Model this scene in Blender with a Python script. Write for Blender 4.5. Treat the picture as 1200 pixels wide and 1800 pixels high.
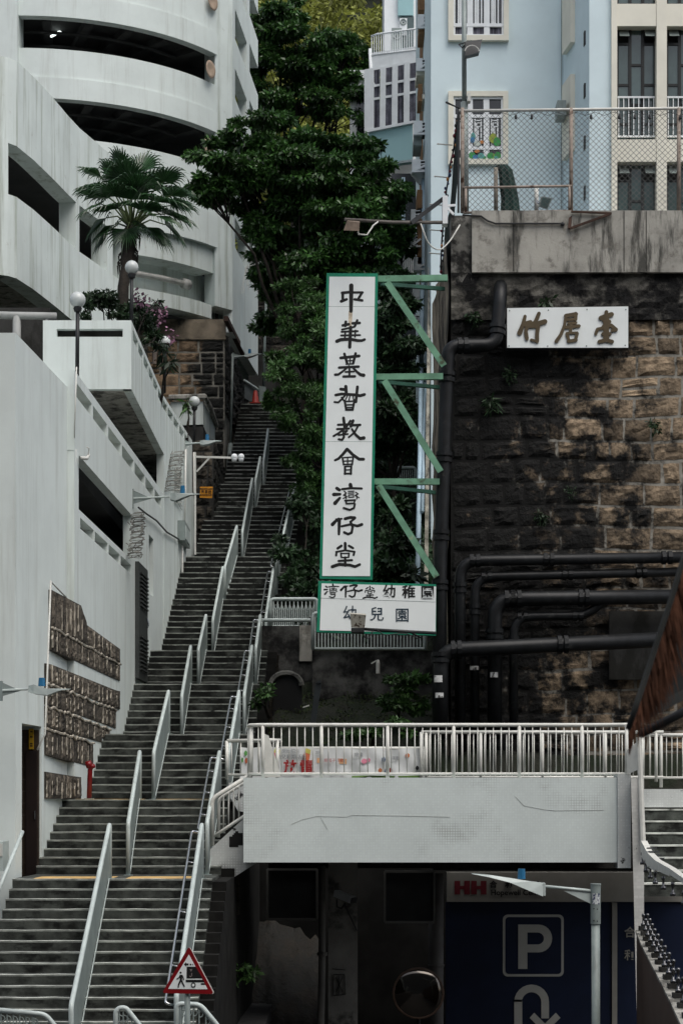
import bpy, math, random
import numpy as np
from mathutils import Vector, Matrix
for _o in list(bpy.data.objects): bpy.data.objects.remove(_o)
S = bpy.context.scene
COL = S.collection
random.seed(7); RNG = np.random.default_rng(11)
R = math.radians
# ------------------------------------------------------------------ camera, sky, sun, exposure
FPX, YH, E = 3470.0, 1410.0, 4.2       # focal length in photo pixels, horizon row, eye height above the street
cam = bpy.data.cameras.new('camera'); camo = bpy.data.objects.new('camera', cam); COL.objects.link(camo)
camo.location = (0, 0, E); camo.rotation_euler = (R(90), 0, 0)
cam.sensor_fit = 'AUTO'; cam.sensor_width = 36.0; cam.lens = FPX/1800*36
cam.shift_y = (YH-900)/1800; cam.clip_start = .1; cam.clip_end = 2000
cam.dof.use_dof = True; cam.dof.focus_distance = 44; cam.dof.aperture_fstop = 5.6
S.camera = camo
wd = bpy.data.worlds.new('World'); S.world = wd; wd.use_nodes = True
nt = wd.node_tree; nt.nodes.clear()
sky = nt.nodes.new('ShaderNodeTexSky'); sky.sky_type = 'NISHITA'; sky.sun_disc = False
SUN_EL, SUN_ROT = R(60), R(146)
sky.sun_elevation = SUN_EL; sky.sun_rotation = SUN_ROT; sky.dust_density = 4; sky.ozone_density = 1
hs = nt.nodes.new('ShaderNodeHueSaturation'); hs.inputs['Saturation'].default_value = .5
bg = nt.nodes.new('ShaderNodeBackground'); bg.inputs['Strength'].default_value = .12
wo = nt.nodes.new('ShaderNodeOutputWorld')
nt.links.new(sky.outputs[0], hs.inputs['Color']); nt.links.new(hs.outputs[0], bg.inputs[0]); nt.links.new(bg.outputs[0], wo.inputs[0])
sl = bpy.data.lights.new('sun', 'SUN'); sl.energy = .8; sl.angle = R(50); sl.color = (1, .97, .92)
so = bpy.data.objects.new('sun', sl); COL.objects.link(so)
_d = Vector((math.sin(SUN_ROT)*math.cos(SUN_EL), math.cos(SUN_ROT)*math.cos(SUN_EL), math.sin(SUN_EL)))
so.rotation_euler = _d.to_track_quat('Z', 'Y').to_euler(); so.location = (0, -20, 60)
S.view_settings.view_transform = 'Standard'; S.view_settings.look = 'None'
S.view_settings.exposure = .64; S.view_settings.gamma = 1; S.view_settings.use_curve_mapping = False

# ------------------------------------------------------------------ helpers
def X(x, d): return (x-600)/FPX*d
def Z(y, d): return E+(YH-y)/FPX*d
def W(x, y, d): return Vector((X(x, d), d, Z(y, d)))
def lerp_tab(tab, d):
    if d <= tab[0][0]: return tab[0][1]
    for (a, va), (b, vb) in zip(tab, tab[1:]):
        if d <= b: return va+(vb-va)*(d-a)/(b-a)
    return tab[-1][1]
def base(o):
    v = Vector((0, 0, 0))
    while o is not None: v += o.location; o = o.parent
    return v
def tag(o, label=None, cat=None, group=None, kind=None):
    if label: o['label'] = label
    if cat: o['category'] = cat
    if group: o['group'] = group
    if kind: o['kind'] = kind
    return o
def thing(name, loc, label, cat, group=None):
    o = bpy.data.objects.new(name, None); COL.objects.link(o); o.location = loc; o.empty_display_size = .2
    return tag(o, label, cat, group)
def link(name, me, parent=None, loc=(0, 0, 0), rot=None, scale=None):
    """object from (shared) mesh data; loc in world space, parents are never rotated"""
    o = bpy.data.objects.new(name, me); COL.objects.link(o)
    o.parent = parent; o.location = Vector(loc)-(base(parent) if parent else Vector((0, 0, 0)))
    if rot is not None: o.rotation_euler = rot
    if scale is not None: o.scale = scale
    return o
class MB:
    def __init__(s): s.v = []; s.f = []
    def add(s, vs, fs):
        n = len(s.v); s.v += [Vector(v) for v in vs]; s.f += [tuple(i+n for i in f) for f in fs]; return s
    def quad(s, a, b, c, d): return s.add([a, b, c, d], [(0, 1, 2, 3)])
    def hexa(s, p): return s.add(p, [(0, 3, 2, 1), (4, 5, 6, 7), (0, 1, 5, 4), (1, 2, 6, 5), (2, 3, 7, 6), (3, 0, 4, 7)])
    def box(s, x0, x1, y0, y1, z0, z1):
        return s.hexa([(x0, y0, z0), (x1, y0, z0), (x1, y1, z0), (x0, y1, z0), (x0, y0, z1), (x1, y0, z1), (x1, y1, z1), (x0, y1, z1)])
    def prism(s, poly, off):
        off = Vector(off); n = len(poly); p = [Vector(q) for q in poly]
        return s.add(p+[q+off for q in p], [tuple(range(n)), tuple(range(2*n-1, n-1, -1))]+[(i, i+n, (i+1) % n+n, (i+1) % n) for i in range(n)])
    def bar(s, a, b, w, h, up=(0, 0, 1)):
        a = Vector(a); b = Vector(b); t = (b-a).normalized(); u = Vector(up)
        if abs(t.dot(u)) > .98: u = Vector((0, 1, 0))
        r = t.cross(u).normalized(); u = r.cross(t).normalized(); r *= w/2; u *= h/2
        return s.hexa([a-r-u, a+r-u, b+r-u, b-r-u, a-r+u, a+r+u, b+r+u, b-r+u])
    def tube(s, pts, r, n=8, caps=True):
        pts = [Vector(p) for p in pts]; rs = r if isinstance(r, (list, tuple)) else [r]*len(pts)
        rings = []; prev = None
        for i, p in enumerate(pts):
            t = (pts[min(i+1, len(pts)-1)]-pts[max(i-1, 0)]).normalized()
            if prev is None:
                u = Vector((0, 0, 1)) if abs(t.z) < .9 else Vector((1, 0, 0))
                u = (u-t*u.dot(t)).normalized()
            else: u = (prev-t*prev.dot(t)).normalized()
            prev = u; w = t.cross(u)
            rings.append([p+(u*math.cos(2*math.pi*k/n)+w*math.sin(2*math.pi*k/n))*rs[i] for k in range(n)])
        vs = [q for rg in rings for q in rg]
        fs = [(i*n+k, i*n+(k+1) % n, (i+1)*n+(k+1) % n, (i+1)*n+k) for i in range(len(pts)-1) for k in range(n)]
        if caps: fs += [tuple(range(n-1, -1, -1)), tuple((len(pts)-1)*n+k for k in range(n))]
        return s.add(vs, fs)
    def lathe(s, c, prof, n=16):
        c = Vector(c); vs = []; m = len(prof)
        for k in range(n):
            a = 2*math.pi*k/n
            for (r, z) in prof: vs.append(c+Vector((r*math.cos(a), r*math.sin(a), z)))
        return s.add(vs, [(k*m+i, ((k+1) % n)*m+i, ((k+1) % n)*m+i+1, k*m+i+1) for k in range(n) for i in range(m-1)])
    def ball(s, c, r, n=12, m=8, sz=1):
        return s.lathe(c, [(r*math.sin(math.pi*i/m), -r*sz*math.cos(math.pi*i/m)) for i in range(m+1)], n)
    def mesh(s, name, mat, org=(0, 0, 0), smooth=False):
        me = bpy.data.meshes.new(name); o = Vector(org)
        me.from_pydata([v-o for v in s.v], [], s.f); me.materials.append(mat)
        if smooth: me.polygons.foreach_set('use_smooth', [True]*len(me.polygons))
        me.update(); return me
    def build(s, name, mat, parent=None, smooth=False):
        if parent is None:
            lo = [min(v[i] for v in s.v) for i in range(3)]; hi = [max(v[i] for v in s.v) for i in range(3)]
            org = Vector(((lo[0]+hi[0])/2, (lo[1]+hi[1])/2, lo[2]))
        else: org = base(parent)
        o = link(name, s.mesh(name, mat, org, smooth), parent, org)
        return o
def arc(c, r, a0, a1, n, plane='xz'):
    out = []
    for i in range(n+1):
        a = a0+(a1-a0)*i/n
        p = (math.cos(a)*r, math.sin(a)*r)
        out.append(Vector(c)+(Vector((p[0], 0, p[1])) if plane == 'xz' else Vector((p[0], p[1], 0))))
    return out
def rounded(pts, r, n=5):
    """polyline with rounded corners"""
    pts = [Vector(p) for p in pts]; out = [pts[0]]
    for a, b, c in zip(pts, pts[1:], pts[2:]):
        u = (a-b); w = (c-b); k = min(r, u.length*.49, w.length*.49); p = b+u.normalized()*k; q = b+w.normalized()*k
        for i in range(n+1):
            t = i/n; out.append(p*(1-t)**2+b*2*t*(1-t)+q*t*t)
    return out+[pts[-1]]
def gridwall(mb, P, ss, zs, holes, t):
    """sheet of thickness t along plan path P(s) -> ((x, y), (nx, ny)); holes (s0, s1, z0, z1) are cut with reveals"""
    ss = sorted(set([round(v, 4) for v in ss]+[round(h[k], 4) for h in holes for k in (0, 1)]))
    zs = sorted(set([round(v, 4) for v in zs]+[round(h[k], 4) for h in holes for k in (2, 3)]))
    def solid(i, j):
        if not (0 <= i < len(ss)-1 and 0 <= j < len(zs)-1): return False
        s = (ss[i]+ss[i+1])/2; z = (zs[j]+zs[j+1])/2
        return not any(h[0] < s < h[1] and h[2] < z < h[3] for h in holes)
    n0 = len(mb.v); nz = len(zs)
    for s in ss:
        (x, y), (nx, ny) = P(s)
        for z in zs: mb.v.append(Vector((x, y, z))); mb.v.append(Vector((x-nx*t, y-ny*t, z)))
    I = lambda i, j, k: n0+(i*nz+j)*2+k
    for i in range(len(ss)-1):
        for j in range(len(zs)-1):
            if not solid(i, j): continue
            mb.f.append((I(i, j, 0), I(i+1, j, 0), I(i+1, j+1, 0), I(i, j+1, 0)))
            mb.f.append((I(i, j, 1), I(i, j+1, 1), I(i+1, j+1, 1), I(i+1, j, 1)))
            if not solid(i-1, j): mb.f.append((I(i, j, 0), I(i, j+1, 0), I(i, j+1, 1), I(i, j, 1)))
            if not solid(i+1, j): mb.f.append((I(i+1, j, 0), I(i+1, j, 1), I(i+1, j+1, 1), I(i+1, j+1, 0)))
            if not solid(i, j-1): mb.f.append((I(i, j, 0), I(i, j, 1), I(i+1, j, 1), I(i+1, j, 0)))
            if not solid(i, j+1): mb.f.append((I(i, j+1, 0), I(i+1, j+1, 0), I(i+1, j+1, 1), I(i, j+1, 1)))
    return mb
# ------------------------------------------------------------------ materials
def NN(nt, t, **k):
    n = nt.nodes.new(t)
    for a, b in k.items(): setattr(n, a, b)
    return n
def mix(nt, fac, a, b, mode='MIX'):
    m = NN(nt, 'ShaderNodeMix', data_type='RGBA', blend_type=mode)
    for s, v in ((0, fac), (6, a), (7, b)):
        if isinstance(v, (int, float)): m.inputs[s].default_value = v
        elif isinstance(v, tuple): m.inputs[s].default_value = (*v, 1) if len(v) == 3 else v
        else: nt.links.new(v, m.inputs[s])
    return m.outputs[2]
def noise(nt, co, scale, detail=5, stretch=None, rough=.6):
    if stretch:
        mp = NN(nt, 'ShaderNodeMapping'); mp.inputs['Scale'].default_value = stretch; nt.links.new(co, mp.inputs[0]); co = mp.outputs[0]
    n = NN(nt, 'ShaderNodeTexNoise'); n.inputs['Scale'].default_value = scale; n.inputs['Detail'].default_value = detail
    n.inputs['Roughness'].default_value = rough
    nt.links.new(co, n.inputs['Vector']); return n.outputs[0]
def ramp(nt, v, a, b, lo=0., hi=1.):
    m = NN(nt, 'ShaderNodeMapRange', interpolation_type='SMOOTHSTEP')
    for i, q in enumerate((a, b, lo, hi)): m.inputs[i+1].default_value = q
    nt.links.new(v, m.inputs[0]); return m.outputs[0]
MATS = {}
def mat(name, col, rough=.8, var=.12, scale=1.5, dirt=None, dthr=(.5, .7), dscale=1.2, streak=None, dmax=1., dirt2=None, d2=(.55, .7, 4),
        bump=0, bscale=25, objrand=0, island=0, metal=0, spec=.35, brick=None, trans=0, emit=0, grad=None, leaf=0, bdist=.02):
    if name in MATS: return MATS[name]
    m = bpy.data.materials.new(name); m.use_nodes = True; nt = m.node_tree; bs = nt.nodes['Principled BSDF']
    geo = NN(nt, 'ShaderNodeNewGeometry'); co = geo.outputs['Position']
    c = mix(nt, ramp(nt, noise(nt, co, scale), .3, .7), tuple(v*(1-var) for v in col), tuple(min(1, v*(1+var)) for v in col))
    if brick:   # (width, height, mortar, mortar colour, colour spread)
        cxyz = NN(nt, 'ShaderNodeSeparateXYZ'); nt.links.new(co, cxyz.inputs[0])
        ad = NN(nt, 'ShaderNodeMath', operation='ADD'); nt.links.new(cxyz.outputs[0], ad.inputs[0]); nt.links.new(cxyz.outputs[1], ad.inputs[1])
        cb = NN(nt, 'ShaderNodeCombineXYZ'); nt.links.new(ad.outputs[0], cb.inputs[0]); nt.links.new(cxyz.outputs[2], cb.inputs[1])
        b = NN(nt, 'ShaderNodeTexBrick'); b.offset = brick[5] if len(brick) > 5 else 0
        b.inputs['Scale'].default_value = 1; b.inputs['Brick Width'].default_value = brick[0]; b.inputs['Row Height'].default_value = brick[1]
        b.inputs['Mortar Size'].default_value = brick[2]; b.inputs['Mortar Smooth'].default_value = .2; b.inputs['Bias'].default_value = 0
        nt.links.new(cb.outputs[0], b.inputs['Vector'])
        b.inputs['Color1'].default_value = (1, 1, 1, 1); b.inputs['Color2'].default_value = (brick[4],)*3+(1,); b.inputs['Mortar'].default_value = (1, 1, 1, 1)
        c = mix(nt, 1., c, b.outputs['Color'], 'MULTIPLY')
        wear = ramp(nt, noise(nt, co, .9, 4), .50, .74, .14, .95)
        mu = NN(nt, 'ShaderNodeMath', operation='MULTIPLY'); nt.links.new(b.outputs['Fac'], mu.inputs[0]); nt.links.new(wear, mu.inputs[1])
        c = mix(nt, mu.outputs[0], c, brick[3])
    if objrand or island:
        src = NN(nt, 'ShaderNodeObjectInfo').outputs['Random'] if objrand else geo.outputs['Random Per Island']
        k = objrand or island
        c = mix(nt, 1., c, mix(nt, src, (1-k, 1-k, 1-k), (1+k, 1+k*.95, 1+k*.85)), 'MULTIPLY')
    if dirt:
        f = ramp(nt, noise(nt, co, dscale, 7, streak, .68), dthr[0], dthr[1], 0, dmax)
        if grad:    # grime on walls, painted shade on stairs, growing towards one end: (axis, from, to)
            xyz = NN(nt, 'ShaderNodeSeparateXYZ'); nt.links.new(co, xyz.inputs[0])
            g = ramp(nt, xyz.outputs[grad[0]], grad[1], grad[2], grad[3], grad[4])
            n2 = NN(nt, 'ShaderNodeMath', operation='ADD'); nt.links.new(noise(nt, co, dscale, 7, streak, .68), n2.inputs[0]); nt.links.new(g, n2.inputs[1])
            f = ramp(nt, n2.outputs[0], dthr[0], dthr[1], 0, dmax)
        c = mix(nt, f, c, dirt)
    if dirt2: c = mix(nt, ramp(nt, noise(nt, co, d2[2], 6, None, .7), d2[0], d2[1]), c, dirt2)
    nt.links.new(c, bs.inputs['Base Color'])
    bs.inputs['Roughness'].default_value = rough; bs.inputs['Metallic'].default_value = metal; bs.inputs['Specular IOR Level'].default_value = spec
    if bump:
        bp = NN(nt, 'ShaderNodeBump'); bp.inputs['Strength'].default_value = bump; bp.inputs['Distance'].default_value = bdist
        nt.links.new(noise(nt, co, bscale, 6), bp.inputs['Height']); nt.links.new(bp.outputs[0], bs.inputs['Normal'])
    if leaf:
        out = nt.nodes['Material Output']; tr = NN(nt, 'ShaderNodeBsdfTranslucent'); nt.links.new(c, tr.inputs[0])
        ms = NN(nt, 'ShaderNodeMixShader'); ms.inputs[0].default_value = leaf
        nt.links.new(bs.outputs[0], ms.inputs[1]); nt.links.new(tr.outputs[0], ms.inputs[2]); nt.links.new(ms.outputs[0], out.inputs[0])
    if emit:
        bs.inputs['Emission Color'].default_value = (*col, 1); bs.inputs['Emission Strength'].default_value = emit
    MATS[name] = m; return m
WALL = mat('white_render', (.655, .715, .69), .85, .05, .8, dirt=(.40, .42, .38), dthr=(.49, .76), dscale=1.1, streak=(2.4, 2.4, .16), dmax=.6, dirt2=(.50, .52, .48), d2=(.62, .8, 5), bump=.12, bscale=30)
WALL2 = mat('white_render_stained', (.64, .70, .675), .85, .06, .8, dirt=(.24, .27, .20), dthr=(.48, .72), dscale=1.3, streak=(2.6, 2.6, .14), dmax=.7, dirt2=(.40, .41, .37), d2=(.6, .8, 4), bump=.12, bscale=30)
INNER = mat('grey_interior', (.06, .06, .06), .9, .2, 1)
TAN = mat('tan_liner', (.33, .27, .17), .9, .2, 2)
CONC = mat('stained_concrete', (.33, .32, .285), .9, .2, 1.2, dirt=(.03, .03, .026), dthr=(.47, .62), dscale=1.3, streak=(2.2, 2.2, .35), dmax=.9, dirt2=(.16, .15, .13), d2=(.5, .7, 3), bump=.3, bscale=20)
CONCD = mat('dark_concrete', (.032, .032, .030), .9, .3, 1.5, dirt=(.012, .012, .01), dthr=(.44, .6), dscale=1.2, streak=(1.5, 1.5, .6), bump=.4, bscale=14)
STEP = mat('stair_concrete', (.056, .062, .055), .92, .5, 3.5, dirt=(.005, .006, .005), dthr=(.44, .63), dscale=2.1, streak=(1.0, 1.0, 1.6), grad=(1, 34, 62, -.01, .13), dirt2=(.11, .11, .10), d2=(.64, .78, 6), bump=.4, bscale=45)  # dirt colour grows up the stairs: painted shade of trees and tower
NOSE = mat('worn_nosing', (.53, .55, .505), .85, .35, 4, dirt=(.035, .036, .033), dthr=(.58, .76), dscale=2.2, bump=.2, bscale=60, grad=(1, 34, 62, -.02, .12))  # worn edge, with the steps' painted shade growing with distance
TACT = mat('yellow_tactile', (.55, .36, .14), .8, .25, 5, dirt=(.2, .17, .12), dthr=(.55, .75), dscale=3)
STONE = mat('granite_block', (.185, .142, .098), .9, .5, 3.5, objrand=.6, dirt=(.0055, .0055, .005), dthr=(.45, .64), dscale=1.7, dirt2=(.16, .16, .145), d2=(.66, .76, 1.9), grad=(0, 2.6, 8.2, .245, -.02), bump=1., bscale=9, bdist=.06)
MORTAR = mat('lime_mortar', (.27, .255, .22), .95, .3, 3, dirt=(.006, .006, .0055), dthr=(.46, .62), dscale=1.7, grad=(0, 2.6, 8.2, .22, -.02), bump=.6, bscale=12)
STONEL = mat('ashlar_block', (.235, .165, .105), .9, .35, 3, objrand=.45, dirt=(.014, .014, .012), dthr=(.48, .62), dscale=.6, grad=(0, -6.2, -4.3, -.16, .24), bump=.8, bscale=9, bdist=.05)
MORTL = mat('pale_pointing', (.24, .225, .19), .95, .3, 4, dirt=(.03, .03, .026), dthr=(.5, .65), dscale=.7, bump=.4, bscale=15)
RUBBLE = mat('rubble_strip', (.120, .103, .082), .95, .5, 5, objrand=.4, dirt=(.022, .020, .017), dthr=(.46, .62), dscale=4, streak=(2, 2, .35), bump=1., bscale=16, bdist=.05)
RUBD = mat('rubble_bed', (.05, .044, .036), .95, .4, 5)
RUBM = mat('rubble_pointing', (.38, .345, .285), .95, .3, 5, bump=.4)
TILE = mat('white_mosaic', (.665, .73, .71), .45, .05, 1, brick=(.047, .047, .006, (.30, .31, .30), .93), dirt=(.42, .42, .37), dthr=(.6, .85), dscale=.9, dmax=.6, spec=.5)
TILED = mat('grubby_mosaic', (.62, .645, .63), .5, .08, 1, brick=(.05, .05, .012, (.03, .03, .03), .85), dirt=(.012, .012, .012), dthr=(.62, .66), dscale=1.7, spec=.5)
RAIL = mat('cream_rail_paint', (.66, .66, .61), .4, .08, 6, dirt=(.25, .2, .14), dthr=(.66, .76), dscale=6, spec=.5)
GALV = mat('grey_green_paint', (.22, .26, .25), .45, .14, 3, dirt=(.12, .13, .125), dthr=(.55, .75), dscale=2, streak=(2, 2, .5), dmax=.7, spec=.4)
GALVL = mat('grey_rail_paint', (.47, .53, .51), .4, .1, 3, dirt=(.2, .22, .21), dthr=(.62, .8), dscale=4, spec=.5)
STEEL = mat('stainless_tube', (.6, .61, .62), .25, .05, 3, metal=1)
PIPE = mat('black_iron_pipe', (.007, .008, .009), .46, .4, 5, spec=.28, dirt=(.06, .06, .055), dthr=(.60, .76), dscale=3.5, bump=.15, bscale=30)
DARKM = mat('dark_metal', (.02, .021, .022), .5, .3, 3)
BLACK = mat('sign_black', (.006, .006, .006), .6, .05, 3)
SIGNW = mat('sign_white', (.77, .81, .80), .55, .03, 1.5, dirt=(.5, .5, .47), dthr=(.58, .8), dscale=.8, streak=(1, 1, .4), dmax=.5, spec=.4)
SIGNG = mat('sign_green', (.010, .205, .118), .5, .12, 3)
BRKT = mat('pale_green_steel', (.135, .29, .19), .6, .25, 2.5, dirt=(.05, .055, .03), dthr=(.56, .68), dscale=2.6, dirt2=(.33, .36, .22), d2=(.6, .75, 2.2))
BROWN = mat('bronze_letter', (.085, .062, .032), .5, .15, 3)
BARK = mat('dark_bark', (.022, .018, .014), .95, .4, 6, bump=.8, bscale=20)
ROOT = mat('root_covered_wall', (.20, .165, .125), .95, .5, 1.5, dirt=(.015, .012, .01), dthr=(.5, .58), dscale=1.2, streak=(4, 4, .25), bump=1, bscale=9)
BLUE = mat('pale_blue_render', (.62, .735, .765), .85, .05, .6, dirt=(.55, .65, .68), dthr=(.5, .85), dscale=.5, streak=(1, 1, .5), dmax=.6, bump=.05)
TURQ = mat('turquoise_render', (.30, .48, .50), .85, .05, .6)
CREAM = mat('cream_render', (.72, .70, .60), .85, .06, .8, dirt=(.45, .42, .35), dthr=(.6, .85), dscale=1, dmax=.6)
WFR = mat('white_frame', (.74, .77, .78), .5, .05, 3)
BRNP = mat('brown_soffit', (.22, .125, .06), .8, .2, 2)
GLASS = mat('dull_glass', (.055, .085, .083), .12, .25, .7, spec=.6)
GLASSD = mat('dark_glass', (.012, .014, .016), .12, .3, 1, spec=.6)
CURT = mat('grey_curtain', (.13, .13, .16), .9, .4, 3, dirt=(.03, .03, .04), dthr=(.45, .6), dscale=3, streak=(5, 5, .1))
GBLACK = mat('black_window_bar', (.01, .012, .012), .5, .1, 3)
WIRE = mat('wire_grey', (.10, .105, .10), .5, .3, 5, metal=.3)
RUST = mat('rusty_tube', (.30, .25, .21), .7, .35, 4, dirt=(.07, .035, .02), dthr=(.5, .64), dscale=4)
PALE = mat('pale_stick', (.60, .60, .56), .6, .1, 4)
RED = mat('red_enamel', (.19, .004, .007), .35, .1, 3, spec=.5)
REDC = mat('red_plastic', (.30, .022, .012), .5, .1, 3)
ORNG = mat('orange_board', (.58, .235, .012), .5, .12, 4)
GLOBE = mat('opal_globe', (.50, .53, .52), .25, .04, 4, spec=.5)
BLUEC = mat('blue_photocell', (.02, .13, .26), .4, .1, 3)
NAVY = mat('navy_board', (.006, .012, .035), .45, .15, 2)
BEIGE = mat('beige_panel', (.27, .26, .23), .6, .1, 2)
REDL = mat('dull_red', (.15, .012, .02), .6, .1, 2)
ASPH = mat('asphalt', (.035, .035, .035), .9, .25, 3, bump=.2)
SOIL = mat('mossy_soil', (.014, .015, .010), .95, .4, 1.5, dirt=(.008, .014, .005), dthr=(.42, .58), dscale=.8, bump=1., bscale=6, bdist=.08)
ROCK = mat('wet_rock', (.020, .016, .011), .8, .4, 1.4, dirt=(.012, .012, .01), dthr=(.45, .6), dscale=.9, bump=1., bscale=5, bdist=.08)
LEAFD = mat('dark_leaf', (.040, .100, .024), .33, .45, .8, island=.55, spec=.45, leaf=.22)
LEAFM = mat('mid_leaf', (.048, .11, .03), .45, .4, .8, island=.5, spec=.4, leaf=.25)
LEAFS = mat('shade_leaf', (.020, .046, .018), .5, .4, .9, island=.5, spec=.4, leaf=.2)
LEAFH = mat('hill_leaf', (.21, .235, .055), .6, .45, .25, island=.5, spec=.3, leaf=.3)
LEAFP = mat('palm_leaf', (.027, .072, .026), .33, .3, 2, island=.35, spec=.5, leaf=.15)
PETAL = mat('pink_petal', (.26, .13, .20), .6, .3, 4, island=.3)
FRINGE = mat('frayed_straw', (.17, .075, .045), .9, .4, 6, island=.4)
CANOPY = mat('grey_canopy_edge', (.045, .048, .045), .9, .3, 4)
# ------------------------------------------------------------------ street
o = MB().box(-80, -1.45, 20, 45.5, -2.2, 0).build('pavement', ASPH); tag(o, kind='structure')
o = MB().box(-90, 90, -60, 45.5, -2.6, -2.2).build('street', ASPH); tag(o, kind='structure')
# unseen concrete block of flats, added behind the camera to shade the scene
m = MB(); gridwall(m, lambda s: ((s, -15.), (0., 1.)), [-60, 60], [-2.2, 46], [(-58+k*4.2, -58+k*4.2+2, 2+j*3.1, 3.6+j*3.1) for k in range(28) for j in range(14)], .5); m.box(-60, 60, -30, -16, -2.2, 46)
o = m.build('added_shade_block', mat('shade_block_concrete', (.16, .16, .15), .9, .1, 1)); tag(o, kind='structure')
# ------------------------------------------------------------------ the long stone staircase
FL = [(34., Z(1545, 34)), (38.5, Z(1405, 38.5)), (43., Z(1290, 43)), (48.2, Z(1202, 48.2)), (51.6, Z(1143, 51.6)), (56.5, Z(1053, 56.5)),
      (58.9, Z(978, 58.9)), (63.65, Z(891, 63.65)), (66., Z(851, 66)), (69.7, Z(798, 69.7)), (73.8, Z(728, 73.8)), (74.9, Z(710, 74.9))]
NST = [9, 9, 8, 6, 10, 8, 12, 6, 9, 12, 3]
XLT = [(28, -5.85), (34, -5.62), (38.5, -5.5), (43, -5.22), (51.6, -5.02), (56.5, -4.9), (58.9, -4.6), (63.65, -4.3), (66, -4.0), (70, -3.95), (75, -3.75), (80, -3.7)]
XRT = [(28, -2.25), (34, -2.22), (38.5, -2.2), (43, -2.05), (48, -2.0), (52, -1.92), (57, -1.75), (63.65, -1.3), (70, -1.0), (80, -.8)]
XCT = [(28, -4.05), (30, -4.0), (34, -3.84), (38.5, -3.74), (43, -3.63), (51.6, -3.44), (56.5, -3.38), (58.9, -3.0), (63.65, -2.77), (66, -2.65), (70, -2.5), (80, -2.5)]
noses = []                                   # (d, z, landing?)
n0, r0 = 21, .158
for j in range(n0, 0, -1):
    noses.append((FL[0][0]-j*.28, FL[0][1]-j*r0, False))
LAND = [(FL[0][0]-n0*.28-1, FL[0][0]-n0*.28, 0)]
noses.append((*FL[0], True))
for k, n in enumerate(NST):
    (d0, z0), (d1, z1) = FL[k], FL[k+1]; t = min(.28, (d1-d0)/(n+.25)); r = (z1-z0)/n
    for j in range(1, n+1): noses.append((d1-(n-j)*t, z0+j*r, j == n))
def stair_z(d):
    z = 0
    for (nd, nz, _) in noses:
        if d >= nd: z = max(z, nz)
    return z
st = thing('stone_stairs', (-3.9, 34, 0), None, None); st['kind'] = 'structure'
for i, (d, z, ld) in enumerate(noses):
    d1 = noses[i+1][0] if i+1 < len(noses) else d+8
    zb = max(0.0, (noses[i-1][1] if i else z-.16)-.06); m = MB(); nm = MB(); ns = 14
    xl = lerp_tab(XLT, d)-.04; xr = lerp_tab(XRT, d); xl1 = lerp_tab(XLT, d1)-.04; xr1 = lerp_tab(XRT, d1)
    pr = []
    for k in range(ns+1):
        t = k/ns; x = xl+(xr-xl)*t; jz = random.uniform(-.006, .004); jd = random.uniform(-.012, .008)
        pr.append([Vector((x, d+.012+jd, zb)), Vector((x, d+jd, z-.028+jz)), Vector((x, d-.012+jd, z+jz)), Vector((x+(xl1-xl)*(1-t)*.1, d+.085+jd, z+jz+.001)), Vector((xl1+(xr1-xl1)*t, d1+.05, z))])
    vs = [p for c in pr for p in c]
    m.add(vs, [(k*5+q, (k+1)*5+q, (k+1)*5+q+1, k*5+q+1) for k in range(ns) for q in (0, 3)]+[(0, 1, 2, 3, 4), tuple(ns*5+q for q in (4, 3, 2, 1, 0))])
    nm.add(vs, [(k*5+q, (k+1)*5+q, (k+1)*5+q+1, k*5+q+1) for k in range(ns) for q in (1, 2)])
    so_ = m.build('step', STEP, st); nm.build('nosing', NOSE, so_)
    if ld and i < n0+11:      # tactile strip let into the two lowest landings
        tm = MB()
        for a, b in ((xl+.35, lerp_tab(XCT, d)-.12), (lerp_tab(XCT, d)+.12, xr-.3)):
            tm.box(a, b, d+.09, d+.09+(.95 if d < 36 else .4), z-.02, z+.006)
        tm.build('tactile_strip', TACT, so_)
# masonry cheek wall under the right-hand edge of the stairs
cw = thing('stair_cheek_wall', (-2.2, 40, 0), 'dark masonry cheek wall carrying the right edge of the long stairs', 'wall')
m = MB()
for i in range(len(noses)-1):
    d, z, _ = noses[i]; d1 = noses[i+1][0]; x = lerp_tab(XRT, d); x1 = lerp_tab(XRT, d1)
    m.hexa([(x+.005, d, -.2), (x+.24, d, -.2), (x1+.24, d1, -.2), (x1+.005, d1, -.2), (x+.005, d, z-.05), (x+.24, d, z-.05), (x1+.24, d1, z-.05), (x1+.005, d1, z-.05)])
m.build('core', mat('cheek_core', (.014, .014, .013), .95, .4, 2, spec=.1), cw)
for k in range(70):
    d = 37+k*.36; zt = stair_z(d)-.1; x = lerp_tab(XRT, d)+.24
    for q in range(3 if k % 2 else 4):
        z1 = zt-q*.27-(.0 if k % 2 else .08); m = MB()
        m.hexa([(x-.02, d, z1-.25), (x+random.uniform(.02, .06), d+.02, z1-.25), (x+random.uniform(.02, .06), d+.34, z1-.24), (x-.02, d+.35, z1-.25), (x-.02, d, z1), (x+random.uniform(.02, .05), d+.02, z1-.01), (x+random.uniform(.02, .05), d+.34, z1), (x-.02, d+.35, z1)])
        m.build('stone', mat('cheek_block', (.022, .020, .016), .95, .5, 4, objrand=.5, bump=.8, bscale=12, spec=.1), cw)
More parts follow.
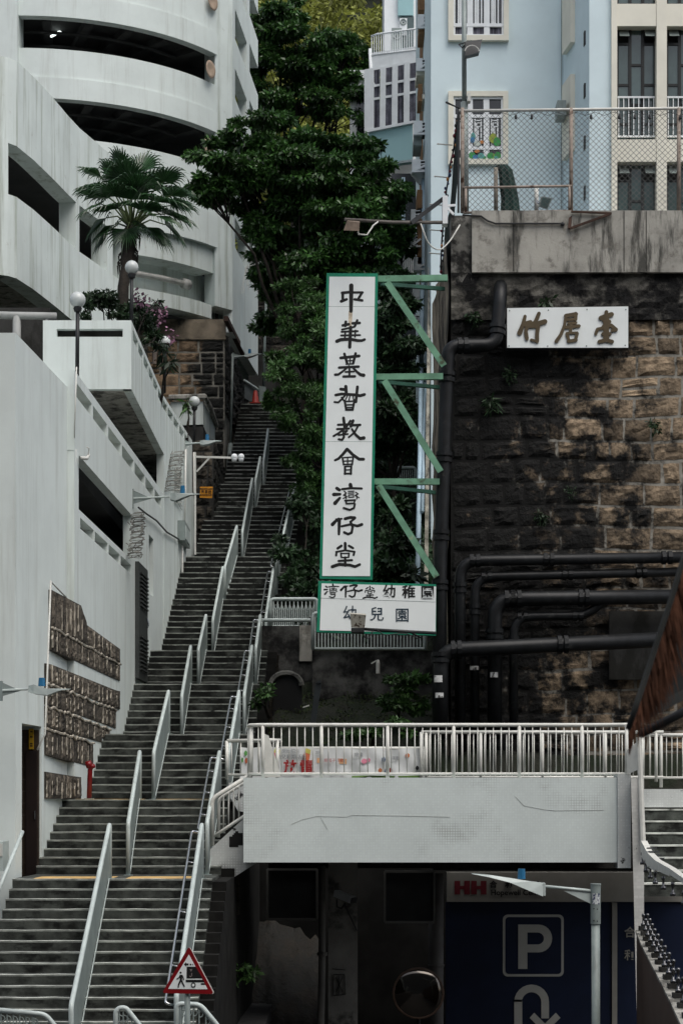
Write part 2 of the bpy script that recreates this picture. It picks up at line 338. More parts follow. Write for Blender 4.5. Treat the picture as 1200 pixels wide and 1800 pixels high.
# ------------------------------------------------------------------ sheet-panel handrails up the middle and the right edge
def panel_rail(xx, da, db, label, group, front=.95, tubeside=None, h=.95):
    xa, xb = xx; za, zb = stair_z(da+.01), stair_z(db+.01); t = thing('panel_handrail', (xa, da, za), label, 'handrail', group)
    a = Vector((xa, da, za)); b = Vector((xb, db, zb))
    fa = a+Vector((0, 0, front)); fb = b+Vector((0, 0, h))
    poly = [a+Vector((0, .03, .03)), fa+Vector((0, .03, -.03)), fb+Vector((0, -.03, -.03)), b+Vector((0, -.03, .06)), b+Vector((0, -.35, -.02))]
    m = MB(); m.prism([p+Vector((-.012, 0, 0)) for p in poly], (.024, 0, 0)); m.build('sheet', GALV, t)
    m = MB(); m.tube(rounded([a, fa, fb, b], .07, 3), .04, 8); m.build('top_tube', GALVL, t, True)
    m = MB()
    m.bar(a+Vector((.03, .1, .06)), b+Vector((.03, -.3, .0)), .012, .05); m.build('lower_edge', GALVL, t)
    for p in (a, b):
        q = MB().box(p.x-.08, p.x+.08, p.y-.06, p.y+.06, p.z-.01, p.z+.012); q.build('base_plate', GALV, t)
    if tubeside:
        m = MB(); o1 = Vector((tubeside, 0, -.12))
        m.tube(rounded([fa+Vector((0, .1, -.16)), fa+o1, fb+o1, fb+Vector((0, -.1, -.16))], .08, 3), .022, 6)
        for k in (.2, .5, .8):
            p = fa.lerp(fb, k); m.tube([p+o1, p+Vector((0, 0, -.16))], .012, 5)
        m.build('grab_tube', STEEL, t, True)
LN = [f[0] for f in FL]
CG = 'panel handrails up the middle of the stairs'; RG = 'panel handrails along the right edge of the stairs'
words = ['lowest', 'second lowest', 'third', 'fourth', 'fifth', 'sixth', 'seventh', 'eighth', 'ninth']
beg = [(29.4, 34.1), (35.6, 38.7), (40.0, 43.1), (45.3, 48.4), (49.6, 51.8), (53.2, 56.7), (56.9, 59.1), (60.4, 63.8), (64.3, 66.2), (67.3, 70.0)]
wl = ['long lowest grey panel handrail in the middle of the stairs, rising from the bottom flight', 'grey middle panel handrail starting just above the lower yellow tactile strip',
      'grey middle panel handrail starting on the upper tactile landing, beside the red standpipe', 'grey middle panel handrail level with the tall louvred steel door foot',
      'grey middle panel handrail level with the upper half of the louvred steel door', 'grey middle panel handrail beside the thin slot window of the white wall',
      'grey middle panel handrail below the orange notice board', 'grey middle panel handrail to the right of the orange notice board',
      'small grey middle panel handrail just right of the camera arm', 'highest grey middle panel handrail, half hidden by leaves']
CX_ = [(-4.02, -4.0), (-3.84, -3.95), (-3.80, -3.77), (-3.66, -3.69), (-3.59, -3.55), (-3.46, -3.40), (-3.36, -3.13), (-3.03, -2.88), (-2.8, -2.72), (-2.66, -2.60)]
for (a, b), l, c in zip(beg, wl, CX_): panel_rail(c, a, b, l, CG, .95 if a > 31 else .98)
RX = [(d, x-.16) for d, x in XRT]
begr = [(29.6, 34.1), (35.9, 38.9), (40.4, 43.2), (44.9, 48.4), (49.2, 51.9), (52.8, 56.8), (57.2, 63.6)]
wr = ['lowest grey panel handrail on the right edge of the stairs, behind the red triangle sign', 'grey right-edge panel handrail beside the sloping white railing of the footbridge stair',
      'grey right-edge panel handrail just left of the footbridge end', 'grey right-edge panel handrail beside the black arched hollow', 'grey right-edge panel handrail beside the stained retaining wall',
      'grey right-edge panel handrail beside the pointed-top railing', 'long highest grey panel handrail on the right edge, running up to the leaves']
RX_ = [(-2.47, -2.41), (-2.44, -2.40), (-2.31, -2.24), (-2.21, -2.19), (-2.13, -2.13), (-2.02, -1.95), (-1.88, -1.48)]
for (a, b), l, c in zip(begr, wr, RX_): panel_rail(c, a, b, l, RG, tubeside=-.17)
# ------------------------------------------------------------------ white car park: lower block with terrace
XW = [(33, -5.75), (34.5, -5.69), (38.99, -5.41), (39, -5.27), (54.8, -4.92), (62, -4.6)]
pod = thing('white_podium_building', (-8, 46, 0), 'white rendered car park podium with slotted parapets stepping up beside the stairs', 'building')
def pw(d): return (lerp_tab(XW, d), d), (1., -.02)
m = MB(); gridwall(m, pw, [34.5, 36, 38.99], [0, 3, Z(585, 34.5)], [(35.0, 36.62, 0, Z(1272, 35.2))], .35)
m.box(-16, lerp_tab(XW, 34.5), 34.5, 34.85, 0, Z(585, 34.5)); m.box(-16, -5.8, 34.86, 38.9, Z(585, 34.5)-.3, Z(585, 34.5)-.004)
m.build('front_block', WALL, pod)
# the doorway in the front block: tiled lining, door leaf, jamb
m = MB(); m.box(-6.6, -6.45, 34.9, 36.6, 0, 4.9); dl = m.build('doorway_back', mat('brown_tile', (.035, .024, .016), .5, .2, 2, brick=(.3, .22, .012, (.09, .08, .07), .8, .5)), pod)
m = MB(); m.box(-6.45, -5.72, 34.96, 35.0, 0, 5.0); m.box(-6.45, -5.59, 36.50, 36.60, 0, Z(1283, 36.5))
m.build('doorway_lining', MATS['brown_tile'], pod)
m = MB(); m.box(X(46, 36.5), X(66, 36.5), 36.46, 36.499, 2, Z(1320, 36.5)); dd = m.build('door', mat('dark_red_door', (.012, .007, .006), .5, .2, 2), pod)
m = MB(); m.box(X(62, 36.5), X(63.5, 36.5), 36.42, 36.459, Z(1440, 36.5), Z(1425, 36.5)); m.build('handle', STEEL, dd)
m = MB(); m.box(-5.62, -5.60+.05, 36.6, 36.78, 2.6, Z(1290, 36.6)); m.build('jamb', WALL, pod)
zp3b, zp3t, zo = Z(935, 39.6), Z(893, 39.4), Z(796, 39.3)
zp2t, zsof, ztt = Z(650, 39), Z(684, 46), Z(563, 46)
holes = [(39.55, 47.9, zp3t, zo), (51.3, 52.3, Z(1045, 51.7), Z(943, 51.7))]
sl3 = [(39.75, 41.6), (41.75, 43.7), (43.85, 45.7), (45.85, 47.7)]
sl2 = [(39.2, 41.3), (41.5, 43.6), (43.8, 45.9), (46.1, 48.2), (48.4, 50.4), (50.6, 52.4), (52.6, 54.2)]
for a, b in sl3: holes.append((a, b, zp3t-.36, zp3t-.14))
for a, b in sl2: holes.append((a, b, zp2t-.48, zp2t-.2))
m = MB(); gridwall(m, pw, [39.001, 42, 46, 50, 54.6], [0, 4, zp2t], holes, .22)
m.box(-5.86, lerp_tab(XW, 39)-.003, 38.992, 39.2, zo, zp2t-.002)
m.build('stair_wall', WALL, pod)
m = MB()
for a, b in sl2+sl3: pass
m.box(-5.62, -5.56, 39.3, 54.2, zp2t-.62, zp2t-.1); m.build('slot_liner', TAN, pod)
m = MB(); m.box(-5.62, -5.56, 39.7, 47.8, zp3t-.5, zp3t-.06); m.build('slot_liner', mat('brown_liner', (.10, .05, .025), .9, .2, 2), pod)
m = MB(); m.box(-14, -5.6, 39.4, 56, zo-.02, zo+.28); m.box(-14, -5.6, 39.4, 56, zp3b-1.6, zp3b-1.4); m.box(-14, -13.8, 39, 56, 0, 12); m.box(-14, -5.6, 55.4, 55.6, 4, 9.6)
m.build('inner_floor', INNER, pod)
def pt(d): return (lerp_tab([(46, -4.89), (54.6, -4.905), (62, -4.6)], d), d), (1., -.018)
tsl = []
d = 46.35
while d < 60.6: tsl.append((d, d+1.15, ztt-.36, ztt-.13)); d += 1.3
m = MB(); gridwall(m, pt, [46, 50, 54.602, 57.9, 61.3], [zsof, ztt], tsl, .2)
gridwall(m, pt, [54.602, 58, 62], [0, 5, zsof-.002], [], .2)
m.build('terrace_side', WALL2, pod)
m = MB(); gridwall(m, lambda s: ((s, 46.), (0., -1.)), [X(76, 46), -4.895], [zsof, ztt], [(X(100, 46), X(216, 46), Z(592, 46), Z(578, 46))], .2)
m.build('terrace_front', WALL, pod)
m = MB(); m.box(-12, -5.09, 46.2, 61.2, zsof, zsof+.25); m.box(-12, -5.1, 61.2, 61.4, zsof, ztt-.01); m.build('terrace_floor', CONC, pod)
m = MB(); m.box(-9.5, -5.45, 47.5, 58, zsof+.25, ztt-.25); m.build('planter_soil', SOIL, pod)
m = MB(); m.box(-12, X(75, 46)-.01, 47.2, 47.4, zp2t-2, zsof+2.2); m.box(X(96, 46), X(212, 46), 46.22, 46.4, Z(594, 46), Z(576, 46)); m.build('back_wall', CONCD, pod)
m = MB(); m.box(-12, -5.9, 39.21, 46, zp2t-.95, zp2t-.75); m.build('ledge_floor', WALL, pod)
m = MB()
a = W(0, 556, 46.6); m.tube([W(-60, 553, 46.6), W(100, 556, 46.6)], .09, 8); m.tube([W(30, 556, 46.6), W(30, 640, 46.6)], .10, 8); m.tube([W(83, 556, 46.6), W(80, 720, 46.3)], .04, 6)
m.build('drain_pipe', mat('grey_pipe', (.30, .31, .30), .6, .1, 4), pod, True)
# thin conduits on the front block
m = MB(); m.tube([W(135, 645, 38.9), W(131, 770, 38.9)], .014, 6); m.build('conduit', PALE, pod, True)
m = MB(); m.tube([W(129, 790, 39.2)+Vector((.05, 0, 0)), W(117, 1055, 39.1)+Vector((.05, 0, 0)), W(84, 1022, 36.4)+Vector((.06, 0, 0)), W(74, 1290, 36.4)+Vector((.06, 0, 0)), W(68, 1318, 36.3)+Vector((-.02, 0, 0))], .018, 5)
m.build('conduit', PALE, pod, True)
# louvred door and slot window frame on the stair wall
t = thing('louvred_steel_door', (lerp_tab(XW, 49.5)+.03, 49.5, Z(1195, 48.8)), 'tall dark louvred steel door in the white stair wall', 'door')
x0 = lerp_tab(XW, 49.5)
z0, z1 = Z(1192, 48.4), Z(988, 48.6)
m = MB(); m.hexa([(x0-.02, 48.45, z0), (x0+.07, 48.45, z0), (x0+.1, 50.4, z0), (x0, 50.4, z0), (x0-.02, 48.45, z1), (x0+.07, 48.45, z1), (x0+.1, 50.4, z1), (x0, 50.4, z1)]); m.build('door_leaf', mat('door_grey', (.045, .05, .048), .5, .2, 3), t)
m = MB()
for zz0, zz1 in ((z0+.25, z0+1.05), (z1-1.05, z1-.25)):
    for k in range(9):
        zz = zz0+(zz1-zz0)*k/8
        m = MB(); m.bar((x0+.10, 48.7, zz), (x0+.125, 50.15, zz), .05, .035); m.build('louvre', MATS['door_grey'], t)
m = MB(); m.tube([(x0+.13, 49.9, z0+1.35), (x0+.16, 49.9, z0+1.45), (x0+.13, 49.9, z0+1.6)], .025, 6); m.build('handle', STEEL, t)
m = MB(); m.box(-5.3, -5.26, 51.2, 52.4, Z(1045, 51.7)-.1, Z(943, 51.7)+.1); m.build('slot_window_pane', GLASSD, pod)
# rubble cladding panels of narrow upright stones
rc = thing('rubble_cladding', (-5.4, 41, 3), 'brown upright rubble cladding set in the white wall at the foot of the stairs', 'wall cladding')
bands = [[(88, 1035, 1100), (150, 1068, 1131), (151, 1097, 1132), (213, 1142, 1168)], [(88, 1101, 1141), (210, 1168, 1197)],
         [(86, 1166, 1199), (208, 1215, 1247)], [(85, 1202, 1238), (206, 1250, 1281)], [(83, 1241, 1278), (196, 1284, 1310)], [(81, 1281, 1327), (160, 1306, 1347)],
         [(78, 1356, 1404), (140, 1366, 1404)]]
XCL = [(36.7, -5.53), (38.9, -5.262), (54.8, -4.895)]       # face of the cladding
def xpix(d): return 600+lerp_tab(XCL, d)*FPX/d
def bl(b, x, k): return lerp_tab([(p[0], p[k]) for p in b], x)
d = 36.85; mm = MB(); mb = MB()
while d < 47.6:
    w = random.uniform(5.5, 11)/max(.5, (xpix(d+.2)-xpix(d))/.2); xm = xpix(d+w/2)
    for b in bands:
        if not (b[0][0]-2 <= xm <= b[-1][0]+1): continue
        xa, xb = lerp_tab(XCL, d), lerp_tab(XCL, d+w); za = Z(bl(b, xpix(d), 1), d), Z(bl(b, xpix(d), 2), d); zc = Z(bl(b, xpix(d+w), 1), d+w), Z(bl(b, xpix(d+w), 2), d+w)
        lo = stair_z(d+w/2)-.1; za = za[0], max(za[1], lo); zc = zc[0], max(zc[1], lo)
        if za[0]-za[1] < .15 or zc[0]-zc[1] < .1: continue
        mb.hexa([(xa-.3, d, za[1]), (xa, d, za[1]), (xb, d+w, zc[1]), (xb-.3, d+w, zc[1]), (xa-.3, d, za[0]), (xa, d, za[0]), (xb, d+w, zc[0]), (xb-.3, d+w, zc[0])])
        P = []; nz = 7; g = .012
        for q in range(nz+1):
            for i in range(4):
                t = i/3; e = .003 if i in (0, 3) or q in (0, nz) else random.uniform(.01, .04)
                z1, z0 = za[0]+(zc[0]-za[0])*t, za[1]+(zc[1]-za[1])*t
                P.append((xa+(xb-xa)*t+e, d+g+(w-2*g)*t+random.uniform(-.03, .03)*(0 < q < nz), z0+g+(z1-z0-2*g)*q/nz+random.uniform(-.012, .012)))
        m = MB().add(P, [(q*4+i, q*4+i+1, (q+1)*4+i+1, (q+1)*4+i) for q in range(nz) for i in range(3)]); m.build('stone', RUBBLE, rc)
        if random.random() < .75:
            k0, k1 = random.uniform(0, .3), random.uniform(.6, 1); mm.tube([(xa+.02, d+random.uniform(-.04, .04), za[1]+(za[0]-za[1])*(k0+(k1-k0)*q/4)) for q in range(5)], random.uniform(.008, .02), 5)
        if b in bands[1:2]+bands[3:6]: mm.tube([(xa+.02+(xb-xa)*q/3, d+w*q/3, za[0]+(zc[0]-za[0])*q/3+random.uniform(-.035, .035)*(0 < q < 3)) for q in range(4)], .026, 5)
    d += w
mb.build('bed', RUBD, rc)
o = mm.build('pointing', RUBM, rc); o['kind'] = 'stuff'
# ------------------------------------------------------------------ lower curved ramp wall
ramp_t = thing('curved_ramp_building', (-9, 52, 11), 'white curved ramp storey with dark openings behind the palm tree', 'building')
rp = [(-13.5, 53.5), (-11, 51), (X(-30, 50.02), 50.02), (X(0, 50.05), 50.05), (X(15, 50.15), 50.15), (X(30, 50.4), 50.4), (X(60, 51.5), 51.5), (X(80, 52.4), 52.4), (X(100, 53.35), 53.35), (X(120, 54.4), 54.4), (X(140, 55.4), 55.4), (X(172, 56.7), 56.7), (X(200, 57.9), 57.9), (X(232, 59.3), 59.3)]
def ramp_P(s):
    i = min(int(s), len(rp)-2); t = s-i; a, b = rp[i], rp[i+1]; p = (a[0]+(b[0]-a[0])*t, a[1]+(b[1]-a[1])*t)
    a2, b2 = rp[max(i-1, 0)], rp[min(i+2, len(rp)-1)]; tx, ty = b2[0]-a2[0], b2[1]-a2[1]; l = math.hypot(tx, ty)
    return p, (ty/l, -tx/l)
fine = []
for i in range(len(rp)-1): fine += [i, i+.5]
fine.append(len(rp)-1.001)
zr = [Z(482, 50), Z(340, 50.1), Z(250, 50.1), Z(97, 50)]
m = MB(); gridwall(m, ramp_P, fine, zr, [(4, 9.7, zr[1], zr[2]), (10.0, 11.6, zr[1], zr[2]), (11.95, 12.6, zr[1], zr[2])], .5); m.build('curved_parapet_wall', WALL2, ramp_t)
m = MB(); m.prism([(x-.3, y+.5, zr[0]+.02) for x, y in rp]+[(-7, 66, zr[0]+.02), (-16, 66, zr[0]+.02)], (0, 0, .3)); m.build('soffit_slab', CONC, ramp_t)
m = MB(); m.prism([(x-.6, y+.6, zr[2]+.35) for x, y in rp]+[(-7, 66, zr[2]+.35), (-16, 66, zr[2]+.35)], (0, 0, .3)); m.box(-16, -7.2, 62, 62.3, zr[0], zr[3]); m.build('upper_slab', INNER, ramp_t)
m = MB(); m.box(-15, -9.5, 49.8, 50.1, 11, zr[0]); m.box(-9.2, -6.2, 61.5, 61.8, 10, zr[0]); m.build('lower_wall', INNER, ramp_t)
# ------------------------------------------------------------------ spiral car park tower
tw = thing('car_park_tower', (-9, 72, 14), 'tall white spiral car park tower with curved parapets at top left', 'building')
CX, CY, RR = -11.1, 75.8, 7.8
def ring(a): return (CX+RR*math.sin(a), CY-RR*math.cos(a)), (math.sin(a), -math.cos(a))
A1 = math.asin((CX+0-CX)/RR) if 0 else math.asin((-4.54-CX)/RR)
aa = [A1*k/26 for k in range(27)]
zt = [Z(470, 71), Z(240, 68), Z(172, 68), Z(84, 68), Z(28, 68), 33.45, 34.6, 37]
def band(z0, z1, name, extra=None):
    m = MB(); gridwall(m, ring, aa, [z0, z1], [], .3)
    if z1-z0 > 1.1: gridwall(m, lambda a: (((CX+(RR+.05)*math.sin(a)), CY-(RR+.05)*math.cos(a)), (math.sin(a), -math.cos(a))), aa, [z0, z0+(z1-z0)*.42], [], .04)
    m.build(name, WALL, tw)
band(20.1+E, zt[1], 'curved_parapet'); band(zt[2], zt[3], 'curved_parapet'); band(zt[4], 29.0+E, 'curved_parapet'); band(30.3+E, 33+E, 'curved_parapet')
for z in (zt[2], zt[4], 30.3+E):
    m = MB(); m.prism([((CX+(RR-.31)*math.sin(a)), CY-(RR-.31)*math.cos(a), z+.25) for a in aa]+[(-4.2, 79, z+.25), (-14, 79, z+.25), (-14, 69, z+.25)], (0, 0, .25)); m.build('deck', INNER, tw)
    m = MB()
    for k in range(5):
        a = .12+k*.2; p = Vector((CX+(RR-.4)*math.sin(a), CY-(RR-.4)*math.cos(a), z+.12)); q = Vector((CX+1.5*math.sin(a), CY-1.5*math.cos(a), z+.12)); m.bar(p, q, .3, .26)
    m.build('beam', INNER, tw)
    for rr_, dz in ((RR-1.3, .02), (RR-2.4, -.04)):
        m = MB(); m.tube([((CX+rr_*math.sin(a)), CY-rr_*math.cos(a), z-.06+dz) for a in (-.1, .1, .3, .5, .7, .9)], .06, 6); m.build('ceiling_pipe', INNER, tw, True)
m = MB(); m.tube([(CX+4.5*math.sin(a), CY-4.5*math.cos(a), 33) for a in (0, .01)], .01, 4)
m = MB(); gridwall(m, lambda a: ((CX+2.6*math.sin(a), CY-2.6*math.cos(a)), (math.sin(a), -math.cos(a))), [A1*k/8-.6 for k in range(15)], [14, 36], [], .2); m.build('core_wall', INNER, tw)
m = MB(); m.box(-18, CX, 67.7, 69, 14, 38); m.build('left_pier', WALL, tw)
m = MB(); m.hexa([(-4.58, 71.55, 18+E), (-3.98, 72.25, 18+E), (-4.4, 73.0, 18+E), (-5, 72.2, 18+E), (-4.58, 71.55, 38), (-3.98, 72.25, 38), (-4.4, 73.0, 38), (-5, 72.2, 38)]); m.build('corner_pier', WALL2, tw)
def side(s): return (-3.98+(s-72.25)*.0845, s), (1., -.085)
hl = []
for zb, ztp in ((23.2, 24.26), (26.0, 27.1), (28.2, 29.3), (30.4, 31.5), (20.5, 21.6)):
    hl += [(72.9, 76.2, zb+E, ztp+E), (77.0, 79.6, zb+E+.3, ztp+E+.3)]
m = MB(); gridwall(m, side, [72.26, 74, 76, 79, 79.6], [17.2+E, 20+E, 38], hl, .35); m.build('side_wall', WALL, tw)
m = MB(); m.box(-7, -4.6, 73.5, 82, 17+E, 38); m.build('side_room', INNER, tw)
# ribs and soffit hanging under the lowest parapet, above the stone wall
def ringr(r): return lambda a: ((CX+r*math.sin(a), CY-r*math.cos(a)), (math.sin(a), -math.cos(a)))
ab = [.25+(A1-.25)*k/16 for k in range(17)]
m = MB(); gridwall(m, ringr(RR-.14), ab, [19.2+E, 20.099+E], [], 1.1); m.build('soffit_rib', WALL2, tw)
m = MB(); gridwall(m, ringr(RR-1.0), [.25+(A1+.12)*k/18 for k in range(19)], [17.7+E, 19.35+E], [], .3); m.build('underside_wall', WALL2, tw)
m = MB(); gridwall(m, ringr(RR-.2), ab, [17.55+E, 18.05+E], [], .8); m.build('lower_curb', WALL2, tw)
m = MB(); m.tube([(CX+(RR-.45)*math.sin(a), CY-(RR-.45)*math.cos(a), 18.62+E) for a in (.25, .4, .55, .7, .85)], .11, 8); m.tube([(CX+(RR-.45)*math.sin(a), CY-(RR-.45)*math.cos(a), 18.62+E) for a in (.83, .87)], .19, 10); m.build('drain_pipe', mat('pale_pipe', (.36, .36, .34), .6, .2, 3), tw, True)
for k, (x, y, d_) in enumerate(((369, 122, 71.0), (365, 258, 71.0), (373, 3, 71.2))):
    t = MB(); c = W(x, y, d_); t.lathe((0, 0, 0), [(0, 0), (.2, .02), (.31, .05), (.32, .03), (.2, -.01), (0, -.03)], 18)
    me = t.mesh('traffic_mirror_back', mat('pink_mirror_back', (.40, .30, .22), .6, .1, 3), smooth=True)
    o = link('traffic_mirror', me, None, c, rot=(R(90), 0, R(62)))
    tag(o, ['tan traffic mirror dish at the right end of the upper tower opening', 'tan traffic mirror dish at the right end of the tower opening behind the tree tip', 'tan traffic mirror dish at the top edge of the photo in the tower'][k], 'traffic mirror', 'traffic mirrors in the car park tower')
t = MB(); t.bar(W(91, 64, 69.5), W(119, 47, 70.5), .09, .06); o = t.build('fluorescent_tube', mat('lit_tube', (.85, .95, .92), .5, 0, 1, emit=1.6)); tag(o, 'lit fluorescent tube on the ceiling of the upper tower opening', 'lamp')
t = MB(); t.bar(W(102, 180, 69.6), W(107, 177, 70.0), .07, .05); o = t.build('fluorescent_tube', MATS['lit_tube']); tag(o, 'tiny lit fluorescent tube end in the lower tower opening', 'lamp')
# ------------------------------------------------------------------ ashlar wall under the tower (left of the upper stairs)
def stone_face(root, mats, P, u0, u1, z0, z1, rowh, wid, proud, seed, keep=None, name='stone'):
    """courses of separate rough blocks on a wall; P(u, z, out) -> world point"""
    rg = random.Random(seed); z = z1
    while z > z0+.1:
        h = min(rowh*rg.uniform(.85, 1.15), z-z0); u = u0-rg.uniform(0, wid)
        while u < u1:
            w = wid*rg.uniform(.5, 1.55); a, b = max(u, u0), min(u+w, u1); u += w
            if b-a < .12: continue
            if keep and not keep((a+b)/2, z-h/2): continue
            if rg.random() < .08 and h > .35: parts = [(a, b, z-h*.5, z), (a, b, z-h, z-h*.5)]
            else: parts = [(a, b, z-h, z)]
            for (a_, b_, zb, zt_) in parts:
                g = .02+rg.random()*.022; n = 5; vs = []; out = proud*rg.uniform(.5, 1.2); sx, sz = rg.uniform(-.018, .018), rg.uniform(-.012, .012)
                for j in range(n+1):
                    for i in range(n+1):
                        uu, vv = i/n, j/n; edge = i in (0, n) or j in (0, n)
                        e = .004 if edge else out*rg.uniform(.5, 1.15)+sx*(uu-.5)*2+sz*(vv-.5)*2
                        q = .012 if edge else .02
                        vs.append(P(a_+g+(b_-a_-2*g)*uu+rg.uniform(-q, q), zb+g+(zt_-zb-2*g)*vv+rg.uniform(-q, q), e))
                m = MB().add(vs, [(j*(n+1)+i, j*(n+1)+i+1, (j+1)*(n+1)+i+1, (j+1)*(n+1)+i) for j in range(n) for i in range(n)])
                m.build(name, mats, root, False)
        z -= h
aw = thing('ashlar_retaining_wall', (-5.2, 71, 10), 'weathered brown ashlar retaining wall under the white tower', 'wall')
zt_ = Z(562, 71)
m = MB(); m.hexa([(-9, 71.02, 5), (-4.2, 71.02, 5), (-3.85, 82, 5), (-9, 82, 5), (-9, 71.02, zt_-.5), (-4.2, 71.02, zt_-.5), (-3.85, 82, zt_-.5), (-9, 82, zt_-.5)]); m.build('core', MORTL, aw)
m = MB(); m.box(-9, -4.16, 70.94, 71.3, zt_-.72, zt_); m.build('capping', mat('capping', (.20, .165, .12), .9, .35, 2, dirt=(.02, .02, .017), dthr=(.48, .62), dscale=.8, bump=.5), aw)
stone_face(aw, STONEL, lambda u, z, o: (u, 71.015-o, z), -7.0, -4.22, Z(830, 71), zt_-.72, .43, .62, .06, 5)
stone_face(aw, STONEL, lambda u, z, o: (-4.19+(u-71)*.032+o, u, z), 71.05, 81, 18.2, zt_-.5, .5, .8, .12, 6)
m = MB(); m.tube([W(276, 562, 70.8), W(272, 640, 70.8)], .07, 8); o = m.build('rusty_drain_pipe', RUST); tag(o, 'rusty upright drain pipe at the left edge of the ashlar wall', 'pipe')
m = MB(); m.bar(W(397, 560, 70.7), W(428, 622, 76), .16, .18); o = m.build('rusty_coping_rail', mat('rust_dark', (.05, .028, .02), .9, .4, 3)); tag(o, 'dark rusty rail running back along the top of the ashlar wall', 'rail')
# lower dark stone pier between the white wall and the ashlar wall
lp = thing('dark_stone_wall', (-4.6, 63, 8), 'dark stone wall at the stair side behind the orange board', 'wall')
zt2 = Z(772, 63)
m = MB(); m.box(-6, -4.08, 63.02, 71, 4, zt2); m.build('core', CONCD, lp)
PD = mat('dark_block', (.055, .048, .038), .9, .5, 3, objrand=.5, dirt=(.006, .006, .005), dthr=(.46, .6), dscale=1.2, bump=1, bscale=9, bdist=.05)
stone_face(lp, PD, lambda u, z, o: (u, 63.01-o, z), -5.2, -4.1, Z(980, 63), zt2, .4, .5, .07, 9)  # front blocks darker than those of the side face
stone_face(lp, STONEL, lambda u, z, o: (-4.08+o, u, z), 63.05, 70.9, 13, zt2, .42, .7, .07, 10)
# small white balcony box with a lip roof
t = thing('white_balcony', (-5, 67, 15), 'small white balcony box with a grey lip in front of the ashlar wall', 'balcony')
m = MB(); m.hexa([W(300, 748, 66.5), W(357, 746, 66.5), W(378, 800, 70.5), W(330, 800, 70.5), W(300, 706, 66.5), W(357, 706, 66.5), W(378, 746, 70.5), W(330, 746, 70.5)]); m.build('parapet', WALL2, t)
m = MB(); m.tube([W(297, 699, 66.4), W(360, 697, 66.4), W(369, 716, 68), W(380, 748, 70.6)], .10, 6); m.build('lip', CONC, t)
m = MB(); m.prism([W(300, 749, 66.55), W(357, 747, 66.55), W(377, 800, 70.4), W(330, 800, 70.4)], (0, 0, -.5)); m.build('underside', CONCD, t)
# ------------------------------------------------------------------ globe lamps on the terrace
for (x, y, yb, d, l) in ((137, 527, 642, 44.2, 'opal globe lamp on a tall black post at the lower white ledge'), (232, 470, 562, 47.2, 'opal globe lamp on a black post beside the palm trunk'),
                         (290, 602, 675, 54, 'opal globe lamp half covered by leaves in front of the ashlar wall'), (342, 706, 762, 60.5, 'small opal globe lamp beside a hanging plant at the white balcony')):
    c = W(x, y, d); r = {44.2: .18, 47.2: .165}.get(d, .17); b = W(x-1, yb, d)
    t = thing('globe_lamp', b-Vector((0, 0, .25)), l, 'lamp', 'globe lamps on the white terraces')
    m = MB(); m.tube([b-Vector((0, 0, .25)), c-Vector((0, 0, r))], .045, 8); m.build('post', DARKM, t, True)
    m = MB(); m.lathe(c, [(0, -r-.09), (.075, -r-.09), (.10, -r-.01), (.08, -r+.02)], 12); m.build('collar', DARKM, t)
    m = MB(); m.ball(c, r, 16, 10); m.build('globe', GLOBE, t, True)
# ------------------------------------------------------------------ foliage
def leaf_mesh(name, mtl, clumps, per, size, org, seed=1, out=.55, up=.5, droop=.25, shell=.45, slim=.42):
    """many small folded leaf faces spread through ellipsoid clumps; clumps: (centre, (rx, ry, rz)[, weight])"""
    rg = np.random.default_rng(seed); C = []; RAD = []
    for c in clumps:
        n = int(per*(c[2] if len(c) > 2 else 1)); C.append(np.repeat([tuple(c[0])], n, 0)); RAD.append(np.repeat([c[1]], n, 0))
    C = np.concatenate(C); RAD = np.concatenate(RAD); N = len(C)
    u = rg.normal(size=(N, 3)); u /= np.linalg.norm(u, axis=1)[:, None]
    r = rg.random(N)**shell
    p = C+RAD*u*r[:, None]
    ax = u*out+rg.normal(size=(N, 3))*.45; ax[:, 2] -= droop; ax /= np.linalg.norm(ax, axis=1)[:, None]
    nr = rg.normal(size=(N, 3))*.45; nr[:, 2] += up; nr += u*.35
    sd = np.cross(ax, nr); sd /= np.linalg.norm(sd, axis=1)[:, None]+1e-9; nr = np.cross(sd, ax)
    L = size*(.6+.8*rg.random(N))[:, None]
    V = np.stack([p, p+ax*L*.5+sd*L*slim*.5-nr*L*.06, p+ax*L-nr*L*.12, p+ax*L*.5-sd*L*slim*.5-nr*L*.06], 1).reshape(-1, 3)-np.array(org)
    me = bpy.data.meshes.new(name); me.vertices.add(4*N); me.vertices.foreach_set('co', V.astype(np.float32).ravel())
    me.loops.add(4*N); me.loops.foreach_set('vertex_index', np.arange(4*N, dtype=np.int32)); me.polygons.add(N)
    me.polygons.foreach_set('loop_start', np.arange(0, 4*N, 4, dtype=np.int32)); me.materials.append(mtl); me.update(); me.validate()
    return me
def limb(m, a, b, r0, r1, n=5, wob=.15):
    a = Vector(a); b = Vector(b); L = (b-a).length
    pts = [a.lerp(b, i/n)+Vector((random.uniform(-1, 1), random.uniform(-1, 1), random.uniform(-.4, .4)))*wob*L*.2*(0 < i < n) for i in range(n+1)]
    m.tube(pts, [r0+(r1-r0)*i/n for i in range(n+1)], 6); return pts
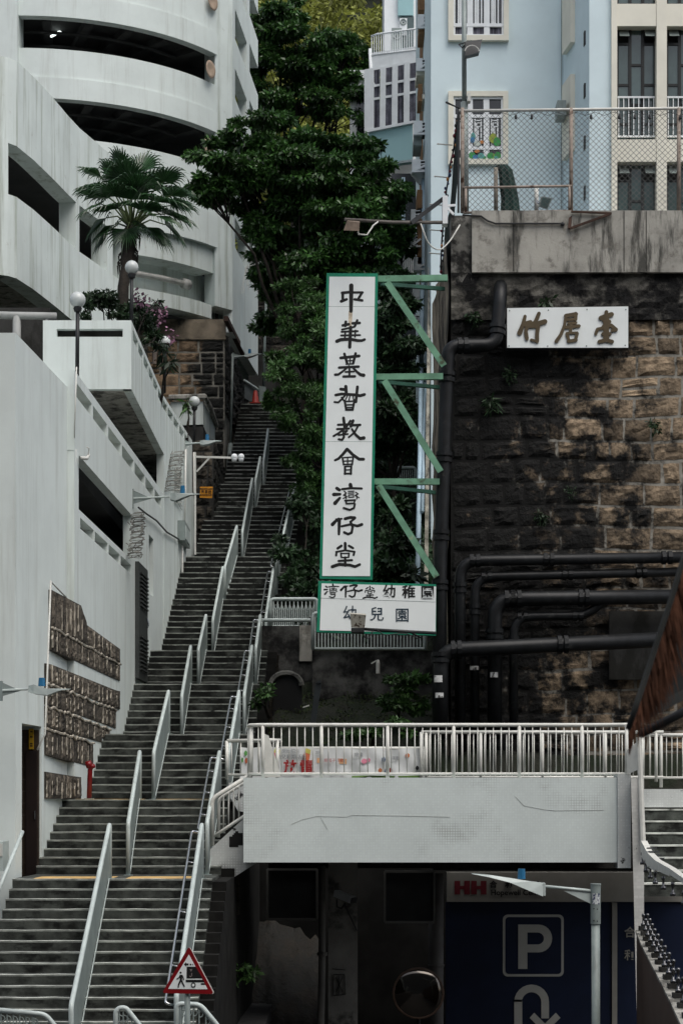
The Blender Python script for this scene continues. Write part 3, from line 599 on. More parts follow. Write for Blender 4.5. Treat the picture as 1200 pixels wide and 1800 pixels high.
def tree(label, foot, blobs, mtl, per, size, seed, group, trunk_r=.16, sub=4, sprd=.62, name='tree', dirm=1, **k):
    """blobs: (x px, y px, depth, rx m, rz m, ry m); each is broken into sub clumps that a limb reaches"""
    random.seed(seed); foot = Vector(foot)
    t = thing(name, foot, label, 'tree', group); tm = MB(); cl = []
    cs = [W(b[0], b[1], b[2]) for b in blobs]; top = sum(cs, Vector())/len(cs)
    fork = foot.lerp(top, .55); limb(tm, foot, fork, trunk_r, trunk_r*.75, 5, .1)
    for c, b in zip(cs, blobs):
        pts = limb(tm, fork, c, trunk_r*.6, trunk_r*.2, 5, .2)
        for q in range(sub):
            o = Vector((random.uniform(-1, 1)*b[3], random.uniform(-1, 1)*b[5], random.uniform(-1, 1)*b[4]))*sprd
            rr = random.uniform(.20, .52); cl.append((c+o, (b[3]*rr*1.15, b[5]*rr, b[4]*rr*.45), random.uniform(.5, 1.4)*(b[3]*b[4])**.5*rr/.4))
            limb(tm, pts[-2], c+o, trunk_r*.18, .012, 3, .2)
    tm.build('trunk', BARK, t, True)
    me = leaf_mesh('crown', mtl, cl, per, size, foot, seed, **k); link('crown', me, t, foot)
    return t
TG = 'broad-leaved trees behind the church sign'
tree('large dark glossy tree spreading over the upper stairs to the white tower', (-1.2, 66, 9.5+E), [
    (395, 275, 64, 1.1, .9, 1), (375, 335, 64, .7, .45, .8), (440, 240, 65, 1.1, .7, 1), (470, 330, 65, 1.3, 1.3, 1.3), (520, 250, 66, 1.2, .9, 1.2), (560, 330, 65, 1.5, 1.2, 1.3), (600, 265, 66, .9, .8, 1),
    (630, 330, 64, 1.1, .9, 1.1), (670, 370, 64, .8, .9, 1), (500, 400, 65, 1.5, 1., 1.2), (590, 410, 64, 1.6, 1., 1.2), (460, 405, 65, .7, .7, .8), (560, 455, 64, 1.7, .7, 1.2), (660, 430, 64, .8, .6, 1), (480, 465, 66, .9, .6, .8), (630, 470, 64.5, 1.2, .5, .9), (510, 490, 67, 1.1, .6, .8), (590, 500, 66, 1.2, .6, .8), (430, 300, 65, .9, .6, .8), (540, 300, 64, 1.2, .8, 1), (500, 550, 69, 1, .6, .8)],
    LEAFD, 640, .19, 3, TG, .13, 12, droop=.35, sprd=.8)
tree('tall dark bushy tree at the top behind the glossy tree', (-2.5, 86, 18+E), [
    (470, 60, 84, 1.2, 1.3, 1.3), (490, 130, 84, 1.5, 1.3, 1.4), (540, 95, 84, 1.4, 1., 1.4), (580, 120, 85, 1.6, 1.2, 1.4), (615, 85, 85, 1, .7, 1), (620, 140, 85, .9, .8, 1), (520, 185, 84, 1.8, 1, 1.4), (600, 190, 84, 1.3, 1, 1.2), (465, 200, 84, 1., 1, 1), (450, 120, 85, .6, 1., .8), (500, 25, 86, .9, .6, .9)],
    LEAFD, 560, .22, 5, TG, .15, 9, sprd=.75)
tree('fine-leaved dark tree hanging over the right half of the upper stairs', (.4, 61.5, 7+E), [
    (520, 620, 60.5, .75, .55, .8), (560, 590, 61, .7, .7, .8), (500, 665, 60, .5, .5, .7), (545, 690, 60, .9, .7, .9), (500, 730, 60, .45, .45, .6), (560, 760, 60, .7, .7, .8), (530, 800, 60, .55, .4, .6), (590, 640, 61, .8, 1.2, .8), (600, 760, 61, .9, 1, .9), (565, 540, 61.5, .7, .5, .7), (490, 640, 61, .45, .5, .5), (525, 560, 62, .7, .6, .7), (480, 700, 61, .3, .4, .4), (540, 850, 60, .5, .5, .6), (580, 860, 60, .8, .8, .8), (520, 510, 63, .7, .5, .6)],
    LEAFM, 560, .15, 8, TG, .09, 8, sprd=.72, slim=.3, droop=.1)
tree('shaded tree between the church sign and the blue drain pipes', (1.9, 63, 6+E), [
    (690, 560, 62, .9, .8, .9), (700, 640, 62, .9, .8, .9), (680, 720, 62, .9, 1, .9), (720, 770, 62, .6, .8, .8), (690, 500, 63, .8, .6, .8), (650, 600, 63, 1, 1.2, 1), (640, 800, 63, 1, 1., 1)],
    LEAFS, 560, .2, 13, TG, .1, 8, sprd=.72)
tree('tree with hanging dark leaves left of the blue flats, above the floodlight arm', (2.0, 66.5, 8+E), [
    (690, 345, 66, .5, .5, .7), (700, 420, 66, .6, .6, .7), (640, 300, 66.5, .6, .7, .7), (665, 290, 66.4, .35, .3, .4), (655, 260, 66.6, .3, .3, .4)], LEAFD, 420, .22, 17, TG, .07, 8, sprd=.72)
# undergrowth on the bank and between trunks
def bush(name, label, foot, blobs, mtl, per, size, seed, group=None, cat='shrub', sub=4, **k):
    t = tree(label, foot, blobs, mtl, per, size, seed, group, .05, sub, name=name, **k); t['category'] = cat; return t
BG = 'shrubs growing on the bank behind the footbridge'
bush('shrub', 'leafy green shrub on the mossy bank behind the footbridge, right part', (1.3, 47, 1.9+E), [(700, 1205, 46.5, .45, .3, .4), (725, 1235, 46.5, .45, .35, .4), (680, 1235, 46.5, .35, .25, .4), (735, 1195, 46.6, .3, .25, .3)], LEAFM, 420, .14, 21, BG)
bush('shrub', 'low shrub just behind the banner railing, centre', (.7, 44.5, 1.3+E), [(650, 1285, 44, .35, .2, .3), (700, 1275, 44, .4, .25, .3), (620, 1290, 44, .3, .15, .3)], LEAFM, 320, .13, 22, BG)
bush('shrub', 'small sprig of leaves at the black arched hollow', (-1.7, 46.5, 2+E), [(465, 1212, 46, .22, .22, .2), (455, 1235, 46, .18, .2, .2)], LEAFM, 90, .17, 23, BG)
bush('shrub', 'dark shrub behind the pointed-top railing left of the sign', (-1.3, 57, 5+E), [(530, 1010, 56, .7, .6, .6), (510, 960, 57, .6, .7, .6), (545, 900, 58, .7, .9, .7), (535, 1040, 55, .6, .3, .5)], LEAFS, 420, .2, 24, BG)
bush('shrub', 'dark large-leaved shrub under the green brackets right of the sign', (1.5, 54, 5+E), [(700, 1000, 53, .6, .4, .6), (690, 960, 54, .7, .5, .7), (720, 1020, 52.6, .4, .3, .4), (680, 900, 55, .9, .8, .8), (660, 1020, 53, .4, .25, .4)], LEAFS, 300, .26, 25, BG)
bush('shrub', 'small leafy shrub hanging in the dark beside the red triangle sign', (-1.8, 37.5, .9), [(415, 1705, 37, .32, .12, .25), (440, 1712, 37, .2, .12, .2), (400, 1720, 37, .2, .12, .2)], LEAFM, 130, .13, 26, BG)
bush('shrub', 'bougainvillea shrub with pink flowers in the terrace planter below the palm', (-5.3, 50, zsof+.25), [(190, 535, 47.8, .5, .35, .4), (165, 530, 47.6, .35, .3, .4), (255, 555, 51, .5, .5, .5), (270, 590, 53, .35, .4, .4), (215, 548, 48.5, .4, .25, .4), (262, 545, 52, .4, .3, .4), (150, 545, 47.3, .25, .3, .3)], LEAFS, 330, .12, 27, None, 'shrub', 5)
pe = leaf_mesh('flowers', PETAL, [(W(245, 528, 50.3), (.25, .25, .18)), (W(265, 540, 51.8), (.3, .25, .2)), (W(280, 560, 52.3), (.2, .2, .25)), (W(300, 590, 53.2), (.15, .15, .25)), (W(235, 512, 49.6), (.12, .12, .1), .4), (W(285, 548, 53), (.2, .2, .1), .6)], 42, .085, base([o for o in bpy.data.objects if o.get('label', '').startswith('bougain')][0]), 3, slim=.8)
_fl = link('flowers', pe, [o for o in bpy.data.objects if o.get('label', '').startswith('bougain')][0], base([o for o in bpy.data.objects if o.get('label', '').startswith('bougain')][0])); _fl['kind'] = 'stuff'
bush('hanging_plant', 'strap-leaved plant beside the farthest globe lamp at the white balcony', (-4.7, 60.2, 15.2), [(333, 712, 60, .2, .18, .15)], LEAFM, 60, .3, 28, None, 'plant', 3, slim=.2, droop=.6)
bush('hanging_plant', 'broad-leaved plant growing over the globe lamp at the ashlar wall', (-5.0, 54, 14.6), [(286, 610, 53.6, .2, .35, .15), (300, 640, 53.6, .15, .2, .15)], LEAFS, 60, .28, 29, None, 'plant', 3, slim=.3, droop=.6)
for (x, y, l, s, n) in ((860, 703, 'pale fern tuft growing from the left part of the stone wall', .26, 60), (895, 655, 'small dark weed on the stone wall below the left end of the bronze-lettered sign', .14, 60), (960, 530, 'weeds hanging over the top edge of the bronze-lettered sign', .2, 40), (1000, 860, 'yellow-green moss tuft on the middle of the stone wall', .06, 80), (1148, 745, 'dark creeping weed on the right part of the stone wall', .12, 70), (950, 905, 'dark weed low in the middle of the stone wall', .14, 60), (830, 555, 'weed under the concrete parapet beside the black elbow pipe', .15, 60)):
    c = W(x, y, 44.85)
    t = thing('wall_weed', c+Vector((0, .12, 0)), l, 'plant', 'weeds on the stone wall')
    link('leaves', leaf_mesh('leaves', LEAFS, [(c, (.15, .08, .10)), (c+Vector((.06, 0, -.12)), (.12, .08, .12), .5)], n, s*.8, base(t), int(x), slim=.16 if s > .2 else .4, droop=.5), t, base(t))
    m = MB(); m.tube([c+Vector((0, .14, 0)), c+Vector((.02, -.02, .05))], .012, 5); m.build('stem', BARK, t)
# ------------------------------------------------------------------ fan palm on the terrace
def fan_frond(base_p, tip_dir, L, spread, seed):
    rg = random.Random(seed); a = Vector(base_p); u = Vector(tip_dir).normalized()
    s = u.cross(Vector((0, 0, 1))); s = s.normalized() if s.length > .05 else Vector((1, 0, 0)); n = s.cross(u).normalized()
    m = MB(); hub = a; m.bar
    N = 34; inner = L*.56
    rim = []
    for k in range(N+1):
        th = -spread+2*spread*k/N; d = (u*math.cos(th)+s*math.sin(th)).normalized()
        cup = n*(.12*(abs(th)/spread)**2*L)
        rim.append((hub+d*inner*(.92+.1*(k % 2))+cup+n*(.018*L*(1 if k % 2 else -1)), d, cup))
    for k in range(N):
        (p, d, c), (p2, d2, c2) = rim[k], rim[k+1]
        m.add([hub, p, p2], [(0, 1, 2)])
        dm = (d+d2).normalized(); l2 = L*rg.uniform(.82, 1.05); mid = (p+p2)/2
        q = hub+dm*(inner+(l2-inner)*.55)+(c+c2)/2-Vector((0, 0, .05*L)); e = hub+dm*l2+(c+c2)/2-Vector((0, 0, rg.uniform(.14, .30)*L))
        w = (p2-p)*.36; m.add([p, p2, q+w*.6, q-w*.6, e], [(0, 1, 2, 3), (3, 2, 4)])
    return m
pb = W(212, 540, 48.5); crown = W(232, 395, 49.5)
pt_ = thing('fan_palm', (pb.x, pb.y, zsof+.25), 'fan palm with a dark trunk growing on the white terrace', 'tree')
m = MB(); m.tube([(pb.x, pb.y, zsof+.25), pb.lerp(crown, .25), pb.lerp(crown, .5)+Vector((.03, 0, 0)), pb.lerp(crown, .8)+Vector((-.02, 0, 0)), crown], [.17, .14, .15, .19, .12], 10); m.build('trunk', BARK, pt_, True)
m = MB(); rg = random.Random(4)
for k in range(70):
    q = pb.lerp(crown, rg.uniform(.55, 1)); an = rg.uniform(0, 6.28); dv = Vector((math.cos(an), math.sin(an), 0))
    m.tube([q+dv*.1, q+dv*.24-Vector((0, 0, .15)), q+dv*.22-Vector((0, 0, .45))], [.02, .014, .004], 4)
m.build('dead_skirt', BARK, pt_)
hubs = [(225, 305, .0, 49.3, .75, 100), (270, 315, .5, 49.6, .72, 60), (195, 300, -.4, 49.8, .7, 110), (300, 330, .8, 50.1, .66, 30), (180, 335, -.8, 49.4, .72, 150), (305, 372, 1., 49.6, .75, 0), (285, 345, .6, 48.9, .75, 10),
        (165, 290, -.9, 50.3, .6, 140), (205, 360, -.5, 48.8, .68, 170), (262, 400, .6, 49., .62, -35), (232, 340, .1, 48.7, .66, 75), (305, 395, 1, 50, .62, -30), (195, 395, -.8, 49.2, .62, 215), (250, 280, .2, 50.4, .7, 85), (320, 352, 1.1, 50.4, .6, 12), (222, 405, -.1, 48.9, .55, 255), (255, 365, .3, 48.6, .6, 40), (165, 350, -1, 49, .6, 200), (175, 380, -1, 49.4, .6, 225), (300, 300, .8, 49.3, .62, 50), (245, 320, .2, 48.5, .66, 95), (200, 330, -.5, 48.6, .62, 130), (285, 375, .9, 48.7, .6, -20), (160, 320, -1, 49.8, .6, 165), (320, 330, 1, 49.2, .55, 25), (210, 270, -.2, 49.8, .6, 105), (280, 415, .9, 49.3, .5, -50), (180, 410, -.9, 49.6, .5, 235)]
for k, (x, y, sx, dd_, L, an) in enumerate(hubs):
    h = W(x, y, dd_)-Vector((0, 0, 0)); u = Vector((math.cos(R(an)), (dd_-49.5)*.6-.35, math.sin(R(an))*.9-.12))
    h = crown+(h-crown)*.80
    fm = fan_frond(h, u-Vector((0, 0, .12)), 1.0*L+.13, R(92), k); fo = fm.build('frond', LEAFP, pt_)
    m = MB(); m.tube([crown+Vector((0, 0, -.1)), crown.lerp(h, .55)+Vector((0, 0, .12)), h], [.03, .02, .014], 5); m.build('leaf_stalk', mat('palm_stalk', (.07, .10, .035), .6, .2, 4), fo)
# pale dead fan leaf at the tower foot
m = MB(); c = W(432, 470, 74)
for k in range(17):
    an = R(60-k*10.5); p = c+Vector((math.cos(an)*random.uniform(.5, .75), random.uniform(-.1, .1), math.sin(an)*random.uniform(.6, 1)-.1)); m.bar(c, p, .02, .01)
o = m.build('dry_palm_leaf', PALE); tag(o, 'pale dry fan of palm leaf ribs sticking out at the tower foot', 'palm leaf')
# ------------------------------------------------------------------ terrain behind: bank, hill, wooded slope
HT = [(44.1, -1), (44.5, .9), (46, 1.4), (50.5, 2.75), (51.8, 2.9), (52.2, 4.1), (57, 5.6), (64, 8.5), (74, 13.5), (82, 18), (95, 27), (125, 52), (180, 90)]
gx = [-30, -14, -6, -2.0, -1.0, 0, 1, 2, 3, 5, 8, 12, 20, 34]; gd = [44.1, 44.5, 45, 46, 47, 48.5, 50, 51.8, 52.2, 55, 58, 62, 66, 70, 74, 80, 88, 95, 105, 115, 125, 150, 180]
gx2 = sorted(set([v for a, b in zip(gx, gx[1:]) for v in (a, (a+b)/2)]+[gx[-1]]))
vs = []; rg = random.Random(2)
for d in gd:
    for x in gx2:
        if x > 2.4 and d < 46: zz = -1
        xx = x if x > lerp_tab(XRT, d)+.25 or d > 83 else None
        zz = lerp_tab(HT, d)+E+(rg.uniform(-.18, .18) if d > 43 else 0)
        if xx is None: zz = min(zz, stair_z(d)-1.2) if d < 83 else zz
        vs.append((x, d, zz))
nx = len(gx2); m = MB().add(vs, [(j*nx+i, j*nx+i+1, (j+1)*nx+i+1, (j+1)*nx+i) for j in range(len(gd)-1) for i in range(nx-1)])
o = m.build('hillside', SOIL, None, True); tag(o, kind='structure')
cl = []; rg = random.Random(12)
for k in range(520):
    d = rg.uniform(92, 150); x = rg.uniform(-9, 12); z = lerp_tab(HT, d)+E
    if not (-7 < x < 6): continue
    s = rg.uniform(.7, 1.9); cl.append(((x, d, z+rg.uniform(.2, 2.2)), (s, s, s*.62), s))
hm = leaf_mesh('hill_woodland', LEAFH, cl, 150, .42, (0, 120, 40), 33, shell=.4, up=.8)
o = link('hill_woodland', hm, None, (0, 120, 40)); tag(o, 'yellow-green wooded hillside filling the gap at the top', 'woodland', kind='stuff')
cl = []
for k in range(240):
    d = rg.uniform(53, 84); x = rg.uniform(-1.2, 4.0); x = max(x, lerp_tab(XRT, d)+.9); z = lerp_tab(HT, d)+E; s = rg.uniform(.35, .9); cl.append(((x, d, z+rg.uniform(0, .8)), (s, s, s*.6), s))
for k in range(130):
    d = rg.uniform(84, 92); x = rg.uniform(-5, 4.0); z = lerp_tab(HT, d)+E; s = rg.uniform(.5, 1.1); cl.append(((x, d, z+rg.uniform(0, 1.)), (s, s, s*.6), s))
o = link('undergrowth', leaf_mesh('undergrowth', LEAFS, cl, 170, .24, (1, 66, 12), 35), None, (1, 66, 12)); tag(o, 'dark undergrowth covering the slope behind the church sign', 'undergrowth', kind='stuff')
cl = []
for k in range(120):
    d = rg.uniform(45, 51); x = rg.uniform(-1.6, 2.3); z = lerp_tab(HT, d)+E; cl.append(((x, d, z), (.3, .3, .06), .5))
o = link('moss_and_litter', leaf_mesh('moss_and_litter', mat('moss', (.022, .036, .008), .9, .5, 2, island=.5), cl, 60, .07, (0, 48, 6), 36), None, (0, 48, 6)); tag(o, 'moss and leaf litter on the bank behind the footbridge', 'moss', kind='stuff')
# old brick wall far up the hill behind the lamp post
bw = thing('far_stone_wall', (-2, 84, 20), 'dark mossy block wall far up the slope behind the upper lamp post', 'wall')
m = MB(); m.box(-3.9, -.2, 83.02, 83.5, 14, Z(482, 83)); m.build('core', CONCD, bw)
stone_face(bw, PD, lambda u, z, o: (u, 83.01-o, z), -3.7, -.6, Z(625, 83), Z(484, 83), .34, .62, .05, 14)
# ------------------------------------------------------------------ right-hand retaining wall of granite blocks
def place(name, cx, cz, mesh): pass
sw = thing('granite_retaining_wall', (5.5, 45, 0), 'tall granite block retaining wall, mouldy black on its left half', 'wall')
XL0 = X(792, 45)
ztop, zst, zbot = Z(375, 45), Z(483, 45), 2.2
m = MB(); m.box(XL0, 14, 45.02, 52, 0, zst+.5); m.build('core', MORTAR, sw)
stone_face(sw, STONE, lambda u, z, o: (u+.03*math.sin(z*2.3+u), 45.015-o, z+.03*math.sin(u*1.3+z*.7)+.012*math.sin(u*3.4+z*2)), XL0+.02, X(1330, 45), zbot+2.0, Z(560, 45), .47, .70, .06, 21)
m = MB()
P_ = []
rg = random.Random(8)
for j in range(9):
    for i in range(30): P_.append((XL0+i*(8.2-XL0)/29, 45.0-.05-rg.random()*.07, Z(565, 45)+.02+(zst-Z(565, 45))*j/8))
m.add(P_, [(j*30+i, j*30+i+1, (j+1)*30+i+1, (j+1)*30+i) for j in range(8) for i in range(29)])
m.build('mouldy_render_band', mat('mould_render', (.10, .095, .082), .95, .4, 1.8, dirt=(.005, .005, .005), dthr=(.42, .58), dscale=1.1, bump=1, bscale=7, bdist=.06), sw)
m = MB(); m.box(X(829, 44.8), 14, 44.78, 45.3, zst, ztop)
m.build('concrete_parapet', CONC, sw)
for x in (902, 1096, 1135):
    m = MB(); m.box(X(x, 44.77)-.008, X(x, 44.77)+.008, 44.772, 44.79, zst+.02, ztop-.02); m.build('joint', CONCD, sw)
m = MB(); m.box(X(792, 45), X(829, 44.8)-.003, 44.9, 46, zst-.2, ztop-.08); m.build('corner_pier', mat('mouldy_concrete', (.17, .165, .15), .95, .35, 2, dirt=(.012, .012, .011), dthr=(.42, .56), dscale=1.6, bump=.8, bscale=9), sw)
# left return of the wall: rough root-streaked side
m = MB(); vs = []; rg = random.Random(3); nj, ni = 26, 10
for j in range(nj+1):
    for i in range(ni+1):
        z = 1+(zst+.9-1)*j/nj; d = 45.0+i*.62; vs.append((XL0-.02-rg.uniform(0, .09)-(.05 if i % 3 == 1 else 0), d, z))
m.add(vs, [(j*(ni+1)+i, j*(ni+1)+i+1, (j+1)*(ni+1)+i+1, (j+1)*(ni+1)+i) for j in range(nj) for i in range(ni)]); m.build('rough_return', ROOT, sw)
# patches of pale cement and a square plate low on the wall
m = MB(); m.box(X(1069, 44.9), X(1172, 44.9), 44.80, 44.90, Z(1195, 44.9), Z(1075, 44.9)); m.build('cement_panel', CONCD, sw)
# ------------------------------------------------------------------ black pipes
def pipe(label, pts, r, d, joints=(), rad=.35, grp='black iron pipes on the stone wall'):
    P3 = [W(x, y, dd) for x, y, dd in pts]; lo = min(p.z for p in P3)
    t = thing('black_pipe', Vector((P3[0].x, P3[0].y, lo)), label, 'pipe', grp)
    m = MB(); m.tube(rounded(P3, rad, 6), r, 12); m.build('tube', PIPE, t, True)
    for (k, f) in joints:
        a, b = P3[k], P3[k+1]; c = a.lerp(b, f); u = (b-a).normalized()
        for o in (-.07, .07):
            m = MB(); m.tube([c+u*(o-.045), c+u*(o+.045)], r*1.22, 12); m.build('flange', PIPE, t)
    return t
pipe('long upright black pipe down the left edge of the stone wall, tallest of all', [(771, 1290, 44.2), (773, 1000, 44.3), (787, 608, 44.4), (871, 607, 44.5), (879, 515, 44.6), (879, 500, 45.1)], .155, 44.4, [(0, .45), (0, .9), (1, .15), (1, .5), (1, .86), (2, .3), (3, .3)], .28)
G_ = [('topmost horizontal black pipe of the bundle on the stone wall, bending down at far left', [(808, 1300, 44.4), (808, 986, 44.4), (1240, 979, 44.4)], .125, [(0, .85), (1, .06), (1, .36), (1, .84)]),
      ('second horizontal black pipe from the top of the bundle on the stone wall', [(834, 1300, 44.5), (834, 1014, 44.5), (1240, 1004, 44.5)], .105, [(0, .8), (1, .05), (1, .4), (1, .72)]),
      ('thick middle horizontal black pipe of the bundle on the stone wall', [(869, 1300, 44.3), (869, 1053, 44.3), (1240, 1048, 44.3)], .165, [(0, .75), (1, .07), (1, .1), (1, .42)]),
      ('short branch black pipe joining the thick middle pipe with a kink', [(902, 1300, 44.4), (902, 1084, 44.4), (1030, 1082, 44.4), (1066, 1052, 44.35)], .10, [(0, .8), (1, .12), (1, .88)]),
      ('lowest and nearest horizontal black pipe of the bundle, bending down at the long pipe', [(774, 1300, 43.9), (774, 1143, 43.9), (1230, 1121, 43.9)], .17, [(0, .92), (1, .06), (1, .47)])]
for l, p, r, j in G_: pipe(l, p, r, 44, j, .42)
for (x, y, w, h, d, l) in ((770, 1193, 15, 12, 43.7, 'white torn paper label on the long black pipe, upper of two'), (772, 1222, 15, 9, 43.7, 'white printed paper label on the long black pipe, lower of two'), (868, 1186, 14, 9, 44.1, 'torn pale sticker on the thick middle pipe'), (833, 1174, 16, 7, 44.3, 'grey tape strip on the second pipe')):
    a = W(x-w/2, y-h/2, d); b = W(x+w/2, y+h/2, d)
    m = MB(); n = 5; r = (b.x-a.x)/2*1.02; c = (a.x+b.x)/2; P2 = []
    for k in range(n+1):
        an = R(200+140*k/n); P2 += [(c+r*math.cos(an), d+.02+r*.5*(math.sin(an)+.6), a.z), (c+r*math.cos(an), d+.02+r*.5*(math.sin(an)+.6), b.z)]
    m.add(P2, [(2*k, 2*k+1, 2*k+3, 2*k+2) for k in range(n)]); o = m.build('paper_label', mat('old_paper', (.55, .56, .55), .7, .3, 9, dirt=(.05, .05, .05), dthr=(.52, .6), dscale=9)); tag(o, l, 'label')
# ------------------------------------------------------------------ chain-link fence on top of the wall
fz0, fz1 = ztop+.02, Z(193, 45)
fc = thing('chain_link_fence', (X(1000, 45), 45, ztop), 'rusty chain-link fence on top of the concrete parapet', 'fence')
me = None
for x in (812, 1003): 
    m = MB(); m.tube([W(x, 374, 45), W(x, 190, 45)], .045, 8); m.build('post', RUST, fc, True)
m = MB(); m.tube([W(1192, 374, 45), W(1192, 190, 45)], .045, 8); m.build('post', RUST, fc, True)
m = MB(); m.tube([W(806, 195, 45), W(1230, 190, 45)], .035, 8); m.build('top_rail', PALE, fc, True)
for a, b in (((814, 330), (1004, 327)), ((814, 374), (1004, 371)), ((818, 332), (818, 374)), ((1000, 328), (1000, 371))):
    m = MB(); m.tube([W(*a, 44.93), W(*b, 44.93)], .03, 6); m.build('gate_tube', RUST, fc, True)
xa, xb = X(814, 45), X(1232, 45); m = MB(); p = .131; H = fz1-fz0
def wire(a, b):
    a = Vector(a); b = Vector(b); u = Vector((.0036, 0, .0036)) if (b-a).x*(b-a).z < 0 else Vector((-.0036, 0, .0036)); w = Vector((0, .008, 0))
    m.add([a-u, a+u, b+u, b-u, a+w, b+w], [(0, 1, 2, 3), (0, 3, 5, 4)])
k = xa-H
while k < xb:
    for s in (1, -1):
        x0, x1 = (k, k+H) if s > 0 else (k+H, k); z0, z1 = fz0, fz1
        a = Vector((x0, 45.02+.004*s, z0)); b = Vector((x1, 45.02+.004*s, z1))
        lo, hi = (a, b) if a.x < b.x else (b, a)
        if hi.x <= xa or lo.x >= xb: continue
        ta = max(0, (xa-lo.x)/(hi.x-lo.x)); tb = min(1, (xb-lo.x)/(hi.x-lo.x)); wire(lo.lerp(hi, ta), lo.lerp(hi, tb))
    k += p
o = m.build('wire_mesh', WIRE, fc); o['kind'] = 'stuff'
k = 0; rg = random.Random(6)
m = MB(); m.tube([W(805, 374, 45), W(806, 190, 45), W(784, 180, 44.4)], .025, 6); m.build('corner_stay', DARKM, fc)
m = MB(); m.bar(W(1003, 374, 44.85), W(1000, 402, 44.7), .06, .06); m.bar(W(1000, 402, 44.7), W(1072, 376, 44.72), .05, .05); m.bar(W(1003, 372, 44.72), W(1074, 375, 44.72), .04, .04); m.build('rusty_bracket', mat('rust_dark', (.05, .028, .02), .9, .4, 3), fc)
# string of dark bulbs under the fence rail
sg = thing('string_lights', W(900, 200, 44.9), 'string of small dark bulbs hanging under the top rail of the fence', 'string lights')
pts = []
for i, x in enumerate(range(880, 1211, 33)): pts += [W(x, 197, 44.93), W(x+16, 203, 44.93)]
m = MB(); m.tube(pts, .006, 4); m.build('cable', DARKM, sg)
for x in (906, 934, 1038, 1088, 1115, 1141, 1195):
    c = W(x, 206, 44.93); m = MB(); m.lathe(c, [(0, -.06), (.035, -.03), (.03, .02), (.02, .06), (0, .06)], 8); m.build('bulb', DARKM, sg)
# green net on the left return with coloured bulbs and pale outriggers
nb = thing('dark_green_net', W(800, 380, 46), 'dark green netting draped down the left return of the fence', 'net')
NETM = mat('dark_net', (.008, .016, .013), .9, .4, 9)
m = MB(); rg = random.Random(5); P_ = []
out_ = [(806, 200, 804, 200), (800, 215, 806, 215), (797, 260, 805, 260), (793, 310, 804, 310), (788, 372, 801, 372), (782, 400, 792, 420), (777, 480, 788, 490)]
for (x0, y0, x1, y1) in out_:
    for i in range(5): P_.append(W(x0+(x1-x0)*i/4, y0+(y1-y0)*i/4, 46.5-i*.28)+Vector((rg.uniform(-.03, .03), rg.uniform(-.1, .1), 0)))
m.add(P_, [(j*5+i, j*5+i+1, (j+1)*5+i+1, (j+1)*5+i) for j in range(6) for i in range(4)]); m.build('net', NETM, nb)
sg2 = thing('bulb_string', W(780, 480, 46.2), 'string of coloured bulbs down the edge of the dark green net', 'string lights')
edge = [(804, 212), (799, 238), (797, 262), (790, 292), (788, 312), (784, 335), (783, 352), (778, 400), (776, 425), (775, 450), (774, 478)]
m = MB(); m.tube([W(x, y, 46.1) for x, y in edge], .02, 4); m.build('cable', DARKM, sg2)
rg = random.Random(9); bm = [mat('bulb_red', (.14, .02, .03), .4, .1, 3), mat('bulb_amber', (.45, .20, .07), .4, .1, 3), DARKM, mat('bulb_blue', (.03, .05, .12), .4, .1, 3), DARKM]
for i in range(30):
    t = i/29*(len(edge)-1); k = min(int(t), len(edge)-2); f = t-k; x = edge[k][0]*(1-f)+edge[k+1][0]*f; y = edge[k][1]*(1-f)+edge[k+1][1]*f
    m = MB(); m.ball(W(x+rg.uniform(-3, 3), y, 46.05), rg.uniform(.022, .04), 7, 5, 1.3); m.build('bulb', rg.choice(bm), sg2)
for i, (x, y) in enumerate(((769, 253), (764, 310), (756, 359), (756, 404), (755, 445))):
    m = MB(); a, b = W(x, y, 46.2), W(x+25, y+2, 46.4); m.tube([a, b], .014, 6); m.ball(a, .022, 8, 5); o = m.build('outrigger', PALE)
    tag(o, 'pale outrigger rod, %s of five sticking left from the netted fence edge' % ('topmost', 'second', 'middle', 'fourth', 'lowest')[i], 'rod', 'outrigger rods on the netted edge')
# tall lamp pole with dark floodlight
t = thing('floodlight_pole', W(816, 374, 45.6), 'tall grey pole with a dark floodlight standing at the fence corner', 'lamp')
m = MB(); m.tube([W(817, 374, 45.6), W(815.5, 180, 45.6)], .085, 10); m.tube([W(815.5, 182, 45.6), W(815, -20, 45.6)], .055, 10); m.build('pole', GALV, t, True)
m = MB(); m.prism([W(817, 73, 45.2), W(847, 69, 45.2), W(842, 92, 45.0), W(818, 98, 45.0)], (0, .35, .05)); fl = m.build('floodlight', DARKM, t)
m = MB(); m.tube(arc(W(829, 93, 44.97), .17, R(15), R(165), 8), .012, 5); m.build('rim', PALE, fl)
m = MB(); m.tube([W(806, 78, 45.5), W(812, 84, 45.4), W(820, 76, 45.3)], .015, 5); m.tube([W(806, 78, 45.5), W(820, 74, 45.5)], .015, 5); m.build('bracket', DARKM, t)
m = MB(); m.box(X(821, 45.5), X(826, 45.5), 45.4, 45.6, Z(180, 45.5), Z(166, 45.5)); m.build('junction_box', PALE, t)
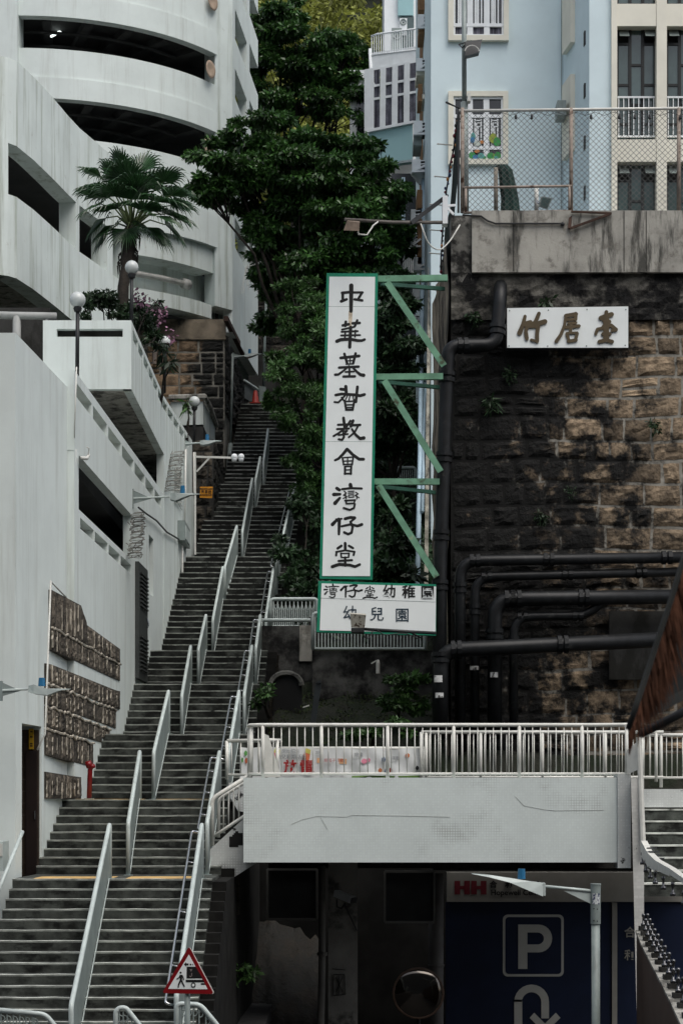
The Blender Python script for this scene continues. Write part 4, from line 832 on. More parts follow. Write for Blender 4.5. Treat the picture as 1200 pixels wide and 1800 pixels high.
# floodlight on a short post, folded parasol
t = thing('small_floodlight', W(942, 374, 46.5), 'small square floodlight on a short pale post behind the fence', 'lamp')
m = MB(); m.tube([W(942, 380, 46.5), W(942, 326, 46.5)], .05, 8); m.build('post', PALE, t, True)
m = MB(); m.prism([W(951, 345, 46.2), W(970, 348, 46.2), W(962, 368, 46.2), W(946, 363, 46.2)], (0, .12, .03)); m.build('lamp_body', GALV, t)
m = MB(); m.prism([W(952.5, 347, 46.19), W(967.5, 349.5, 46.19), W(961, 365.5, 46.19), W(948.5, 361.5, 46.19)], (0, .03, 0)); m.build('lens', GLASS, t)
m = MB(); m.tube([W(942, 352, 46.4), W(945, 358, 46.25), W(950, 356, 46.22)], .015, 5); m.build('yoke', STEEL, t)
t = thing('folded_parasol', W(880, 374, 47), 'folded dark green parasol on a wooden pole behind the fence', 'parasol')
m = MB(); m.tube([W(871, 380, 47), W(871, 295, 47)], .05, 8); m.build('pole', mat('grey_wood', (.20, .18, .15), .9, .3, 4), t, True)
m = MB(); prof = [(874, 293, 4), (882, 291, 10), (888, 300, 13), (892, 325, 15), (896, 350, 16), (897, 374, 18)]; n = 14; P_ = []
for j, (x, y, w) in enumerate(prof):
    c = W(x, y, 47.1); r = w/FPX*47
    for k in range(n):
        an = 2*math.pi*k/n; q = r*(1 if k % 2 else .78); P_.append(c+Vector((q*math.cos(an), q*.7*math.sin(an), 0)))
m.add(P_, [(j*n+k, j*n+(k+1) % n, (j+1)*n+(k+1) % n, (j+1)*n+k) for j in range(len(prof)-1) for k in range(n)]+[tuple(range(n))]); m.build('canopy', mat('parasol_green', (.006, .028, .022), .85, .3, 3), t)
# cable along the parapet
m = MB(); m.tube([W(812, 378, 44.75), W(845, 380, 44.75), W(856, 388, 44.74), W(870, 393, 44.74), W(985, 393, 44.74)], .022, 6); m.ball(W(988, 394, 44.75), .05, 8, 6); o = m.build('black_cable', DARKM); tag(o, 'black cable pinned along the top of the concrete parapet', 'cable')
# ------------------------------------------------------------------ pale blue flats
bb = thing('pale_blue_flats', (7, 66, 8), 'pale blue block of flats with cream window surrounds at top right', 'building')
BD = 61.5
bx0, bx1 = X(757, BD), X(990, BD)
m = MB(); m.box(bx0, bx1, BD, 74, 8, 40); m.build('front_wall', BLUE, bb)
wx = X(1035, 58.5)
m = MB(); m.hexa([(wx, 58.5, 10), (X(1073, 58.5), 58.5, 10), (X(1073, 58.5), 68, 10), (bx1-.02, BD+.01, 10), (wx, 58.5, 40), (X(1073, 58.5), 58.5, 40), (X(1073, 58.5), 68, 40), (bx1-.02, BD+.01, 40)]); m.build('wing_wall', BLUE, bb)
m = MB(); m.box(X(986, BD)-.010, X(986, BD)+.010, BD-.02, BD-.001, 10, 40); m.build('wall_joint', GALV, bb)
def beam(m, x0, x1, y0, y1, d0=58.5, p=.12): m.box(X(x0, d0), X(x1, d0), d0-p, d0+.35, Z(y1, d0), Z(y0, d0))
m = MB(); beam(m, 1073, 1083, -200, 500); m.build('column', CREAM, bb)
m = MB(); beam(m, 1152, 1170, -200, 500); m.build('column', CREAM, bb)
m = MB(); beam(m, 1239, 1257, -200, 500); m.build('column', CREAM, bb)
for (y0, y1) in ((9, 48), (247, 286), (470, 520)):
    for (a, b) in ((1083.2, 1151.8), (1170.2, 1238.8), (1257.2, 1400)):
        m = MB(); beam(m, a, b, y0, y1, 58.5, .10); m.build('spandrel', CREAM, bb)
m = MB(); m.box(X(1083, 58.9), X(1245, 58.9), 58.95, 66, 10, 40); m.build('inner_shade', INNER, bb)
def flat_window(xa, xb, ya, yb, pat):
    d = 58.75; t = None
    fr = MB(); w3 = (xb-xa)/3; px = [xa, xa+w3, xa+2*w3, xb]
    for x in px: fr.box(X(x, d)-.045, X(x, d)+.045, d-.04, d+.06, Z(yb, d), Z(ya, d))
    win = fr.build('window', GBLACK, bb)
    for c in range(3):
        ys = [ya]+[y for y in pat[c % 2] if ya < y < yb]+[yb]
        for y in ys[1:-1]:
            m = MB(); m.box(X(px[c], d)+.046, X(px[c+1], d)-.046, d-.03, d+.05, Z(y, d)-.035, Z(y, d)+.035); m.build('glazing_bar', GBLACK, win)
        for q, (y0, y1) in enumerate(zip(ys, ys[1:])):
            m = MB(); a, b = X(px[c], d)+.046, X(px[c+1], d)-.046; zt, zb = Z(y0, d)-.036, Z(y1, d)+.036
            if zt-zb < .05: continue
            if q == 0 and c != 1 and y1-y0 < 45:   # open top light
                m.hexa([(a, d-.30, zb+.1), (b, d-.30, zb+.1), (b, d-.28, zb+.1), (a, d-.28, zb+.1), (a, d, zt), (b, d, zt), (b, d+.02, zt), (a, d+.02, zt)])
                m.build('top_light', mat('pale_glass', (.17, .20, .19), .15, .2, 1, spec=.6), win)
            else: m.box(a, b, d, d+.02, zb, zt); m.build('pane', GLASS, win)
    return win
for (xa, xb) in ((1083.5, 1151), (1170.5, 1238)):
    wn = flat_window(xa, xb, 50, 246, ([78, 150, 219], [115, 185]))
    m = MB(); d = 58.65
    for y in (171, 240): m.bar(W(xa+1, y, d), W(xb-1, y, d), .04, .05)
    m.build('guard_rail', WFR, wn)
    n = 8
    for k in range(n):
        x = xa+3+(xb-xa-6)*k/(n-1)
        m = MB(); m.bar(W(x, 172, d), W(x, 239, d), .025, .025, (0, 1, 0)); m.build('guard_bar', WFR, wn)
    flat_window(xa, xb, 288, 468, ([318, 400], [354, 420])); flat_window(xa, xb, -60, 8, ([], []))
def cream_window(x0, x1, y0, y1, split, grille, deco):
    d = BD; m = MB(); q = 9
    for (a, b, c, e) in ((x0, x1, y0, y0+q), (x0, x1, y1-q, y1), (x0, x0+q, y0+q+.1, y1-q-.1), (x1-q, x1, y0+q+.1, y1-q-.1)): m.box(X(a, d), X(b, d), d-.16, d+.02, Z(e, d), Z(c, d))
    wn = m.build('window_surround', CREAM, bb)
    m = MB(); m.box(X(x0+q, d), X(x1-q, d), d-.012, d-.004, Z(y1-q, d), Z(y0+q, d)); m.build('dark_room', GLASSD, wn)
    xs = [x0+q+(x1-x0-2*q)*k/3 for k in range(4)]; ys = [y0+q+1]+split+[y1-q]
    m = MB()
    for i, x in enumerate(xs): m.box(X(x, d)-(.06 if i in (0, 3) else .09), X(x, d)+(.06 if i in (0, 3) else .09), d-.09, d-.014, Z(ys[-1], d), Z(ys[0], d))
    m.build('mullion', WFR, wn)
    for y in ys:
        m = MB(); m.box(X(xs[0], d), X(xs[-1], d), d-.10, d-.015, Z(y, d)-.05, Z(y, d)+.05); m.build('transom', WFR, wn)
    for c in range(3):
        for (ya, yb) in zip(ys, ys[1:]):
            m = MB(); m.box(X(xs[c], d)+.07, X(xs[c+1], d)-.07, d-.03, d-.02, Z(yb, d)+.05, Z(ya, d)-.05); m.build('pane', CURT if (not deco and ya == ys[-2]) else GLASSD, wn)
        ya, yb = grille; xa_, xb_ = xs[c]+6, xs[c+1]-6; m = MB(); dd = d-.06; w = xb_-xa_
        for x, a, b in ((xa_+w*.18, ya, yb), (xb_-w*.18, ya, yb), (xa_+w*.5, ya+(yb-ya)*.28, yb), (xa_+w*.34, ya+(yb-ya)*.15, yb)): m.bar(W(x, a, dd), W(x, b, dd), .04, .03, (0, 1, 0))
        for y, a, b in ((ya+3, xa_+w*.18, xb_-w*.18), (ya+(yb-ya)*.15, xa_+w*.34, xb_-w*.18), (ya+(yb-ya)*.28, xa_+w*.34, xb_-w*.18)): m.bar(W(a, y, dd), W(b, y, dd), .04, .03)
        m.build('grille', WFR, wn)
    return wn
w1 = cream_window(787, 893, -95, 74, [-55, 46], (-50, 44), False)
w2 = cream_window(787, 892, 163, 291, [206, 262], (209, 258), True)
DC = [mat('deco_'+n, c, .6, .1, 3) for n, c in (('lime', (.30, .36, .04)), ('green', (.03, .27, .06)), ('aqua', (.09, .33, .30)), ('orange', (.45, .17, .04)), ('blue', (.04, .18, .36)), ('pale', (.5, .55, .5)))]
for (x, y, rx, ry, c) in ((866, 243, 7, 9, 0), (873, 249, 6.5, 8, 1), (831, 240, 4, 7, 2), (830, 246, 4, 5, 4), (838, 252, 6, 5, 5), (846, 250, 4, 3, 3), (829, 273, 6, 6, 1), (835, 276, 5, 4, 4), (845, 274, 6, 5, 2), (838, 266, 5, 3, 3), (861, 274, 6, 6, 1), (866, 275, 6, 5, 0), (874, 273, 6, 6, 1), (871, 277, 4, 3, 2), (850, 277, 4, 3, 1)):
    m = MB(); m.add([W(x, y, BD-.11)+Vector((rx*BD/FPX*math.cos(a), -.002*c, ry*BD/FPX*math.sin(a))) for a in [2*math.pi*k/14 for k in range(14)]], [tuple(range(14))]); m.build('window_sticker', DC[c], w2)
# side-facing window boxes and little vents on the wing
def ws_x(d): return wx+(bx1-.02-wx)*(d-58.5)/(BD+.01-58.5)
for (y0, y1) in ((-40, 72), (128, 262)):
    m = MB(); m.hexa([(ws_x(60.1)-.14, 60.1, Z(y1, 60)), (ws_x(60.1)+.02, 60.1, Z(y1, 60)), (ws_x(61.1)+.02, 61.1, Z(y1, 60)), (ws_x(61.1)-.14, 61.1, Z(y1, 60)), (ws_x(60.1)-.14, 60.1, Z(y0, 60)), (ws_x(60.1)+.02, 60.1, Z(y0, 60)), (ws_x(61.1)+.02, 61.1, Z(y0, 60)), (ws_x(61.1)-.14, 61.1, Z(y0, 60))]); m.build('side_window_surround', CREAM, bb)
m = MB(); m.box(ws_x(60.8)-.42, ws_x(60.8)-.15, 60.2, 60.9, Z(198, 60), Z(172, 60)); m.build('ac_cage', GALV, bb)
for y in (68, 160, 252, 340):
    m = MB(); m.box(ws_x(59)-.03, ws_x(59)+.03, 58.9, 59.1, Z(y+12, 59), Z(y-12, 59)); m.build('vent', DARKM, bb)
# ------------------------------------------------------------------ left edge of the flats: ledges, air conditioners, drain pipes
lg = thing('flats_side_ledges', (2.8, 68, 8), 'cream and brown ledges stacked up the left side of the blue flats', 'ledge')
m = MB(); m.box(X(741, 68), X(757, 66)+.3, 67.5, 70, 8, 40); m.build('side_wall', BRNP, lg)
for (x0, x1, y0, y1, mt) in ((735, 757, 50, 68, 'BR'), (731, 753, 126, 140, 'CR'), (740, 758, 173, 181, 'CR'), (726, 740, 244, 262, 'G'), (752, 758, 79, 173, 'CR'), (752, 758, 292, 470, 'CR'), (734, 741, 155, 185, 'BR'), (732, 741, 340, 372, 'BR'), (733, 756, 392, 470, 'BR'), (735, 757, -30, 25, 'BR')):
    mm = {'BR': BRNP, 'CR': CREAM, 'G': GALV}[mt]; m = MB(); m.box(X(x0, 66.6), X(x1, 66.6), 66.2, 67.4, Z(y1, 66.6), Z(y0, 66.6)); m.build('ledge', mm, lg)
AC = [(734, 25, 22, 24, 66.1, 'cage-mounted air conditioner high on the left edge of the blue flats, topmost in the row'), (732, 102, 20, 22, 66.1, 'air conditioner with a leafy plant above it at the side of the white bay window'), (727, 212, 30, 24, 66, 'pale air conditioner with blue slots beside the turquoise bay'),
      (724, 280, 30, 22, 66, 'air conditioner over a pale funnel hood at the foot of the turquoise bay'), (722, 368, 16, 24, 66.2, 'plain box air conditioner left of the blue drain pipe, under the floodlight brace'), (721, 412, 18, 22, 66.2, 'air conditioner just under the floodlight arm'),
      (727, 452, 30, 22, 66.2, 'caged air conditioner just above the top green bracket'), (725, 506, 28, 20, 66.2, 'caged air conditioner behind the top green diagonal brace'), (720, 553, 22, 16, 66.2, 'white railed air conditioner ledge below the top green brace'), (720, 590, 10, 22, 66.2, 'white box air conditioner hanging low beside the blue drain pipe')]
for (x, y, w, h, d, l) in AC:
    t = thing('air_conditioner', W(x+w/2, y+h, d), l, 'air conditioner', 'air conditioners on the left side of the blue flats')
    m = MB(); m.box(X(x, d), X(x+w*.5, d), d, d+.5, Z(y+h, d), Z(y, d)); m.build('case', WFR, t)
    m = MB(); m.box(X(x+w*.5, d)+.004, X(x+w, d), d+.1, d+.5, Z(y+h, d), Z(y, d)); m.build('grille_box', DARKM, t)
    for k in range(4):
        m = MB(); m.bar(W(x+w*.5, y+h*(k+.5)/4, d+.06), W(x+w, y+h*(k+.5)/4-1, d+.06), .04, .03); m.build('slat', WFR, t)
    m = MB(); m.bar(W(x-1, y+h, d-.05), W(x+w, y+h-1, d-.05), .08, .05); m.bar(W(x+1, y+h-1, d-.06), W(x+w, y+h*.35, d-.06), .05, .06); m.build('bracket', WFR, t)
m = MB(); m.lathe(W(738, 312, 66.4), [(.05, -.25), (.12, -.15), (.32, .1), (.34, .18), (0, .18)], 12); o = m.build('funnel_hood', WFR, None, True); tag(o, 'pale funnel hood above the blue drain pipes', 'rain hood')
DP = mat('blue_drain', (.35, .47, .54), .5, .1, 3)
for i, (pts, r, l) in enumerate((([(744, 315, 66.3), (744, 480, 66.2), (741, 520, 64), (740, 640, 62), (738, 800, 59), (733, 1030, 55)], .075, 'pale blue drain pipe running down left of the green brackets'), ([(749, 315, 66.5), (749, 560, 66), (746, 700, 61), (742, 900, 57)], .05, 'thinner pale blue drain pipe beside the thicker one'))):
    m = MB(); m.tube([W(*p) for p in pts], r, 8); t = m.build('drain_pipe', DP, None, True); tag(t, l, 'pipe')
m = MB(); m.hexa([W(745, 1030, 56), W(752, 1030, 56), W(752, 1030, 57), W(745, 1030, 57), W(752, 470, 63), W(757, 470, 63), W(757, 470, 64), W(752, 470, 64)]); o = m.build('timber_post', mat('grey_timber', (.25, .24, .20), .9, .35, 3, dirt=(.05, .05, .04), dthr=(.5, .65), dscale=2, streak=(3, 3, .3))); tag(o, 'grey weathered post right of the blue drain pipes', 'post')
# ------------------------------------------------------------------ white flats with turquoise bay
wb = thing('white_bay_flats', (3, 80, 10), 'white flats with a turquoise-based bay window and railed balcony', 'building')
dL, dR = 80.9, 79.7
def wq(x, y): return W(x, y, dL+(dR-dL)*(x-648)/(735-648))
def slab(m, pts, off=(0, .3, 0)): return m.prism([wq(*p) for p in pts], off)
m = MB(); slab(m, [(648, 295), (725, 284), (725, 217), (648, 232)]); m.build('bay_apron', TURQ, wb)
m = MB(); m.prism([wq(648, 295), wq(725, 284), W(740, 300, 83), W(680, 316, 84)], (0, 0, .1)); m.build('bay_soffit', WFR, wb)
m = MB(); slab(m, [(643, 235), (726, 218), (726, 214), (643, 230)], (0, -.15, 0)); m.build('bay_sill', WFR, wb)
m = MB(); slab(m, [(648, 125), (740, 108), (740, 86), (652, 100)]); m.build('bay_fascia', WFR, wb)
m = MB(); slab(m, [(640, 232), (657, 229), (657, 120), (640, 124)], (0, -.1, 0)); m.build('bay_pier', WFR, wb)
for (x0, x1) in ((667, 677), (688, 698), (709, 719)):
    m = MB(); slab(m, [(x0, 227-(x0-655)*.17), (x1, 227-(x1-655)*.17), (x1+1, 122-(x1-655)*.2), (x0+1, 122-(x0-655)*.2)], (0, -.12, 0)); m.build('bay_pier', WFR, wb)
for (x0, x1) in ((657, 667), (677, 688), (698, 709), (719, 732)):
    m = MB(); p = [(x0, 225-(x0-655)*.17), (x1, 225-(x1-655)*.17), (x1, 122-(x1-655)*.2), (x0, 122-(x0-655)*.2)]; slab(m, p, (0, .05, 0)); wn = m.build('window', CURT, wb)
    for y in (152, 175):
        m = MB(); slab(m, [(x0, y+2-(x0-655)*.17), (x1, y+2-(x1-655)*.17), (x1, y-2-(x1-655)*.17), (x0, y-2-(x0-655)*.17)], (0, -.06, 0)); m.build('glazing_bar', WFR, wn)
m = MB(); m.box(X(675, 84), X(742, 84), 84, 88, 15, 50); m.build('upper_wall', WFR, wb)
m = MB(); m.box(X(699, 83.9), X(726, 83.9), 83.8, 83.99, Z(30, 84), 50); m.build('turquoise_panel', TURQ, wb)
m = MB(); m.box(X(703, 83.9), X(727, 83.9), 83.85, 83.99, Z(95, 84), Z(32, 84)); m.build('balcony_window', GLASS, wb)
m = MB(); m.prism([wq(648, 100), wq(742, 86), W(742, 93, 84), W(665, 103, 84)], (0, 0, .15)); m.build('balcony_floor', WFR, wb)
m = MB(); m.tube([wq(652, 64), wq(662, 60), wq(742, 49)], .04, 6); m.tube([wq(652, 97), wq(742, 86)], .03, 6); br = m.build('balcony_railing', WFR, wb, True)
for k in range(22):
    x = 653+k*4.1; m = MB(); m.bar(wq(x, 98-(x-652)*.13), wq(x, 62-(x-652)*.14), .035, .035, (0, 1, 0)); m.build('baluster', WFR, br)
m = MB(); m.tube([wq(650, 86), wq(652, 138), wq(657, 150)], .07, 7); m.build('downpipe', WFR, wb, True)
for (x, y, w, h, l) in ((702, 32, 13, 22, 'white outdoor condenser with a round fan on the balcony of the white flats'), (688, 49, 18, 42, 'grey outdoor condenser standing behind the balcony railing of the white flats')):
    d = 83.2 if x > 700 else 82.8
    t = thing('condenser_unit', W(x+w/2, y+h, d), l, 'air conditioner'); m = MB(); m.box(X(x, d), X(x+w, d), d, d+.5, Z(y+h, d), Z(y, d)); m.build('case', WFR if x > 700 else GALV, t)
    m = MB(); r = w*.36*d/FPX; c = W(x+w*.5, y+h*.3, d-.02); m.tube(arc(c, r, 0, 2*math.pi, 16), .03, 5); m.ball(c, r*.4, 8, 5); m.build('fan_guard', GALV, t)
# lower shaded wing of the white flats with dark glazing and corrugated sheets
m = MB(); m.box(X(615, 84), X(648, 84), 84.2, 86, 15, Z(120, 84)); m.build('rear_wing', WFR, wb)
m = MB(); m.box(X(627, 84), X(640, 84), 84.1, 84.19, Z(240, 84), Z(160, 84)); m.build('rear_window', GLASSD, wb)
m = MB(); m.box(X(628, 84), X(668, 84), 85, 86, 12, Z(245, 84)); m.build('blue_rear_wall', BLUE, wb)
m = MB(); m.box(X(690, 79), X(742, 79), 80.5, 81, 10, Z(305, 80.5)); m.build('shaded_glazing', GLASSD, wb)
for x in (707, 710):
    m = MB(); m.bar(W(x, 312, 79.5), W(x, 440, 79.5), .06, .06, (0, 1, 0)); m.build('frame_post', DP, wb)
t = thing('corrugated_lean_to', W(700, 450, 78), 'grey corrugated sheet lean-to low between the trees and blue flats', 'shed')
for (x0, x1, y0, y1) in ((676, 696, 405, 446), (708, 732, 447, 482)):
    m = MB(); n = 14
    for k in range(n):
        xa_, xb_ = x0+(x1-x0)*k/n, x0+(x1-x0)*(k+1)/n; o = .06*(k % 2); m.quad(W(xa_, y1-(x1-xa_)*.3, 78+o), W(xb_, y1-(x1-xb_)*.3, 78.06-o), W(xb_, y0, 78.06-o), W(xa_, y0, 78+o))
    m.build('corrugated_sheet', mat('grey_sheet', (.36, .37, .36), .6, .2, 3), t)
m = MB(); m.bar(W(676, 436, 77.9), W(697, 447, 77.9), .1, .1); m.bar(W(697, 447, 77.9), W(722, 438, 77.9), .1, .1); m.build('sill_beam', WFR, t)
# ------------------------------------------------------------------ brush-written characters
def strokes(m, ink, tp, n, thick, k0=0, bold=1.):
    """ink: list of (width, points) in drawing units; tp maps (x, y, out) to world; every dab stands a hair prouder than the last"""
    k = k0
    for w, pts in ink:
        w = (w[0]*bold, w[1]*bold) if isinstance(w, tuple) else w*bold
        ws = w if isinstance(w, tuple) else (w, w); L = len(pts)
        for i in range(L):
            r = (ws[0]+(ws[1]-ws[0])*i/max(L-1, 1))/2; k += 1; e = thick+k*.0001
            poly = [tp(pts[i][0]+r*math.cos(2*math.pi*q/10), pts[i][1]+r*math.sin(2*math.pi*q/10), e) for q in range(10)]
            m.prism(poly, n*(-e+.001))
            if i+1 < L:
                r2 = (ws[0]+(ws[1]-ws[0])*(i+1)/max(L-1, 1))/2; a, b = pts[i], pts[i+1]; dx, dy = b[0]-a[0], b[1]-a[1]; l = math.hypot(dx, dy) or 1; nx, ny = -dy/l, dx/l; k += 1; e = thick+k*.0001
                m.prism([tp(a[0]+nx*r, a[1]+ny*r, e), tp(b[0]+nx*r2, b[1]+ny*r2, e), tp(b[0]-nx*r2, b[1]-ny*r2, e), tp(a[0]-nx*r, a[1]-ny*r, e)], n*(-e+.001))
    return k
GA = {'zhong': [((38, 30), [(355, 200), (352, 480)]), (24, [(262, 285), (262, 345)]), ((22, 26), [(305, 350), (245, 372)]), (24, [(255, 280), (355, 270)]), (20, [(355, 275), (478, 275)]), (22, [(470, 280), (432, 345)]), (22, [(390, 350), (475, 362)])],
 'hua': [(24, [(262, 635), (328, 622)]), (24, [(295, 595), (290, 640)]), (24, [(370, 612), (445, 608)]), (22, [(420, 580), (395, 640)]), (17, [(255, 680), (390, 650)]), (17, [(250, 705), (425, 697)]), (17, [(245, 745), (450, 740)]), (15, [(290, 700), (285, 770)]), (15, [(400, 690), (395, 760)]), ((30, 22), [(198, 808), (240, 790), (340, 785), (430, 800), (470, 800), (500, 788)]), (28, [(348, 655), (338, 872)])],
 'ji': [(26, [(240, 990), (440, 968)]), (23, [(280, 945), (310, 1050)]), (23, [(402, 940), (375, 1050)]), (11, [(300, 1022), (385, 1018)]), (13, [(300, 1058), (375, 1054)]), (11, [(343, 980), (343, 1055)]), (22, [(222, 1095), (435, 1084)]), ((16, 22), [(330, 1078), (270, 1130), (215, 1170), (180, 1172)]), ((18, 30), [(370, 1092), (420, 1145), (455, 1172), (490, 1178)]), (15, [(292, 1142), (385, 1138)]), (17, [(335, 1095), (335, 1190)]), (21, [(270, 1192), (395, 1190)])],
 'du': [(26, [(240, 1330), (290, 1335)]), (28, [(295, 1300), (300, 1365)]), ((24, 26), [(185, 1395), (250, 1382), (400, 1392), (450, 1402), (498, 1388)]), (25, [(422, 1305), (405, 1468)]), (17, [(290, 1395), (250, 1440), (215, 1475), (172, 1470)]), (11, [(312, 1405), (290, 1450)]), (11, [(340, 1402), (330, 1450)]), (11, [(375, 1405), (380, 1450)]), (15, [(250, 1420), (280, 1462)]), (19, [(285, 1465), (300, 1555)]), (19, [(390, 1450), (370, 1555)]), (13, [(282, 1464), (388, 1460)]), (12, [(295, 1502), (380, 1500)]), (12, [(297, 1531), (376, 1530)]), (17, [(297, 1556), (373, 1554)])]}
GB = {'jiao': [(25, [(270, 30), (283, 130)]), (20, [(210, 105), (345, 100)]), (19, [(200, 152), (330, 146)]), (19, [(345, 60), (300, 130), (220, 195), (162, 228)]), (15, [(260, 177), (312, 170)]), (15, [(305, 175), (270, 212)]), (19, [(268, 195), (275, 240), (255, 270), (218, 262)]), (15, [(215, 217), (318, 206)]), (25, [(375, 60), (350, 122)]), (21, [(352, 110), (452, 106)]), (17, [(430, 115), (390, 190), (328, 240)]), ((18, 30), [(362, 152), (400, 210), (450, 255), (492, 248)])],
 'hui': [((28, 20), [(308, 372), (260, 430), (215, 475), (178, 492)]), ((26, 26), [(312, 372), (370, 430), (440, 480), (488, 480)]), (12, [(255, 465), (370, 456)]), (15, [(260, 470), (272, 540)]), (15, [(375, 465), (365, 540)]), (11, [(315, 465), (315, 540)]), (11, [(265, 502), (370, 498)]), (12, [(268, 538), (366, 534)]), (19, [(287, 562), (287, 640)]), (19, [(355, 557), (350, 640)]), (13, [(282, 560), (355, 556)]), (11, [(285, 598), (350, 595)]), (15, [(282, 638), (355, 636)])],
 'wan': [(28, [(197, 797), (225, 815)]), ((32, 24), [(165, 865), (232, 862)]), ((34, 22), [(178, 960), (230, 903)]), (32, [(345, 757), (350, 783)]), (20, [(255, 807), (350, 796), (468, 800)]), (10, [(278, 828), (300, 850), (270, 872), (308, 890), (268, 908)]), (10, [(292, 850), (300, 912)]), (10, [(402, 840), (430, 858), (397, 875), (438, 900)]), (10, [(415, 880), (415, 912)]), (9, [(322, 830), (384, 828)]), (9, [(322, 850), (384, 848)]), (9, [(326, 871), (380, 868)]), (9, [(326, 895), (380, 893)]), (9, [(326, 871), (326, 895)]), (9, [(380, 870), (380, 895)]), (15, [(287, 931), (398, 926)]), (13, [(392, 932), (385, 960)]), (14, [(300, 966), (390, 961)]), (14, [(300, 935), (300, 965)]), (18, [(393, 970), (385, 1012), (340, 1033), (273, 1012)])],
 'zai': [((22, 32), [(218, 1130), (180, 1160), (150, 1192)]), (16, [(188, 1136), (252, 1130)]), ((30, 22), [(225, 1140), (220, 1298)]), (26, [(287, 1130), (345, 1115), (393, 1120)]), (19, [(393, 1126), (347, 1163)]), (22, [(347, 1163), (370, 1220), (358, 1282), (320, 1298), (278, 1278)]), ((18, 26), [(250, 1212), (350, 1190), (420, 1208), (470, 1192)])],
 'tang': [(25, [(288, 1397), (290, 1470)]), (23, [(247, 1425), (207, 1453)]), (21, [(330, 1425), (373, 1450)]), (19, [(195, 1492), (190, 1530)]), (17, [(190, 1492), (290, 1474), (390, 1490)]), (19, [(390, 1490), (380, 1525)]), (15, [(242, 1507), (247, 1550)]), (15, [(330, 1507), (325, 1550)]), (12, [(242, 1509), (330, 1507)]), (12, [(247, 1552), (325, 1550)]), (21, [(288, 1552), (290, 1640)]), (19, [(217, 1590), (363, 1581)]), ((28, 22), [(148, 1652), (220, 1627), (340, 1635), (395, 1652), (447, 1628)])]}
# ------------------------------------------------------------------ tall church sign
d = 44.0
cs = thing('church_sign', W(610, 1020, d), 'tall white vertical sign with green frame and nine black brush characters', 'sign')
def sgn(m, pts, dep, off=0): m.prism([W(x, y, d)+Vector((0, off, 0)) for x, y in pts], (0, dep, 0))
m = MB(); sgn(m, [(574, 480), (664, 480.5), (654.5, 1019), (561.5, 1017)], .26); m.build('frame', SIGNG, cs)
for (y0, y1) in ((486.5, 538.6), (539.2, 776.0), (776.6, 1012.5)):
    xl = lambda y: 578.8+(y-486)/(1012.5-486)*(566.2-578.8); xr = lambda y: 659+(y-486)/(1012.5-486)*(650-659)
    m = MB(); sgn(m, [(xl(y0), y0), (xr(y0), y0+.3), (xr(y1), y1+.3), (xl(y1), y1)], .02, -.012); m.build('panel', SIGNW, cs)
for G, oy in ((GA, 470), (GB, 730)):
    for key, ink in G.items():
        m = MB(); strokes(m, ink, lambda x, y, e: W(560+x/6.207, oy+y/6.207, d)+Vector((0, -.012-e, 0)), Vector((0, -1, 0)), .002, 0, 1.28); m.build('character', BLACK, cs)
m = MB(); m.add([W(612.5, 547, d)+Vector((0, -.013, 0)), W(619.5, 547, d)+Vector((0, -.013, 0)), W(618, 574, d)+Vector((0, -.013, 0)), W(612, 574, d)+Vector((0, -.013, 0))], [(0, 1, 2, 3)]); m.build('rust_stain', mat('rust_stain', (.55, .47, .36), .8, .25, 9), cs)
# lower kindergarten sign
ks = thing('kindergarten_sign', W(660, 1115, d), 'wide white sign with green border under the tall sign, two rows of characters', 'sign')
m = MB(); sgn(m, [(559.5, 1021), (766, 1027), (766, 1117), (556.5, 1111)], .2); m.build('frame', SIGNG, ks)
m = MB(); sgn(m, [(565, 1025.5), (766, 1031), (765, 1112.5), (562, 1108)], .02, -.012); m.build('panel', SIGNW, ks)
m = MB(); sgn(m, [(563, 1051), (765, 1058), (765, 1058.6), (563, 1051.6)], .004, -.0155); m.build('seam', GALV, ks)
CHIN = {}
def text_mesh(name, s, size, ext=.0, bold=0.):
    cu = bpy.data.curves.new(name, 'FONT'); cu.body = s; cu.size = size; cu.extrude = ext; cu.offset = bold; cu.align_x = 'CENTER'; cu.align_y = 'CENTER'; cu.resolution_u = 3
    o = bpy.data.objects.new(name, cu); COL.objects.link(o); dg = bpy.context.evaluated_depsgraph_get(); me = bpy.data.meshes.new_from_object(o.evaluated_get(dg)); bpy.data.objects.remove(o); bpy.data.curves.remove(cu); return me
def text(name, s, c, size, mtl, parent, bold=0., roty=0., rz=0, sx=1, ext=.003):
    me = text_mesh(name, s, size, ext, bold); me.materials.clear(); me.materials.append(mtl)
    return link(name, me, parent, c, rot=(R(90), roty, rz), scale=(sx, 1, 1))
def small_glyph(ink, ox, oy, c, h, parent, mt, thin):
    xs = [p[0] for w, pp in ink for p in pp]; ys = [p[1] for w, pp in ink for p in pp]; cx, cy = (min(xs)+max(xs))/2, (min(ys)+max(ys))/2; s = h/(max(ys)-min(ys))
    m = MB(); strokes(m, [((w[0]*thin, w[1]*thin) if isinstance(w, tuple) else w*thin, p) for w, p in ink], lambda x, y, e: W(c[0]+(x-cx)*s, c[1]+(y-cy)*s, d)+Vector((0, -.012-e, 0)), Vector((0, -1, 0)), .002, 0, 1.15); m.build('character', mt, parent)
small_glyph(GB['wan'], 0, 0, (582.5, 1039), 23, ks, BLACK, 1.); small_glyph(GB['zai'], 0, 0, (617.5, 1039), 21, ks, BLACK, 1.); small_glyph(GB['tang'], 0, 0, (650.5, 1041), 21, ks, BLACK, 1.)
TXB = mat('blue_black_ink', (.012, .03, .05), .6, .1, 3)
